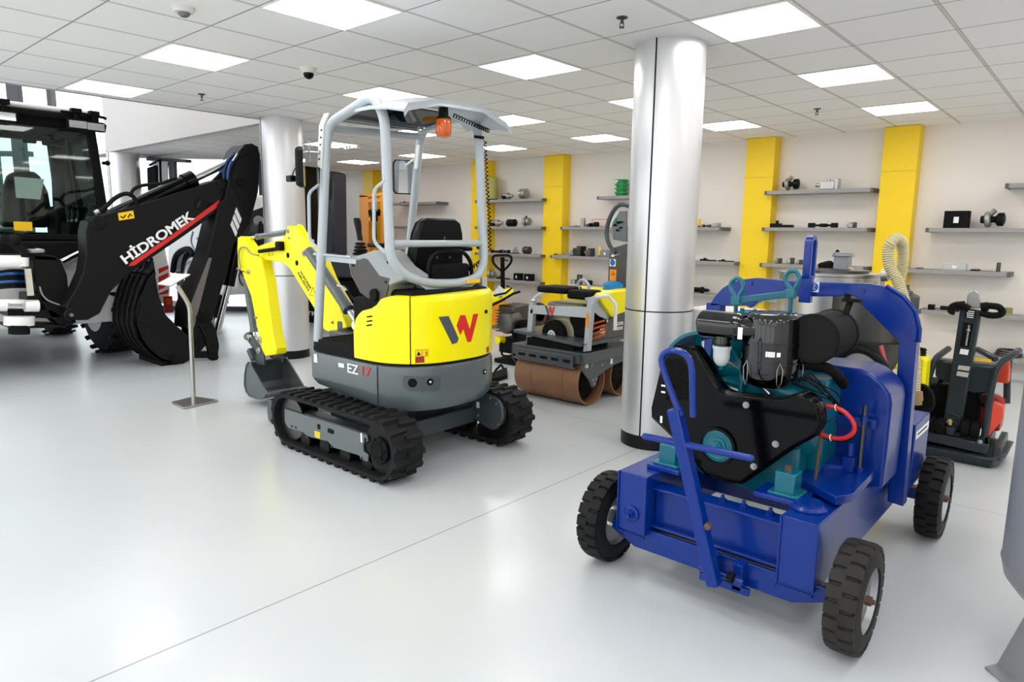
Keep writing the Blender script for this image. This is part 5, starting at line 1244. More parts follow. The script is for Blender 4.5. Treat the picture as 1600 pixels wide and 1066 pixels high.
# tubular frame
fr_ = MB()
fr_.tube(fillet([q(1436, 690, 5.52), q(1448, 600, 5.52), q(1461, 560, 5.52), q(1482, 545, 5.7)], .06), .022, 10)
fr_.tube(fillet([q(1537, 690, 5.52), q(1548, 610, 5.52), q(1558, 570, 5.52), q(1586, 552, 5.62), q(1592, 548, 5.7)], .06), .022, 10)
fr_.tube(fillet([q(1527, 546, 5.7), q(1545, 555, 5.62), q(1556, 562, 5.58)], .04), .02, 10)
fr_.tube(fillet([q(1573, 630, 5.9), q(1574, 585, 5.9), q(1577, 560, 5.8)], .04), .022, 10)
tf = part('tube_frame', fr_, SLT, PC)
part('front_hood', MB().prism([q(1462, 562, 5.56), q(1558, 572, 5.56), q(1548, 616, 5.56), q(1520, 616, 5.60), q(1460, 590, 5.56)], (0, .14, 0)), SLT, tf, bev=.02)
p = q(1522, 560, 5.555); part('sticker', MB().prism([q(1521, 558, 5.557), q(1549, 562, 5.557), q(1549, 567, 5.557), q(1520, 563, 5.557)], (0, -.002, 0)), DECAL_Y, tf)
part('body_box', MB().bx(-.98, -.62, 5.62, 5.9, .16, .5), BLKM, PC, bev=.02)
part('rubber_mount', MB().lathe(q(1452, 663, 5.5), (1, 0, 0), [(0, .05), (0, .06), (.03, .062), (.035, .05), (.05, .05), (.055, .062), (.10, .06)], 24), BLKM, PC)
rb_ = part('rubber_mount', MB().lathe(q(1503, 668, 5.5), (1, 0, 0), [(0, .05), (0, .06), (.04, .062), (.05, .05), (.06, .062), (.10, .06)], 24), BLKM, PC)
part('front_bar', MB().bar(q(1434, 678, 5.47), q(1545, 703, 5.47), .03, .07), SLT, PC, bev=.008)
for a, b in ((1441, 675), (1531, 691)): p = q(a, b, 5.45); part('cap_bolt', MB().ball(p, .016, sy=.6), ZINC, PC)
re_ = part('engine', MB().bx(-.66, -.50, 5.72, 5.9, .2, .42).lathe((-.56, 5.74, .40), (0, -1, 0), [(0, .07), (.03, .065), (.04, .04)], 28), REDD, PC, bev=.02, label='red petrol engine')
part('engine_hood', MB().prism([q(1558, 568, 5.75), q(1578, 554, 5.75), q(1575, 600, 5.75), q(1552, 597, 5.75)], (0, .1, 0)), mat('red orange shroud', (214, 66, 40), .4), re_, bev=.01)
part('engine_shroud', MB().prism([q(1543, 685, 5.55), q(1551, 628, 5.55), q(1568, 636, 5.6), q(1567, 655, 5.6)], (0, .08, 0)), mat('red orange shroud', (214, 66, 40), .4), re_, bev=.01)
cbs = MB()
for k in range(4): cbs.tube([q(1460 + k * 2, 570, 5.6), q(1470 + k, 585 + k * 3, 5.6), q(1466, 600, 5.6), q(1460 + k, 620, 5.6)], .008, 6, smooth=4)
part('hose', cbs, BLKM, PC)
cb2 = MB()
for k in range(5): cb2.tube([q(1512 + k * 3, 612, 5.6), q(1520 + k * 2, 602 - k * 2, 5.6), q(1530, 612 + k * 3, 5.6), q(1536 + k * 2, 634, 5.65)], .008, 6, smooth=4)
part('cable', cb2, BLKM, PC)

# ------------------------------------------------------------------ grey air receiver at the right edge
AT = thing('air_receiver', 'tall grey cylindrical tank on legs cut off by the right edge of the photo', 'tank', (.12, 3.05, 0))
tc_ = V(.100, 3.04, 0)
part('vessel', MB().lathe(tc_, (0, 0, 1), [(.20, .02), (.205, .12), (.225, .2), (.26, .26), (.31, .3), (.36, .312), (.37, .315), (.38, .312), (1.5, .312), (1.55, .3), (1.6, .25), (1.64, .15), (1.65, .02)], 64), TANKG, AT)
for a in (-2.35, -.25, 1.85):
    d = V(math.cos(a), math.sin(a), 0); t_ = V(-d.y, d.x, 0)
    part('leg', MB().prism([tc_ + d * .24 - t_ * .035 + V(0, 0, .26), tc_ + d * .24 + t_ * .035 + V(0, 0, .26), tc_ + d * .31 + t_ * .07, tc_ + d * .31 - t_ * .07], d * .012).prism([tc_ + d * .31 - t_ * .075, tc_ + d * .31 + t_ * .075, tc_ + d * .37 + t_ * .06, tc_ + d * .37 - t_ * .06], (0, 0, .01)), TANKG, AT, bev=.003)

# ------------------------------------------------------------------ stainless dust extractor behind the blue cart
DE = thing('dust_extractor', 'stainless steel drum dust extractor with ribbed clear hoses behind the blue cart', 'dust extractor', (-1.5, 4.95, 0))
dc = V(-1.50, 5.0, 0)
dr = part('drum', MB().lathe(dc, (0, 0, 1), [(.86, .30), (.87, .32), (1.27, .32), (1.275, .33), (1.29, .33), (1.29, .30)], 56), STL, DE)
part('hopper', MB().lathe((-1.22, 4.95, 0), (0, 0, 1), [(.30, .10), (.62, .16), (.86, .26), (.88, .29), (1.16, .29), (1.18, .25)], 40), STLD, DE)
part('stand', MB().tube([(-1.72, 4.8, 0), (-1.68, 4.85, .9)], .02, 8).tube([(-1.3, 4.72, 0), (-1.32, 4.76, .9)], .02, 8).tube([(-1.75, 5.3, 0), (-1.7, 5.25, .9)], .02, 8).tube([(-1.25, 5.2, 0), (-1.27, 5.15, .9)], .02, 8), YEL, DE)
rg_ = aty(1348, 600, 4.62); part('hatch_ring', MB().torus(rg_ + V(-.02, 0, .05), (.3, 1, .1), .17, .028, 40, 10), BLK, DE)
part('hatch_lid', MB().lathe(rg_ + V(-.02, .01, .05), (.3, 1, .1), [(0, .15), (.02, .15)], 32), STL, DE)
mt_ = part('motor_head', MB().lathe(dc + V(.05, 0, 1.29), (0, 0, 1), [(0, .2), (.02, .2), (.03, .1)], 32), STLD, DE)
q = lambda a, b, y=4.95: aty(a, b, y)
pb = q(1314, 440); part('outlet_pipe', MB().bx(pb.x - .045, pb.x + .045, pb.y - .05, pb.y + .05, pb.z, 1.43).bx(pb.x - .055, pb.x + .055, pb.y - .06, pb.y + .06, 1.40, 1.415), TANKG, DE, bev=.006)
part('filter_bag', MB().loft([[q(1276, 412), q(1300, 406), q(1304, 414), q(1300, 424), q(1282, 426)], [aty(a, b, 5.15) for a, b in ((1278, 412), (1298, 406), (1302, 414), (1298, 422), (1284, 425))]]), BLKM, DE, bev=.02)
part('latch', MB().tube([q(1300, 424), q(1306, 408), q(1310, 396), q(1308, 392)], .012, 8).tube([q(1302, 400), q(1310, 391)], .010, 6), BLKM, DE)
def ribbed(pts, r, name, mt__, par, pitch=.012):
    pts = curve([Vector(p) for p in pts], 8); tot = [0]
    for i in range(1, len(pts)): tot.append(tot[-1] + (pts[i] - pts[i - 1]).length)
    N = int(tot[-1] / pitch * 4); P3 = []; j = 0
    mb = MB(); rings = []
    prev = None
    for k in range(N + 1):
        s_ = tot[-1] * k / N
        while j < len(pts) - 2 and tot[j + 1] < s_: j += 1
        t = (s_ - tot[j]) / max(1e-9, tot[j + 1] - tot[j]); c_ = pts[j].lerp(pts[j + 1], t); d = (pts[j + 1] - pts[j]).normalized()
        if prev is None: u_ = d.orthogonal().normalized()
        else: u_ = (prev - d * prev.dot(d)).normalized()
        prev = u_; v_ = d.cross(u_); R_ = r * (1.0 + .07 * math.cos(PI / 2 * k))
        rings.append([c_ + (u_ * math.cos(2 * PI * q_ / 14) + v_ * math.sin(2 * PI * q_ / 14)) * R_ for q_ in range(14)])
    mb.loft(rings); return part(name, mb, mt__, par)
ribbed([q(1322, 420), q(1336, 430), q(1352, 438), q(1368, 446)], .028, 'hose', HOSEC, DE, .014)
ribbed([q(1428, 632, 4.7), q(1429, 560, 4.75), q(1420, 500, 4.75), q(1405, 445, 4.75), q(1390, 415, 4.75), q(1388, 390, 4.75), q(1395, 377, 4.75), q(1403, 373, 4.8), q(1410, 385, 4.9), q(1410, 415, 4.95), q(1405, 440, 4.95)], .033, 'hose', HOSEC, DE, .014)
part('hose_cuff', MB().cyl(q(1431, 626, 4.7), q(1430, 612, 4.7), .040).cyl(q(1431, 632, 4.7), q(1431, 626, 4.7), .034), mat('brown cuff', (150, 120, 80), .5), DE)
part('gauge', MB().cyl(q(1378, 430, 4.85), q(1388, 430, 4.85), .04).cyl(q(1379, 435, 4.87), q(1379, 450, 4.87), .012), ALU, DE)
part('valve', MB().cyl(q(1409, 455, 4.9), q(1422, 462, 4.9), .03).cyl(q(1415, 445, 4.9), q(1415, 470, 4.9), .022), STLD, DE)
part('yellow_frame', MB().bar(q(1393, 520, 5.0), q(1390, 572, 5.0), .03, .04).bar(q(1384, 570, 5.0), q(1402, 572, 5.0), .04, .04), YEL, DE)
ribbed([q(1376, 540, 4.7), q(1381, 560, 4.7), q(1386, 580, 4.72), q(1388, 594, 4.75)], .014, 'hose', mat('pink hose', (190, 90, 100), .4), DE, .02)
part('yellow_cap', MB().bx(q(1286, 438).x, q(1304, 438).x, 4.9, 5.05, q(1290, 440).z, q(1290, 427).z), YEL, DE, bev=.01)

YV = thing('wet_vacuum', 'yellow vacuum cleaner with coiled black hose between the cart post and plate compactor', 'vacuum cleaner', (-1.06, 5.35, 0))
q = lambda a, b, y=5.22: aty(a, b, y)
part('body', MB().prism([q(1422, 650), q(1428, 560), q(1440, 556), q(1448, 562), q(1443, 620), q(1434, 648)], (0, .16, 0)), YEL, YV, bev=.02)
part('head', MB().bx(q(1408, 565).x, q(1440, 565).x, 5.25, 5.4, q(1400, 574).z, q(1400, 556).z), BLKM, YV, bev=.02)
hh = MB()
for k in range(5): hh.torus(q(1420, 560, 5.3) + V(0, 0, .02 * k - .01), (0, .2, 1), .09, .012, 28, 8)
part('coiled_hose', hh, BLKM, YV)
part('wheel', MB().lathe(q(1428, 625, 5.2), (.2, 1, 0), [(0, .10), (0, .12), (.04, .12), (.04, .08)], 28), BLKM, YV)
part('castor_base', MB().bx(-1.12, -1.0, 5.25, 5.5, 0, .12), BLKM, YV, bev=.02)

WB = thing('white_cabinet', 'plain white box cabinet standing behind the engine beside the column', 'cabinet', (-2.13, 4.8, 0))
part('body', MB().bx(-2.36, -1.90, 4.60, 4.98, .06, 1.0), WHT, WB, bev=.008)
part('plinth', MB().bx(-2.34, -1.92, 4.62, 4.96, 0, .06), BLKM, WB)

# ------------------------------------------------------------------ steel sign stand
SS = thing('display_stand', 'bent stainless steel information stand with a sloping top plate, empty', 'display stand', (-6.02, 2.56, 0))
part('base', MB().prism([atz(268, 631), atz(304, 622), atz(341, 628), atz(287, 640.5)], (0, 0, .018)), STL, SS, bev=.003)
ps = atz(303, 632); 
A_ = V(ps.x, ps.y, .018); B_ = V(ps.x - .01, ps.y, .70); n_ = V(-6.0, 2.56, 0)
def on_stand(a, b): 
    d = ray(a, b); nrm = V(-.72, .69, 0).cross(V(0, 0, 1)); nrm = V(ps.x, ps.y, 0).normalized(); t = (V(ps.x, ps.y, 0).dot(nrm)) / d.dot(nrm); return O + d * t
part('pole', MB().tube(fillet([A_, on_stand(296.5, 478), on_stand(277, 447)], .06), .019, 14), STL, SS)
tpn = [on_stand(250, 445), on_stand(271, 430), on_stand(293, 431), on_stand(271, 448)]
tpl = part('top_plate', MB().prism([tpn[0] + V(.02, -.03, 0), tpn[1] + V(-.03, .04, 0), tpn[2] + V(-.03, .04, 0), tpn[3] + V(.02, -.03, 0)], (0, 0, .012)), STL, SS, bev=.003)
# second stand further back by the wall
SS2 = thing('display_stand', 'slim steel information stand far behind, right of the black boom', 'display stand', atz(334, 520))
p = atz(334, 520); part('base', MB().bx(p.x - .1, p.x + .1, p.y - .08, p.y + .08, 0, .012), STL, SS2); part('pole', MB().cyl(p, p + V(0, 0, .9), .015), STL, SS2)
# ------------------------------------------------------------------ black and white backhoe loader at the left
H0 = thing('backhoe_loader', 'large backhoe loader at the left with its black digging boom swung to the right', 'backhoe loader', (-10.2, 2.1, 0))
BX = -7.98                                                    # near face of the boom
q = lambda a, b, x=BX: atx(a, b, x)
ol = [(138, 345), (169, 334), (250, 310), (335, 283), (353, 279), (352, 300), (340, 330), (310, 353), (280, 374), (240, 401), (214, 419), (192, 437), (174, 455), (162, 478), (156, 490), (138, 500), (122, 501), (110, 492), (104, 482), (107, 471), (120, 450), (131, 424), (135, 400), (134, 362)]
bm_ = part('boom', MB().prism([q(a, b) for a, b in ol], (-.26, 0, 0)), BLKB, H0, bev=.01, label='black boom with white lettering')
du = q(330, 330) - q(201, 414)
A0 = atx(197, 413.5, BX + .002); A1 = atx(305, 341.5, BX + .002); up_ = atx(190, 404, BX + .002) - A0
part('lettering', text_mesh('H\u0130DROMEK', A0, A1 - A0, V(0, 0, 1) - (A1 - A0).normalized() * (A1 - A0).normalized().z, .14, .002, .03, 0, (A1 - A0).length), DECAL_W, bm_, label='white lettering')
part('stripe', MB().prism([atx(a, b, BX + .001) for a, b in ((201, 416), (204, 411), (270, 366), (343, 312), (342, 322), (272, 372), (210, 415))], (.002, 0, 0)), DECAL_R, bm_)
part('emblem', MB().torus(q(312, 320) + V(.002, 0, 0), (1, 0, 0), .055, .012, 24, 6).tube([q(308, 327), q(314, 314), q(325, 315)], .012, 5).tube([q(320, 324), q(332, 318)], .010, 5), mat('faint dark emblem', (14, 14, 15), .3), bm_)
st = part('warning_sticker', MB().prism([q(184, 333) + V(.001, 0, 0), q(208, 329) + V(.001, 0, 0), q(210, 341) + V(.001, 0, 0), q(186, 345) + V(.001, 0, 0)], (.002, 0, 0)), DECAL_Y, bm_)
part('pictogram', MB().tube([q(188, 338) + V(.004, 0, 0), q(192, 341) + V(.004, 0, 0), q(196, 336) + V(.004, 0, 0)], .007, 5).tube([q(200, 340) + V(.004, 0, 0), q(203, 334) + V(.004, 0, 0), q(206, 338) + V(.004, 0, 0)], .007, 5), DECAL_K, st)
for (a, b, r) in ((155, 348, .075), (110, 492, .06), (348, 290, .05)):
    p = q(a, b); part('pivot_pin', MB().lathe(p + V(-.01, 0, 0), (1, 0, 0), [(0, r), (.018, r), (.024, r * .85), (.024, r * .5), (.034, r * .45)], 24), BLKB, bm_)
p = q(110, 492) + V(.03, 0, 0); part('pivot_cap', MB().cyl(p, p + V(.008, 0, 0), .018), STL, bm_)
# dipper
dl = [(352, 310), (357.5, 285), (374, 236), (383, 226), (394, 224), (403, 229), (407, 242), (404, 300), (390, 352), (366, 382), (350, 440), (338, 480), (333, 500), (322, 508), (292, 514), (294, 481), (324, 400), (343, 320)]
dp = part('dipper', MB().prism([atx(a, b, BX + .06) for a, b in dl], (-.36, 0, 0)), BLKB, H0, bev=.012, label='black dipper with three white stripes')
for k in range(3):
    a, b = 369.3 - 3.3 * k, 324 + 10 * k
    part('white_stripe', MB().prism([atx(x_, y_, BX + .061) for x_, y_ in ((a, b), (a + 8.3, b + 19), (a + 5.5, b + 26), (a - 2.8, b + 7.5))], (.002, 0, 0)), DECAL_W, dp)
part('bevel_highlight', MB().prism([atx(a, b, BX + .062) for a, b in ((326, 403), (331, 403), (303, 512), (293, 514), (296, 481))], (.002, 0, 0)), mat('painted bevel highlight', (120, 112, 108), .4, metal=.5), dp)  # paler strip, silver highlight of the dipper's bevel put into the colour
for (a, b, r) in ((377, 286, .06), (318, 497, .07)): p = atx(a, b, BX + .06); part('pivot_pin', MB().lathe(p, (1, 0, 0), [(0, r), (.02, r), (.02, r * .6), (.03, r * .5)], 24), BLKM, dp)
# boom cylinder with chrome rod and hoses
ca, cb_ = q(150, 352, BX - .13), q(388, 240, BX - .13)
c_ = part('boom_cylinder', MB().cyl(q(170, 342, BX - .13), q(297, 282, BX - .13), .085).lathe(q(288, 286, BX - .13), q(297, 282, BX - .13) - q(288, 286, BX - .13), [(0, .1), (.12, .1)], 24).bar(q(150, 353, BX - .13), q(180, 338, BX - .13), .05, .06), BLKG, H0)
part('piston_rod', MB().cyl(q(297, 282, BX - .13), q(384, 241, BX - .13), .045), CHR, c_)
part('hose', MB().tube([q(a, b, BX + .08) for a, b in ((150, 333), (163, 325), (178, 311), (194, 303), (207, 306), (216, 322))], .022, 8, smooth=5), BLKM, c_)
part('hose', MB().tube([q(a, b, BX + .04) for a, b in ((204, 308), (208, 297), (222, 290), (250, 287), (268, 281), (276, 278))], .018, 8, smooth=5), BLKM, c_)
part('hose_fitting', MB().cyl(q(148, 333, BX + .08), q(154, 330, BX + .08), .024), ZINC, c_)
for k, mt_ in enumerate((BLUH, BLKM, BLUH, BLKM)):
    part('hose', MB().tube([q(a + k * 3.4, b + k * 1.2, BX - .1 + .05 * k) for a, b in ((372, 316), (360, 300), (350, 280), (352, 258), (362, 244), (378, 238))], .018, 8, smooth=5), mt_, H0)
part('hose', MB().tube([q(a, b, BX - .05) for a, b in ((362, 262), (366, 245), (376, 232), (388, 228), (402, 232))], .024, 8, smooth=5), BLKM, H0)
part('guard_bow', MB().tube([q(a, b, BX + .02) for a, b in ((364, 252), (372, 240), (382, 234), (392, 236), (384, 246), (370, 256))], .012, 8, smooth=4), CHR, H0)
part('lug', MB().prism([q(331, 284, BX - .1), q(345, 270, BX - .1), q(350, 268, BX - .1), q(352, 282, BX - .1)], (-.05, 0, 0)), BLKM, bm_)
# bucket: side profile from the near plate, shell reaching back
KX = -7.94; KW = -.66
bp = [(241, 421), (248, 461), (259, 492), (281, 514), (312, 537), (310, 552), (298, 562), (284, 568), (268, 568), (250, 562), (232, 548), (218, 530), (211, 508), (212, 484), (220, 455), (230, 432)]
bpts = [atx(a, b, KX) for a, b in bp]
sh_ = MB()
for x_ in (0, KW + .03): sh_.prism([p + V(x_, 0, 0) for p in bpts], (-.03, 0, 0))
back = bpts[5:] + [bpts[0]]
cen_ = sum(bpts, V(0, 0, 0)) / len(bpts)
inn_ = [p + (cen_ - p).normalized() * .03 for p in back]
sh_.loft([[p for p in back + inn_[::-1]], [p + V(KW, 0, 0) for p in back + inn_[::-1]]])
hbk = part('bucket', sh_, BLKB, H0, bev=.006, label='black toothed digging bucket curled on the floor')
for k in range(5):
    x_ = KX + KW * (k + .05) / 4.6
    part('bucket_tooth', MB().prism([bpts[0] + V(x_ - KX, .02, -.06), bpts[0] + V(x_ - KX, .0, .13), bpts[0] + V(x_ - KX, -.05, -.0), bpts[-1] + V(x_ - KX, -.02, .04), bpts[-1] + V(x_ - KX, .06, -.02)], (-.09, 0, 0)), BLKB, hbk, bev=.008)
for k in range(5):
    x_ = KX + KW * (k + .05) / 4.6
    part('wear_strip', MB().tube([p + V(x_ - KX - .04, -.012, 0) for p in bpts[8:]], .010, 6), BLKB, hbk)
part('bucket_foot', MB().bx(-8.6, -7.95, 3.05, 3.3, .0, .05), BLKM, hbk)
part('corner_gusset', MB().prism([p + V(.002, 0, 0) for p in (atx(222, 470, KX), atx(262, 507, KX), atx(246, 516, KX), atx(214, 500, KX))], (.006, 0, 0)), BLKB, hbk)
lw = [(308, 500), (318, 492), (328, 498), (338, 515), (343, 540), (341, 558), (336, 566), (329, 562), (327, 548), (318, 520)]
part('bucket_lever', MB().prism([atx(a, b, BX + .07) for a, b in lw], (-.08, 0, 0)), BLKB, H0, bev=.01)
part('bucket_link', MB().prism([atx(a, b, BX + .03) for a, b in ((252, 556), (268, 568), (300, 560), (334, 560), (340, 552), (325, 549), (300, 550))], (-.08, 0, 0)).prism([atx(a, b, BX + .03) for a, b in ((294, 510), (318, 500), (322, 540), (312, 552), (298, 540))], (-.2, 0, 0)), BLKB, H0, bev=.01)
for a, b in ((334, 558), (306, 533), (274, 563), (313, 497)): p = atx(a, b, BX + .075); part('pivot_pin', MB().lathe(p, (1, 0, 0), [(0, .05), (.015, .05), (.015, .03), (.025, .025)], 20), BLKM, H0)
dc_ = part('bucket_cylinder', MB().cyl(atx(372, 372, BX - .3), atx(357, 447, BX - .3), .07), BLKG, H0)
part('piston_rod', MB().cyl(atx(357, 447, BX - .3), atx(338, 524, BX - .3), .04), CHR, dc_)
# swing post and side shift frame
sx = -8.25
q2 = lambda a, b, x=sx: atx(a, b, x)
fr1 = part('swing_post', MB().prism([q2(52, 398), q2(85, 400), (q2(96, 408)), q2(105, 430), q2(108, 460), q2(122, 482), q2(121, 500), q2(108, 508), q2(92, 507), q2(78, 495), q2(62, 466), q2(54, 440)], (-.3, 0, 0)), BLKB, H0, bev=.012)
part('post_plate', MB().prism([q2(0, 397), q2(70, 397), q2(90, 402), q2(90, 408), q2(0, 404)], (-.5, 0, 0)).prism([q2(12, 487), q2(80, 487), q2(118, 500), q2(100, 511), q2(12, 511)], (-.4, 0, 0)) if False else MB().prism([q2(0, 397), q2(70, 397), q2(90, 402), q2(90, 408), q2(0, 404)], (-.5, 0, 0)), BLKB, H0, bev=.008)
part('post_plate', MB().prism([q2(12, 484), q2(82, 484), q2(100, 496), q2(80, 498), q2(12, 495)], (-.4, 0, 0)), BLKB, H0, bev=.008)
part('post_plate', MB().prism([q2(14, 508), q2(100, 508), q2(116, 498), q2(120, 504), q2(100, 513), q2(14, 513)], (-.4, 0, 0)), BLKB, H0, bev=.008)
part('post_plate', MB().prism([q2(42, 458), q2(72, 458), q2(72, 472), q2(42, 472)], (-.3, 0, 0)), BLKB, H0, bev=.008)
part('kingpin', MB().cyl(q2(30, 522, sx + .1), q2(30, 508, sx + .1), .09), BLKM, H0)
part('swing_ram', MB().cyl(q2(0, 409, sx + .05) + V(0, -.1, 0), q2(32, 409, sx + .05), .065), WHT, H0)
part('swing_ram_eye', MB().cyl(q2(34, 402, sx + .05), q2(34, 416, sx + .05), .06), WHT, H0)
sr = part('swing_ram', MB().cyl(q2(38, 478, sx + .05), q2(60, 478, sx + .05), .06), WHT, H0)
part('ram_sleeve', MB().cyl(q2(0, 476, sx + .05) + V(0, -.1, 0), q2(10, 477, sx + .05), .06), WHT, sr)
part('piston_rod', MB().cyl(q2(6, 477, sx + .05), q2(40, 478, sx + .05), .035), CHR, sr)
part('swing_ram_eye', MB().cyl(q2(30, 494, sx + .05), q2(30, 508, sx + .05), .13), WHT, H0)
part('swing_ram_eye', MB().cyl(q2(24, 468, sx + .05), q2(24, 474, sx + .05), .08), WHT, H0)
for k in range(7):
    part('hose', MB().tube([q2(-3, 426 + k * 4, sx + .02), q2(18, 423 + k * 4.2, sx + .08), q2(45, 424 + k * 4, sx - .1)], .017, 6, smooth=4), BLUH if k % 3 == 1 else BLKM, H0)
part('guide_bar', MB().bar(q2(43, 420, sx + .1), q2(48, 462, sx + .1), .04, .05), mat('cream bar', (196, 194, 176), .5), H0)
part('hose', MB().tube([q2(62, 448, sx + .03), q2(66, 460, sx + .05), q2(76, 470, sx + .05), q2(98, 478, sx + .02)], .008, 6, smooth=4), mat('grey cable', (150, 150, 150), .5), H0)
part('lock_lever', MB().tube([q2(0, 372, sx + .1), q2(15, 376, sx + .1), q2(30, 388, sx + .1), q2(42, 396, sx + .1)], .035, 8, smooth=3).ball(q2(22, 376, sx + .1), .06), BLKM, H0)
part('latch', MB().bx(sx - .05, sx + .1, q2(44, 392).y, q2(66, 392).y, q2(50, 395).z, q2(50, 389).z).cyl(q2(60, 395), q2(60, 388), .03), ZINC, H0, bev=.01)
part('stabiliser_foot', MB().bx(-7.7, -7.45, 1.0, 1.36, .0, .08), BLKM, H0, bev=.02)
part('stabiliser_leg', MB().bar((-8.65, 1.12, 1.0), (-7.6, 1.12, .08), .12, .14), BLKB, H0, bev=.01)
# chassis, fenders
RX = -8.75
ch_ = part('chassis', MB().bx(-11.5, -8.9, 1.55, 2.6, .5, 1.15), BLKM, H0, bev=.02)
part('rear_frame', MB().bx(-8.95, -8.75, 1.0, 3.05, .45, 1.25), WHT, H0, bev=.02, label='white rear frame')
part('rear_frame', MB().bx(-8.76, -8.6, 1.0, 2.55, 1.2, 1.38), BLKM, H0, bev=.02)
fd = part('rear_fender', MB().prism([(-8.78, 3.0, .60), (-8.78, 3.52, .62), (-8.78, 3.56, .95), (-8.78, 3.5, 1.40), (-8.78, 2.7, 1.40), (-8.78, 2.7, .75)], (-.95, 0, 0)), WHT, H0, bev=.05, seg=4, label='white rear fender')
sp3 = part('reflector_plate', MB().prism([atx(a, b, -8.70) for a, b in ((247, 414), (263, 414), (264, 461), (250, 461))], (-.01, 0, 0)), WHT, fd)
for k in range(4):
    y_ = 414 + k * 13
    part('red_stripe', MB().prism([atx(a, b, -8.697) for a, b in ((247.5, y_ + 6), (263, y_ - 1 if k else 415), (263, min(461, y_ + 6)), (248, min(461, y_ + 14)))], (-.002, 0, 0)), DECAL_R, sp3)
tl_ = part('tail_lamp', MB().bx(-8.74, -8.69, atx(257, 475, -8.7).y, atx(270, 475, -8.7).y, atx(262, 489, -8.7).z, atx(262, 463, -8.7).z), REDD, fd, bev=.01)
part('lamp_lens', MB().bx(-8.689, -8.684, atx(259, 475, -8.7).y, atx(267, 475, -8.7).y, atx(262, 476, -8.7).z, atx(262, 466, -8.7).z), AMB, tl_)
def big_wheel(name, cx, cy, r, w_, par):
    tp = MB().lathe((cx, cy - w_ / 2, r), (0, 1, 0), [(0, r * .55), (.0, r * .60), (.02, r * .85), (.06, r * .95), (w_ - .06, r * .95), (w_ - .02, r * .85), (w_, r * .6), (w_, r * .55)], 48)
    N = 20
    for k in range(N * 2):
        a = 2 * PI * k / (N * 2); rad = V(math.cos(a), 0, math.sin(a)); tan = V(-math.sin(a), 0, math.cos(a)); cc = V(cx, cy, r)
        y0_, y1_ = (-w_ / 2 + .01, .02) if k % 2 else (-.02, w_ / 2 - .01)
        a0_ = cc + rad * (r * .975) + V(0, y0_, 0) + tan * (.07 if k % 2 else -.0); a1_ = cc + rad * (r * .975) + V(0, y1_, 0) + tan * (-.0 if k % 2 else .07)
        tp.bar(a0_, a1_, .05, r * .05, rad)
    t = part(name, tp, RUB, par)
    part('rim', MB().lathe((cx, cy - w_ / 2 - .005, r), (0, 1, 0), [(.0, r * .56), (.05, r * .5), (.08, r * .2), (.06, r * .18), (.06, .02)], 36).lathe((cx, cy + w_ / 2 + .005, r), (0, -1, 0), [(.0, r * .56), (.05, r * .5), (.08, r * .2), (.06, r * .18), (.06, .02)], 36), WHT, t)
    return t
big_wheel('rear_wheel', -9.35, 3.05, .62, .44, H0); big_wheel('rear_wheel', -9.35, 1.0, .62, .44, H0)
big_wheel('front_wheel', -11.45, 3.0, .46, .34, H0); big_wheel('front_wheel', -11.45, 1.1, .46, .34, H0)
part('front_axle', MB().cyl((-11.45, 1.1, .46), (-11.45, 3.0, .46), .09), BLKM, H0); part('rear_axle', MB().cyl((-9.35, 1.0, .62), (-9.35, 3.05, .62), .12), BLKM, H0)
part('bonnet', MB().bx(-12.9, -10.9, 1.5, 2.6, 1.0, 1.55), WHT, H0, bev=.06, seg=4)
part('front_loader', MB().bx(-13.9, -13.2, .9, 3.2, .1, .9), BLKB, H0, bev=.05)
# cab
CX0, CX1 = -9.12, -10.75           # rear face, front
cy0, cy1 = 1.25, 2.98
part('cab_floor', MB().bx(CX1, CX0, cy0, cy1, 1.15, 1.42), BLKM, H0, bev=.02)
cb4 = MB()
zt = 2.72
for (x, y, dx, dy) in ((CX0, cy1, 0, -.10), (CX0, cy0, 0, .1), (CX1, cy1, .15, -.10), (CX1, cy0, .15, .1), (-9.9, cy1, 0, -.08), (-9.9, cy0, 0, .08)):
    cb4.bar((x, y, 1.38), (x + dx, y + dy, zt), .09, .09)
cb4.bar((CX0, cy0, 1.42), (CX0, cy1, 1.42), .09, .07).bar((CX0, cy0 + .1, zt - .04), (CX0, cy1 - .1, zt - .04), .09, .1).bar((CX1, cy0, 1.42), (CX1, cy1, 1.42), .09, .09).bar((CX0, cy1, 1.42), (CX1, cy1, 1.42), .08, .09).bar((CX0, cy1 - .1, zt - .04), (CX1 + .15, cy1 - .1, zt - .04), .08, .09).bar((CX1 + .15, cy0 + .1, zt - .04), (CX1 + .15, cy1 - .1, zt - .04), .09, .1)
cbf = part('cab_frame', cb4, BLKM, H0, bev=.015)
part('cab_glass', MB().prism([(CX0 + .01, cy0, 1.44), (CX0 + .01, cy1, 1.44), (CX0 + .01, cy1 - .1, zt - .06), (CX0 + .01, cy0 + .1, zt - .06)], (-.008, 0, 0)), GLST, cbf)
part('cab_glass', MB().prism([(CX0, cy1, 1.44), (CX1, cy1, 1.44), (CX1 + .15, cy1 - .1, zt - .06), (CX0, cy1 - .1, zt - .06)], (0, -.008, 0)), GLST, cbf)
part('cab_glass', MB().prism([(CX1, cy0, 1.44), (CX1, cy1, 1.44), (CX1 + .15, cy1 - .1, zt - .06), (CX1 + .15, cy0 + .1, zt - .06)], (.008, 0, 0)), GLST, cbf)
rf = part('cab_roof', MB().prism([(CX0 + .12, cy0, zt), (CX0 + .12, cy1 - .02, zt), (CX0 + .02, cy1 - .02, zt + .13), (CX0 + .02, cy0, zt + .13)], (-1.75, 0, 0)) if False else MB().bx(CX1 - .02, CX0 + .13, cy0, cy1 - .03, zt, zt + .075), BLKM, H0, bev=.02)
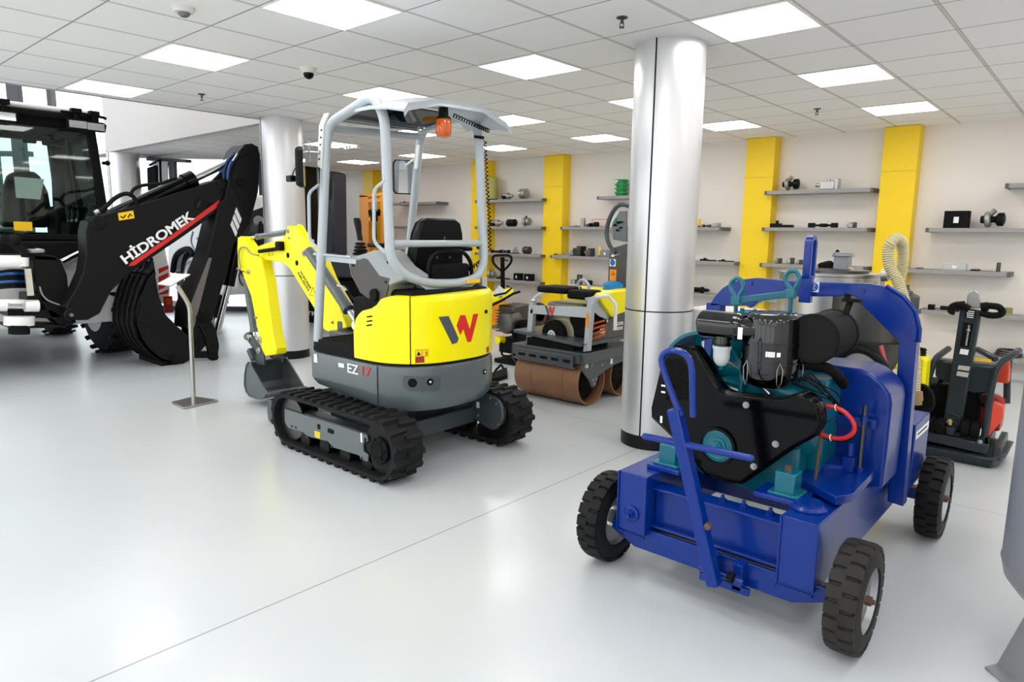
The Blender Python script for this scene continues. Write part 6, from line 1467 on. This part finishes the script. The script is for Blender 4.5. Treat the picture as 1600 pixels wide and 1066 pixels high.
part('roof_top', MB().bx(CX1, CX0 + .08, cy0 + .05, cy1 - .1, zt + .07, zt + .14), WHT, rf, bev=.035, seg=3)
def worklamp(y, z, x=CX0 + .18):
    l_ = part('work_lamp', MB().prism([(x - .05, y - .10, z - .055), (x - .05, y + .10, z - .055), (x - .05, y + .12, z + .03), (x - .05, y + .08, z + .055), (x - .05, y - .10, z + .055)], (.06, 0, 0)), BLKM, rf, bev=.01)
    part('lamp_lens', MB().bx(x + .01, x + .014, y - .085, y + .09, z - .042, z + .035), CHR, l_)
    part('lamp_arm', MB().cyl((x - .02, y, z + .05), (x - .02, y, z + .16), .025).bx(x - .06, x + .02, y - .05, y + .05, z + .12, z + .17), BLKM, l_)
for (a, b) in ((8, 181), (121, 194), (149, 198)):
    p = atx(a, b, CX0 + .18); worklamp(p.y, p.z)
part('cab_handrail', MB().tube([atx(a, b, CX0 + .15) for a, b in ((95, 174), (130, 178), (162, 184), (166, 186))], .016, 8), BLKM, rf)
# inside the cab: seat with a sheet of paper, consoles, visor
def inq(a, b, x=-9.75): return atx(a, b, x)
se = part('driver_seat', MB().prism([inq(6, 355), inq(6, 300), inq(14, 275), inq(22, 268), inq(55, 268), inq(64, 276), inq(76, 300), inq(82, 335), inq(76, 356)], (-.16, 0, 0)), BLKM, H0, bev=.03)
part('seat_sheet', MB().prism([inq(22, 276, -9.735), inq(69, 280, -9.735), inq(63, 312, -9.735), inq(25, 309, -9.735)], (.002, 0, 0)), PAPER, se, label='white sheet of paper on the seat back')
part('console', MB().bx(-9.9, -9.5, inq(78, 350).y, inq(96, 350).y, 1.4, 1.78).bx(-9.6, -9.2, inq(100, 370, -9.4).y, inq(138, 370, -9.4).y, 1.4, 1.6), BLKM, H0, bev=.03)
lvs = MB()
for k in range(4): lvs.cyl(inq(108 + 7 * k, 350, -9.4), inq(109 + 8 * k, 325 + 3 * (k % 2), -9.4), .010).ball(inq(109 + 8 * k, 324 + 3 * (k % 2), -9.4), .028)
part('control_lever', lvs, BLKM, H0)
part('sun_visor', MB().bx(-10.5, -10.45, inq(36, 220, -10.45).y, inq(58, 220, -10.45).y, inq(40, 223, -10.45).z, inq(40, 212, -10.45).z).bx(-10.5, -10.45, inq(66, 220, -10.45).y, inq(86, 220, -10.45).y, inq(70, 227, -10.45).z, inq(70, 213, -10.45).z), BLKM, cbf, bev=.02)
stw = part('steering_wheel', MB().torus((-10.2, 2.15, 1.85), (.5, 0, 1), .19, .018, 28, 8).cyl((-10.2, 2.15, 1.85), (-10.35, 2.15, 1.4), .03), BLKM, H0)
ys = part('warning_sticker', MB().prism([atx(a, b, CX0 + .02) for a, b in ((21, 346), (50, 347), (51, 361), (22, 360))], (.002, 0, 0)), DECAL_Y, H0)
part('side_window_frame', MB().bar(atx(88, 230, -9.8), atx(94, 360, -9.8), .05, .12), BLKM, cbf)
part('latch', MB().cyl(atx(160, 255, CX0), atx(168, 255, CX0), .02).ball(atx(168, 255, CX0), .03), BLKM, cbf)
part('chrome_strut', MB().cyl(atx(96, 409, -8.6), atx(135, 390, -8.6), .035), CHR, H0)

# ------------------------------------------------------------------ white machine further back, beyond the boom
WT = thing('white_loader', 'white wheeled machine with silver rimmed wheel standing behind the black boom', 'wheel loader', (-11.3, 5.3, 0))
yy = 5.0
q = lambda a, b, y=yy: aty(a, b, y)
part('body', MB().prism([q(262, 345), q(330, 305), q(372, 303), q(372, 450), q(345, 462), q(330, 455), q(318, 430), q(306, 396), q(292, 388), q(276, 398), q(268, 425), q(262, 420)], (0, .5, 0)), WHT, WT, bev=.03)
wc = q(294, 438)
wl = big_wheel('wheel', wc.x, yy + .25, wc.z, .3, WT)
part('wheel_trim', MB().lathe((wc.x, yy + .09, wc.z), (0, -1, 0), [(0, .32), (.03, .33), (.03, .29), (.01, .26), (.015, .12), (.06, .10), (.06, .02)], 36), CHR, wl)
hl = MB()
for k in range(10): a = 2 * PI * k / 10; hl.cyl((wc.x + .2 * math.cos(a), yy + .08, wc.z + .2 * math.sin(a)), (wc.x + .2 * math.cos(a), yy + .072, wc.z + .2 * math.sin(a)), .028, n=10)
part('rim_hole', hl, BLKM, wl)
part('wheel_arch', MB().tube([q(a, b, yy - .01) for a, b in ((270, 425), (274, 403), (284, 392), (296, 390), (303, 398))], .05, 8, smooth=4), BLKM, WT)
part('swirl_mark', MB().tube([q(a, b, yy - .003) for a, b in ((302, 362), (299, 376), (303, 388), (309, 393))], .018, 6, smooth=4).tube([q(a, b, yy - .003) for a, b in ((308, 372), (313, 380), (314, 388))], .018, 6, smooth=4), mat('slate blue swirl', (110, 124, 150), .4), WT)
cbw = part('cab', MB().prism([q(243, 250, 5.6), q(246, 345, 5.6), q(249, 345, 5.6), q(247, 250, 5.6)], (0, .05, 0)).prism([q(262, 250, 5.1), q(268, 345, 5.1), q(274, 345, 5.1), q(271, 250, 5.1)], (0, .06, 0)).prism([q(228, 245, 5.1), q(290, 249, 5.1), q(290, 254, 5.1), q(228, 251, 5.1)], (0, .1, 0)), MULL, WT, bev=.01)
part('cab_glass', MB().prism([q(234, 252, 5.55), q(238, 343, 5.55), (q(262, 343, 5.55)), q(262, 252, 5.55)], (0, .01, 0)), GLST, cbw)
mrw = part('mirror', MB().prism([q(229, 262, 5.0), q(242, 258, 5.0), q(243, 296, 5.0), q(230, 298, 5.0)], (0, .06, 0)), BLKM, WT, bev=.02)
part('mirror_arm', MB().tube([q(234, 258, 5.0), q(250, 250, 5.0), q(252, 300, 5.0)], .02, 8), BLKM, WT)
part('step', MB().bx(-12.0, -11.2, 4.85, 5.1, .25, .33), ZINC, WT)

# dark machine parts seen between the dipper and the column
DM = thing('dark_attachment', 'dark hydraulic attachment seen between the black dipper and the steel column', 'machine attachment', (-9.0, 5.0, 0))
q = lambda a, b, y=5.0: aty(a, b, y)
part('body', MB().prism([q(372, 390), q(378, 350), q(390, 330), q(412, 322), (q(418, 400)), q(410, 430), q(385, 440), q(372, 425)], (0, .3, 0)), BLKM, DM, bev=.03)
hs = MB()
for k in range(5): hs.tube([q(384 + k * 5, 420, 4.95), q(388 + k * 4, 390, 4.85), q(392 + k * 3, 365, 4.85), q(400 + k * 2, 345, 4.95)], .03, 6, smooth=4)
part('hose', hs, BLK, DM)
part('hub', MB().cyl(q(404, 345, 5.0), q(404, 345, 4.9), .07), ZINC, DM)
part('support', MB().bx(-9.4, -9.0, 5.0, 5.3, 0, 1.1), BLKM, DM, bev=.02)

# dark vehicle between column and excavator
DV = thing('dark_vehicle', 'dark navy machine with a low bonnet parked behind the mini excavator', 'machine', (-9.5, 6.6, 0))
q = lambda a, b, y=6.5: aty(a, b, y)
bnv = part('bonnet', MB().loft([[q(488, 432), q(492, 404), q(505, 396), q(525, 396), q(548, 404), q(560, 418), q(562, 436)], [aty(a, b, 7.4) for a, b in ((488, 428), (493, 406), (505, 400), (524, 400), (544, 406), (556, 418), (558, 430))]]), NAVY, DV, bev=.03, label='dark rounded bonnet')
part('lower_body', MB().prism([q(484, 436), q(562, 440), q(558, 490), q(484, 500)], (0, 1.0, 0)), BLKM, DV, bev=.03)
part('running_gear', MB().prism([q(486, 492), q(556, 490), q(552, 508), q(488, 512)], (0, .9, 0)), BLK, DV)
cbd = part('cab', MB().prism([q(496, 265, 7.0), q(519, 268, 7.0), q(521, 400, 7.0), q(498, 400, 7.0)], (0, .3, 0)), NAVY, DV, bev=.03)
part('side_window', MB().prism([q(509, 282, 6.995), q(518, 282, 6.995), q(518, 312, 6.995), q(509, 312, 6.995)], (0, -.01, 0)), mat('dark tinted glass', (34, 60, 44), .08), cbd)
part('bright_panel', MB().prism([q(503, 270, 6.99), q(508, 270, 6.99), q(508, 282, 6.99), q(503, 282, 6.99)], (0, -.01, 0)).prism([q(503, 292, 6.99), q(508, 292, 6.99), q(508, 312, 6.99), q(503, 312, 6.99)], (0, -.01, 0)), DECAL_W, cbd)
o_ = q(479, 492, 6.3); o2 = q(495, 493, 6.3); part('side_plate', MB().prism([q(474, 470, 6.33), q(500, 470, 6.33), q(500, 520, 6.33), q(474, 520, 6.33)], (0, .15, 0)), BLKM, DV, bev=.01)
part('lettering', text_mesh('TR', o_, (1, 0, 0), (0, 0, 1), .07, .002, .03, 0, (o2 - o_).length), DECAL_W, DV)
# ------------------------------------------------------------------ spare parts on the shelves
SY = 9.02
def at_shelf(px, lev):
    """x on the shelf, front item line"""
    return aty(px, 300, SY + .03).x
GRP = 'spare parts on the wall shelves'
def item(kind, px, lev, w_, h_, label, m1=None, m2=None, name=None, z=None):
    z0 = LV[lev] if z is None else z
    # solve x so that the item stands at photo column px
    x = aty(px, 200 + (4 - lev) * 60, SY + .04).x
    for _ in range(3):
        P3 = V(x, SY + .04, z0 + h_ / 2) - O; w3 = P3.dot(_f); xp = 800 + FPX * P3.dot(RR) / w3
        x += (px - xp) / FPX * w3 * .9
    y = SY + .05; m1 = m1 or ALU; m2 = m2 or BLK
    t = thing(name or kind, label, 'machine part' if kind not in ('box', 'canister') else kind, (x, y, z0), GRP)
    r = h_ / 2; c = V(x, y, z0 + r)
    if kind == 'starter_motor':
        b_ = part('motor_body', MB().lathe(c - V(w_ * .5, 0, 0), (1, 0, 0), [(0, r * .6), (.01, r * .8), (w_ * .5, r * .8), (w_ * .5, r * .7)], 20), m2, t)
        part('nose', MB().lathe(c, (1, 0, 0), [(0, r), (w_ * .12, r), (w_ * .2, r * .55), (w_ * .4, r * .5), (w_ * .5, r * .25)], 20), m1, t)
        part('solenoid', MB().cyl(c + V(-w_ * .35, -.03, r * .3), c + V(w_ * .05, -.03, r * .3), r * .38, n=14), m1, t)
    elif kind == 'alternator':
        fi = MB().lathe(c - V(w_ * .35, 0, 0), (1, 0, 0), [(0, r * .7), (.012, r * .97), (w_ * .3, r * .97), (w_ * .32, r * .88), (w_ * .4, r * .88), (w_ * .42, r * .97), (w_ * .66, r * .97), (w_ * .72, r * .6)], 24)
        part('housing', fi, m1, t)
        vt = MB()
        for k in range(8): a = 2 * PI * k / 8; vt.bar(c + V(-w_ * .37, r * .35 * math.cos(a), r * .35 * math.sin(a)), c + V(-w_ * .37, r * .75 * math.cos(a), r * .75 * math.sin(a)), .008, .01, (1, 0, 0))
        part('vent', vt, m2, t)
        part('pulley', MB().lathe(c - V(w_ * .5, 0, 0), (1, 0, 0), [(0, r * .4), (.01, r * .5), (.02, r * .38), (.03, r * .5), (.04, r * .3), (w_ * .15, r * .3)], 18), m2, t)
    elif kind == 'gear_pump':
        part('pump_body', MB().bx(x - w_ * .3, x + w_ * .3, y - .05, y + .06, z0, z0 + h_ * .8), m1, t, bev=.012)
        part('flange', MB().bx(x + w_ * .3, x + w_ * .42, y - .06, y + .07, z0 + .0, z0 + h_), m2, t, bev=.006)
        part('shaft', MB().cyl((x - w_ * .5, y, z0 + h_ * .45), (x - w_ * .3, y, z0 + h_ * .45), h_ * .15), STL, t)
        part('port', MB().cyl((x, y, z0 + h_ * .7), (x, y, z0 + h_), h_ * .16, n=14), m1, t)
    elif kind == 'turbocharger':
        part('volute', MB().torus(c + V(-w_ * .15, 0, 0), (1, 0, .1), r * .62, r * .32, 24, 10), m1, t)
        part('hub', MB().lathe(c - V(w_ * .4, 0, 0), (1, 0, 0), [(0, r * .4), (.02, r * .45), (w_ * .5, r * .35), (w_ * .6, r * .75), (w_ * .8, r * .75), (w_ * .85, r * .4)], 20), m2, t)
        part('outlet', MB().cyl(c + V(-w_ * .15, 0, r * .4), c + V(.02, -.03, r * 1.0), r * .3, n=14), m1, t)
    elif kind == 'box':
        part('carton', MB().bx(x - w_ / 2, x + w_ / 2, y - .05, y + .06, z0, z0 + h_), m1, t, bev=.005)
        part('label_patch', MB().bx(x - w_ * .1, x + w_ * .1, y - .052, y - .05, z0 + h_ * .3, z0 + h_ * .65), PAPER, t)
    elif kind == 'canister':
        part('body', MB().lathe((x, y, z0), (0, 0, 1), [(0, w_ / 2), (h_ * .96, w_ / 2), (h_, w_ * .4)], 24), m1, t)
        part('end_ring', MB().lathe((x, y, z0), (0, 0, 1), [(0, w_ * .52), (.02, w_ * .52)], 24), m2, t)
    elif kind == 'bracket':
        part('plate', MB().prism([(x - w_ / 2, y, z0), (x + w_ / 2, y, z0), (x + w_ * .4, y, z0 + h_ * .5), (x, y, z0 + h_), (x - w_ * .3, y, z0 + h_ * .6)], (0, .03, 0)), m1, t, bev=.004)
        part('foot', MB().bx(x - w_ / 2, x + w_ / 2, y - .05, y + .06, z0, z0 + .012), m2, t)
    elif kind == 'drive_shaft':
        part('shaft', MB().cyl((x - w_ / 2, y, z0 + r), (x + w_ / 2, y, z0 + r), r * .45, n=14), m1, t)
        part('joint', MB().bx(x - w_ / 2 - .01, x - w_ * .3, y - .03, y + .03, z0, z0 + h_), m2, t, bev=.008)
        part('joint', MB().bx(x + w_ * .28, x + w_ / 2, y - .03, y + .03, z0, z0 + h_), m2, t, bev=.008)
        part('sleeve', MB().cyl((x - w_ * .12, y, z0 + r), (x + w_ * .14, y, z0 + r), r * .75, n=16), m2, t)
    elif kind == 'flat_tool':
        part('handle', MB().bx(x - w_ / 2, x, y - .02, y + .02, z0, z0 + h_ * .6), m2, t, bev=.006)
        part('blade', MB().bx(x - .01, x + w_ / 2, y - .03, y + .03, z0, z0 + h_ * .4), m1, t, bev=.004)
        part('knob', MB().cyl((x - w_ * .2, y, z0 + h_ * .5), (x - w_ * .2, y, z0 + h_), .02, n=12), m1, t)
    return t
I = item
S1 = 'between the rollbar and the middle pillar'
I('canister', 769.5, 4, .17, .40, 'tall yellow green filter canister on the top shelf beside the rollbar', OLIVE, BLKM, 'filter_canister')
I('starter_motor', 793, 4, .24, .12, 'silver and black starter motor on the top shelf, middle of three items', ALU, BLK)
I('alternator', 818, 4, .2, .18, 'round silver alternator on the top shelf nearest the middle yellow pillar', ALU, STLD)
I('starter_motor', 776, 3, .30, .12, 'black starter motor on the second shelf right beside the rollbar post')
I('alternator', 799, 3, .26, .13, 'black ring bodied alternator on the second shelf, middle item', BLK, ALU)
I('turbocharger', 822, 3, .18, .17, 'silver turbocharger on the second shelf nearest the middle pillar', ALU, ALU)
I('drive_shaft', 775, 2, .22, .05, 'short dark drive shaft on the third shelf beside the rollbar post', STLD, BLK)
I('drive_shaft', 789, 2, .20, .06, 'silver jointed shaft on the third shelf, second from the rollbar', ALU, BLK)
I('bracket', 804, 2, .14, .12, 'pale triangular cast bracket on the third shelf', ALU, BLK)
I('alternator', 823, 2, .2, .13, 'rusty grey round alternator on the third shelf near the middle pillar', STLD, BLK)
I('turbocharger', 767, 1, .2, .15, 'silver pump housing on the lowest shelf behind the rollbar', ALU, ALU, 'pump_housing')
I('flat_tool', 785, 1, .3, .05, 'flat black casting on the lowest shelf behind the pallet truck handle', BLK, BLK)
I('box', 809, 1, .14, .12, 'black cased unit on the lowest shelf, left one of the pair', BLK, BLK, 'battery_unit')
I('box', 826, 1, .16, .12, 'black cased unit on the lowest shelf, right one of the pair', BLK, BLK, 'battery_unit')
I('bracket', 800, 1, .3, .05, 'pale flat fitting on the low shelf behind the yellow plate machine', ALU, STLD, z=.27)
shelf(-8.83, -7.26, .27, 'bottom grey shelf behind the yellow plate machine')
t = I('flat_tool', 635, 4, .4, .03, 'flat black tray on the far top shelf under the right mirror', BLK, BLK)
I('alternator', 694, 3, .10, .12, 'small round fitting on the far shelf just above the seat back', STLD, BLK)
# green cans stacked at the column
gx = aty(970, 295, SY + .06).x
for k in range(4):
    tt = thing('green_can', ('lowest', 'second', 'third', 'topmost')[k] + ' green plastic pot in the stack on the top shelf beside the big column', 'pot', (gx, SY + .08, LV[4] + k * .062), 'green pots stacked on the shelf')
    part('pot', MB().lathe((gx, SY + .08, LV[4] + k * .062), (0, 0, 1), [(0, .078), (.04, .084), (.040, .104), (.0615, .104)], 28), GRN, tt)
    if k == 3: part('label_patch', MB().bx(gx - .05, gx, SY - .022, SY - .018, LV[4] + k * .062 + .025, LV[4] + k * .062 + .05), PAPER, tt)
I('bracket', 899, 3, .18, .03, 'small pale flat bracket at the left end of the long second shelf', ALU, STLD)
I('canister', 910.5, 3, .08, .14, 'narrow silver cylinder standing on the long second shelf', ALU, STL, 'steel_cylinder')
I('gear_pump', 920, 3, .12, .06, 'small dark pump with orange ring on the long second shelf', STLD, BLK)
I('alternator', 931, 3, .12, .08, 'small black round part on the second shelf next to the roller console', BLK, STLD)
t = thing('orange_frame', 'thin orange square frame standing on the second shelf beside the roller console', 'frame', (aty(937, 352, SY + .1).x, SY + .1, LV[3]), GRP)
fx = aty(937, 352, SY + .1).x
part('frame', MB().tube([(fx - .15, SY + .1, LV[3] + .01), (fx - .15, SY + .1, LV[3] + .12), (fx + .13, SY + .1, LV[3] + .12), (fx + .13, SY + .1, LV[3] + .01)], .008, 6, closed=True), mat('coral frame', (236, 130, 100), .5), t)
I('flat_tool', 873, 2, .2, .05, 'pale flat fitting at the left end of the long third shelf', ALU, ALU)
I('bracket', 886, 2, .16, .06, 'small cast bracket on the third shelf left of the dark gear unit', ALU, ALU)
I('gear_pump', 903, 2, .26, .16, 'large dark gear unit on the long third shelf', STLD, BLK, 'gear_unit')
I('gear_pump', 920, 2, .16, .13, 'brown grey valve block right of the dark gear unit on the third shelf', mat('valve brown', (96, 86, 78), .5), STLD, 'valve_block')
I('box', 947, 2, .16, .11, 'grey box on the third shelf beside the roller console', mat('box grey', (130, 134, 140), .5), STLD)
I('canister', 937, 2, .04, .16, 'small yellow topped bottle behind the grey box on the third shelf', DECAL_Y, STLD, 'small_bottle')
I('canister', 905, 1, .09, .16, 'tall grey threaded sleeve on the lowest shelf above the roller', STLD, STLD, 'threaded_sleeve')
I('canister', 896, 1, .10, .08, 'short pale cup beside the threaded sleeve above the roller', ALU, ALU, 'metal_cup')
I('alternator', 920, 1, .14, .08, 'black round part on the lowest shelf left of the blue cap', BLK, STLD)
I('canister', 1091, 3, .06, .12, 'small yellow capped tin on the second shelf right of the column', DECAL_Y, STLD, 'small_tin')
I('drive_shaft', 1104, 3, .12, .04, 'short black shaft on the second shelf right beside the big column', BLK, STLD)
I('gear_pump', 1117, 3, .14, .06, 'small silver pump at the right end of the second shelf past the column', ALU, ALU)
I('flat_tool', 1106, 2, .24, .04, 'long black tool on the third shelf beside the column', BLK, BLK)
I('flat_tool', 1134, 2, .22, .03, 'flat black tool at the right end of the third shelf past the column', BLK, BLK)
I('starter_motor', 1095, 1, .25, .09, 'black cylindrical unit on the lowest shelf right of the big column', BLK, BLK)
I('turbocharger', 1235, 4, .24, .17, 'silver and black turbocharger on the top shelf right of the yellow pillar', ALU, BLK)
I('gear_pump', 1294, 4, .30, .13, 'pale aluminium housing with loop on the top shelf, right item', mat('pale aluminium', (196, 194, 194), .4, metal=.6), mat('pale aluminium', (196, 194, 194), .4, metal=.6), 'gear_housing')
lo = aty(1282, 290, SY + .02)
I('flat_tool', 1221, 3, .30, .09, 'long black moulded tray on the second shelf next to the yellow pillar', BLK, BLK, 'moulded_tray')
I('drive_shaft', 1286, 3, .34, .06, 'black jointed shaft on the second shelf between the two right pillars', BLK, BLK)
I('gear_pump', 1330, 3, .11, .07, 'small silver cube fitting at the right end of the second shelf', ALU, STLD)
I('gear_pump', 1215, 2, .08, .07, 'small brass green valve on the third shelf, leftmost of three', mat('brass green', (150, 150, 90), .4, metal=.6), STLD, 'small_valve')
I('gear_pump', 1234, 2, .09, .08, 'small steel valve on the third shelf, middle of three', ALU, STLD, 'small_valve')
I('gear_pump', 1248, 2, .07, .06, 'small steel valve on the third shelf, right of three beside the lifting eye', ALU, STLD, 'small_valve')
I('box', 1495, 3, .24, .19, 'black square box with white label on the second shelf at the far right', BLKM, BLKM)
I('turbocharger', 1550, 3, .26, .19, 'silver turbocharger with dark inlet on the second shelf at the far right', ALU, BLK)
I('flat_tool', 1444, 2, .18, .02, 'small flat metal tool at the left of the far right third shelf', ALU, STLD)
I('box', 1492, 2, .22, .08, 'clear plastic box of fittings on the far right third shelf', mat('clear box', (190, 194, 190), .2), mat('clear box', (190, 194, 190), .2), 'fittings_box')
I('flat_tool', 1533, 2, .20, .03, 'black and silver tool right of the clear box on the third shelf', ALU, BLK)
I('canister', 1560, 2, .04, .10, 'small grey upright fitting at the right end of the third shelf', STLD, STLD, 'upright_fitting')
t = I('drive_shaft', 1475, 1, .3, .06, 'grey jointed lever part on the shelf left of the compactor handle', ALU, BLK)
I('canister', 1576, 1, .07, .08, 'small brass green coupling on the shelf right of the compactor handle', mat('brass green', (150, 150, 90), .4, metal=.6), STL, 'pipe_coupling')
hx = aty(1576, 545, SY + .05).x
t = thing('hose_coil', 'small coil of grey hose on the bottom shelf behind the plate compactor', 'hose', (hx, SY + .08, .27), GRP)
hc = MB()
for k in range(3): hc.torus((hx, SY + .1, .29 + k * .022), (0, 0, 1), .12 - .01 * k, .012, 28, 6)
part('coil', hc, STLD, t)
# handle and coupling on the bowed hose of the cart: rocker box seen above the extractor

BN = thing('outdoor_banner', 'green and white striped board outside, seen through the tractor cab window', 'banner', (-24, 6.9, 0))
q = lambda a, b: atx(a, b, -24)
part('board', MB().prism([q(100, 268), q(146, 268), q(146, 345), q(100, 345)], (-.1, 0, 0)), WHT, BN)
for a in (109, 130): part('green_stripe', MB().prism([q(a, 278) + V(.01, 0, 0), q(a + 8, 278) + V(.01, 0, 0), q(a + 8, 302) + V(.01, 0, 0), q(a, 302) + V(.01, 0, 0)], (.005, 0, 0)), GRN, BN)
part('board_post', MB().bx(-24.08, -24.02, 7.2, 7.3, -.13, 1.8), MULL, BN)
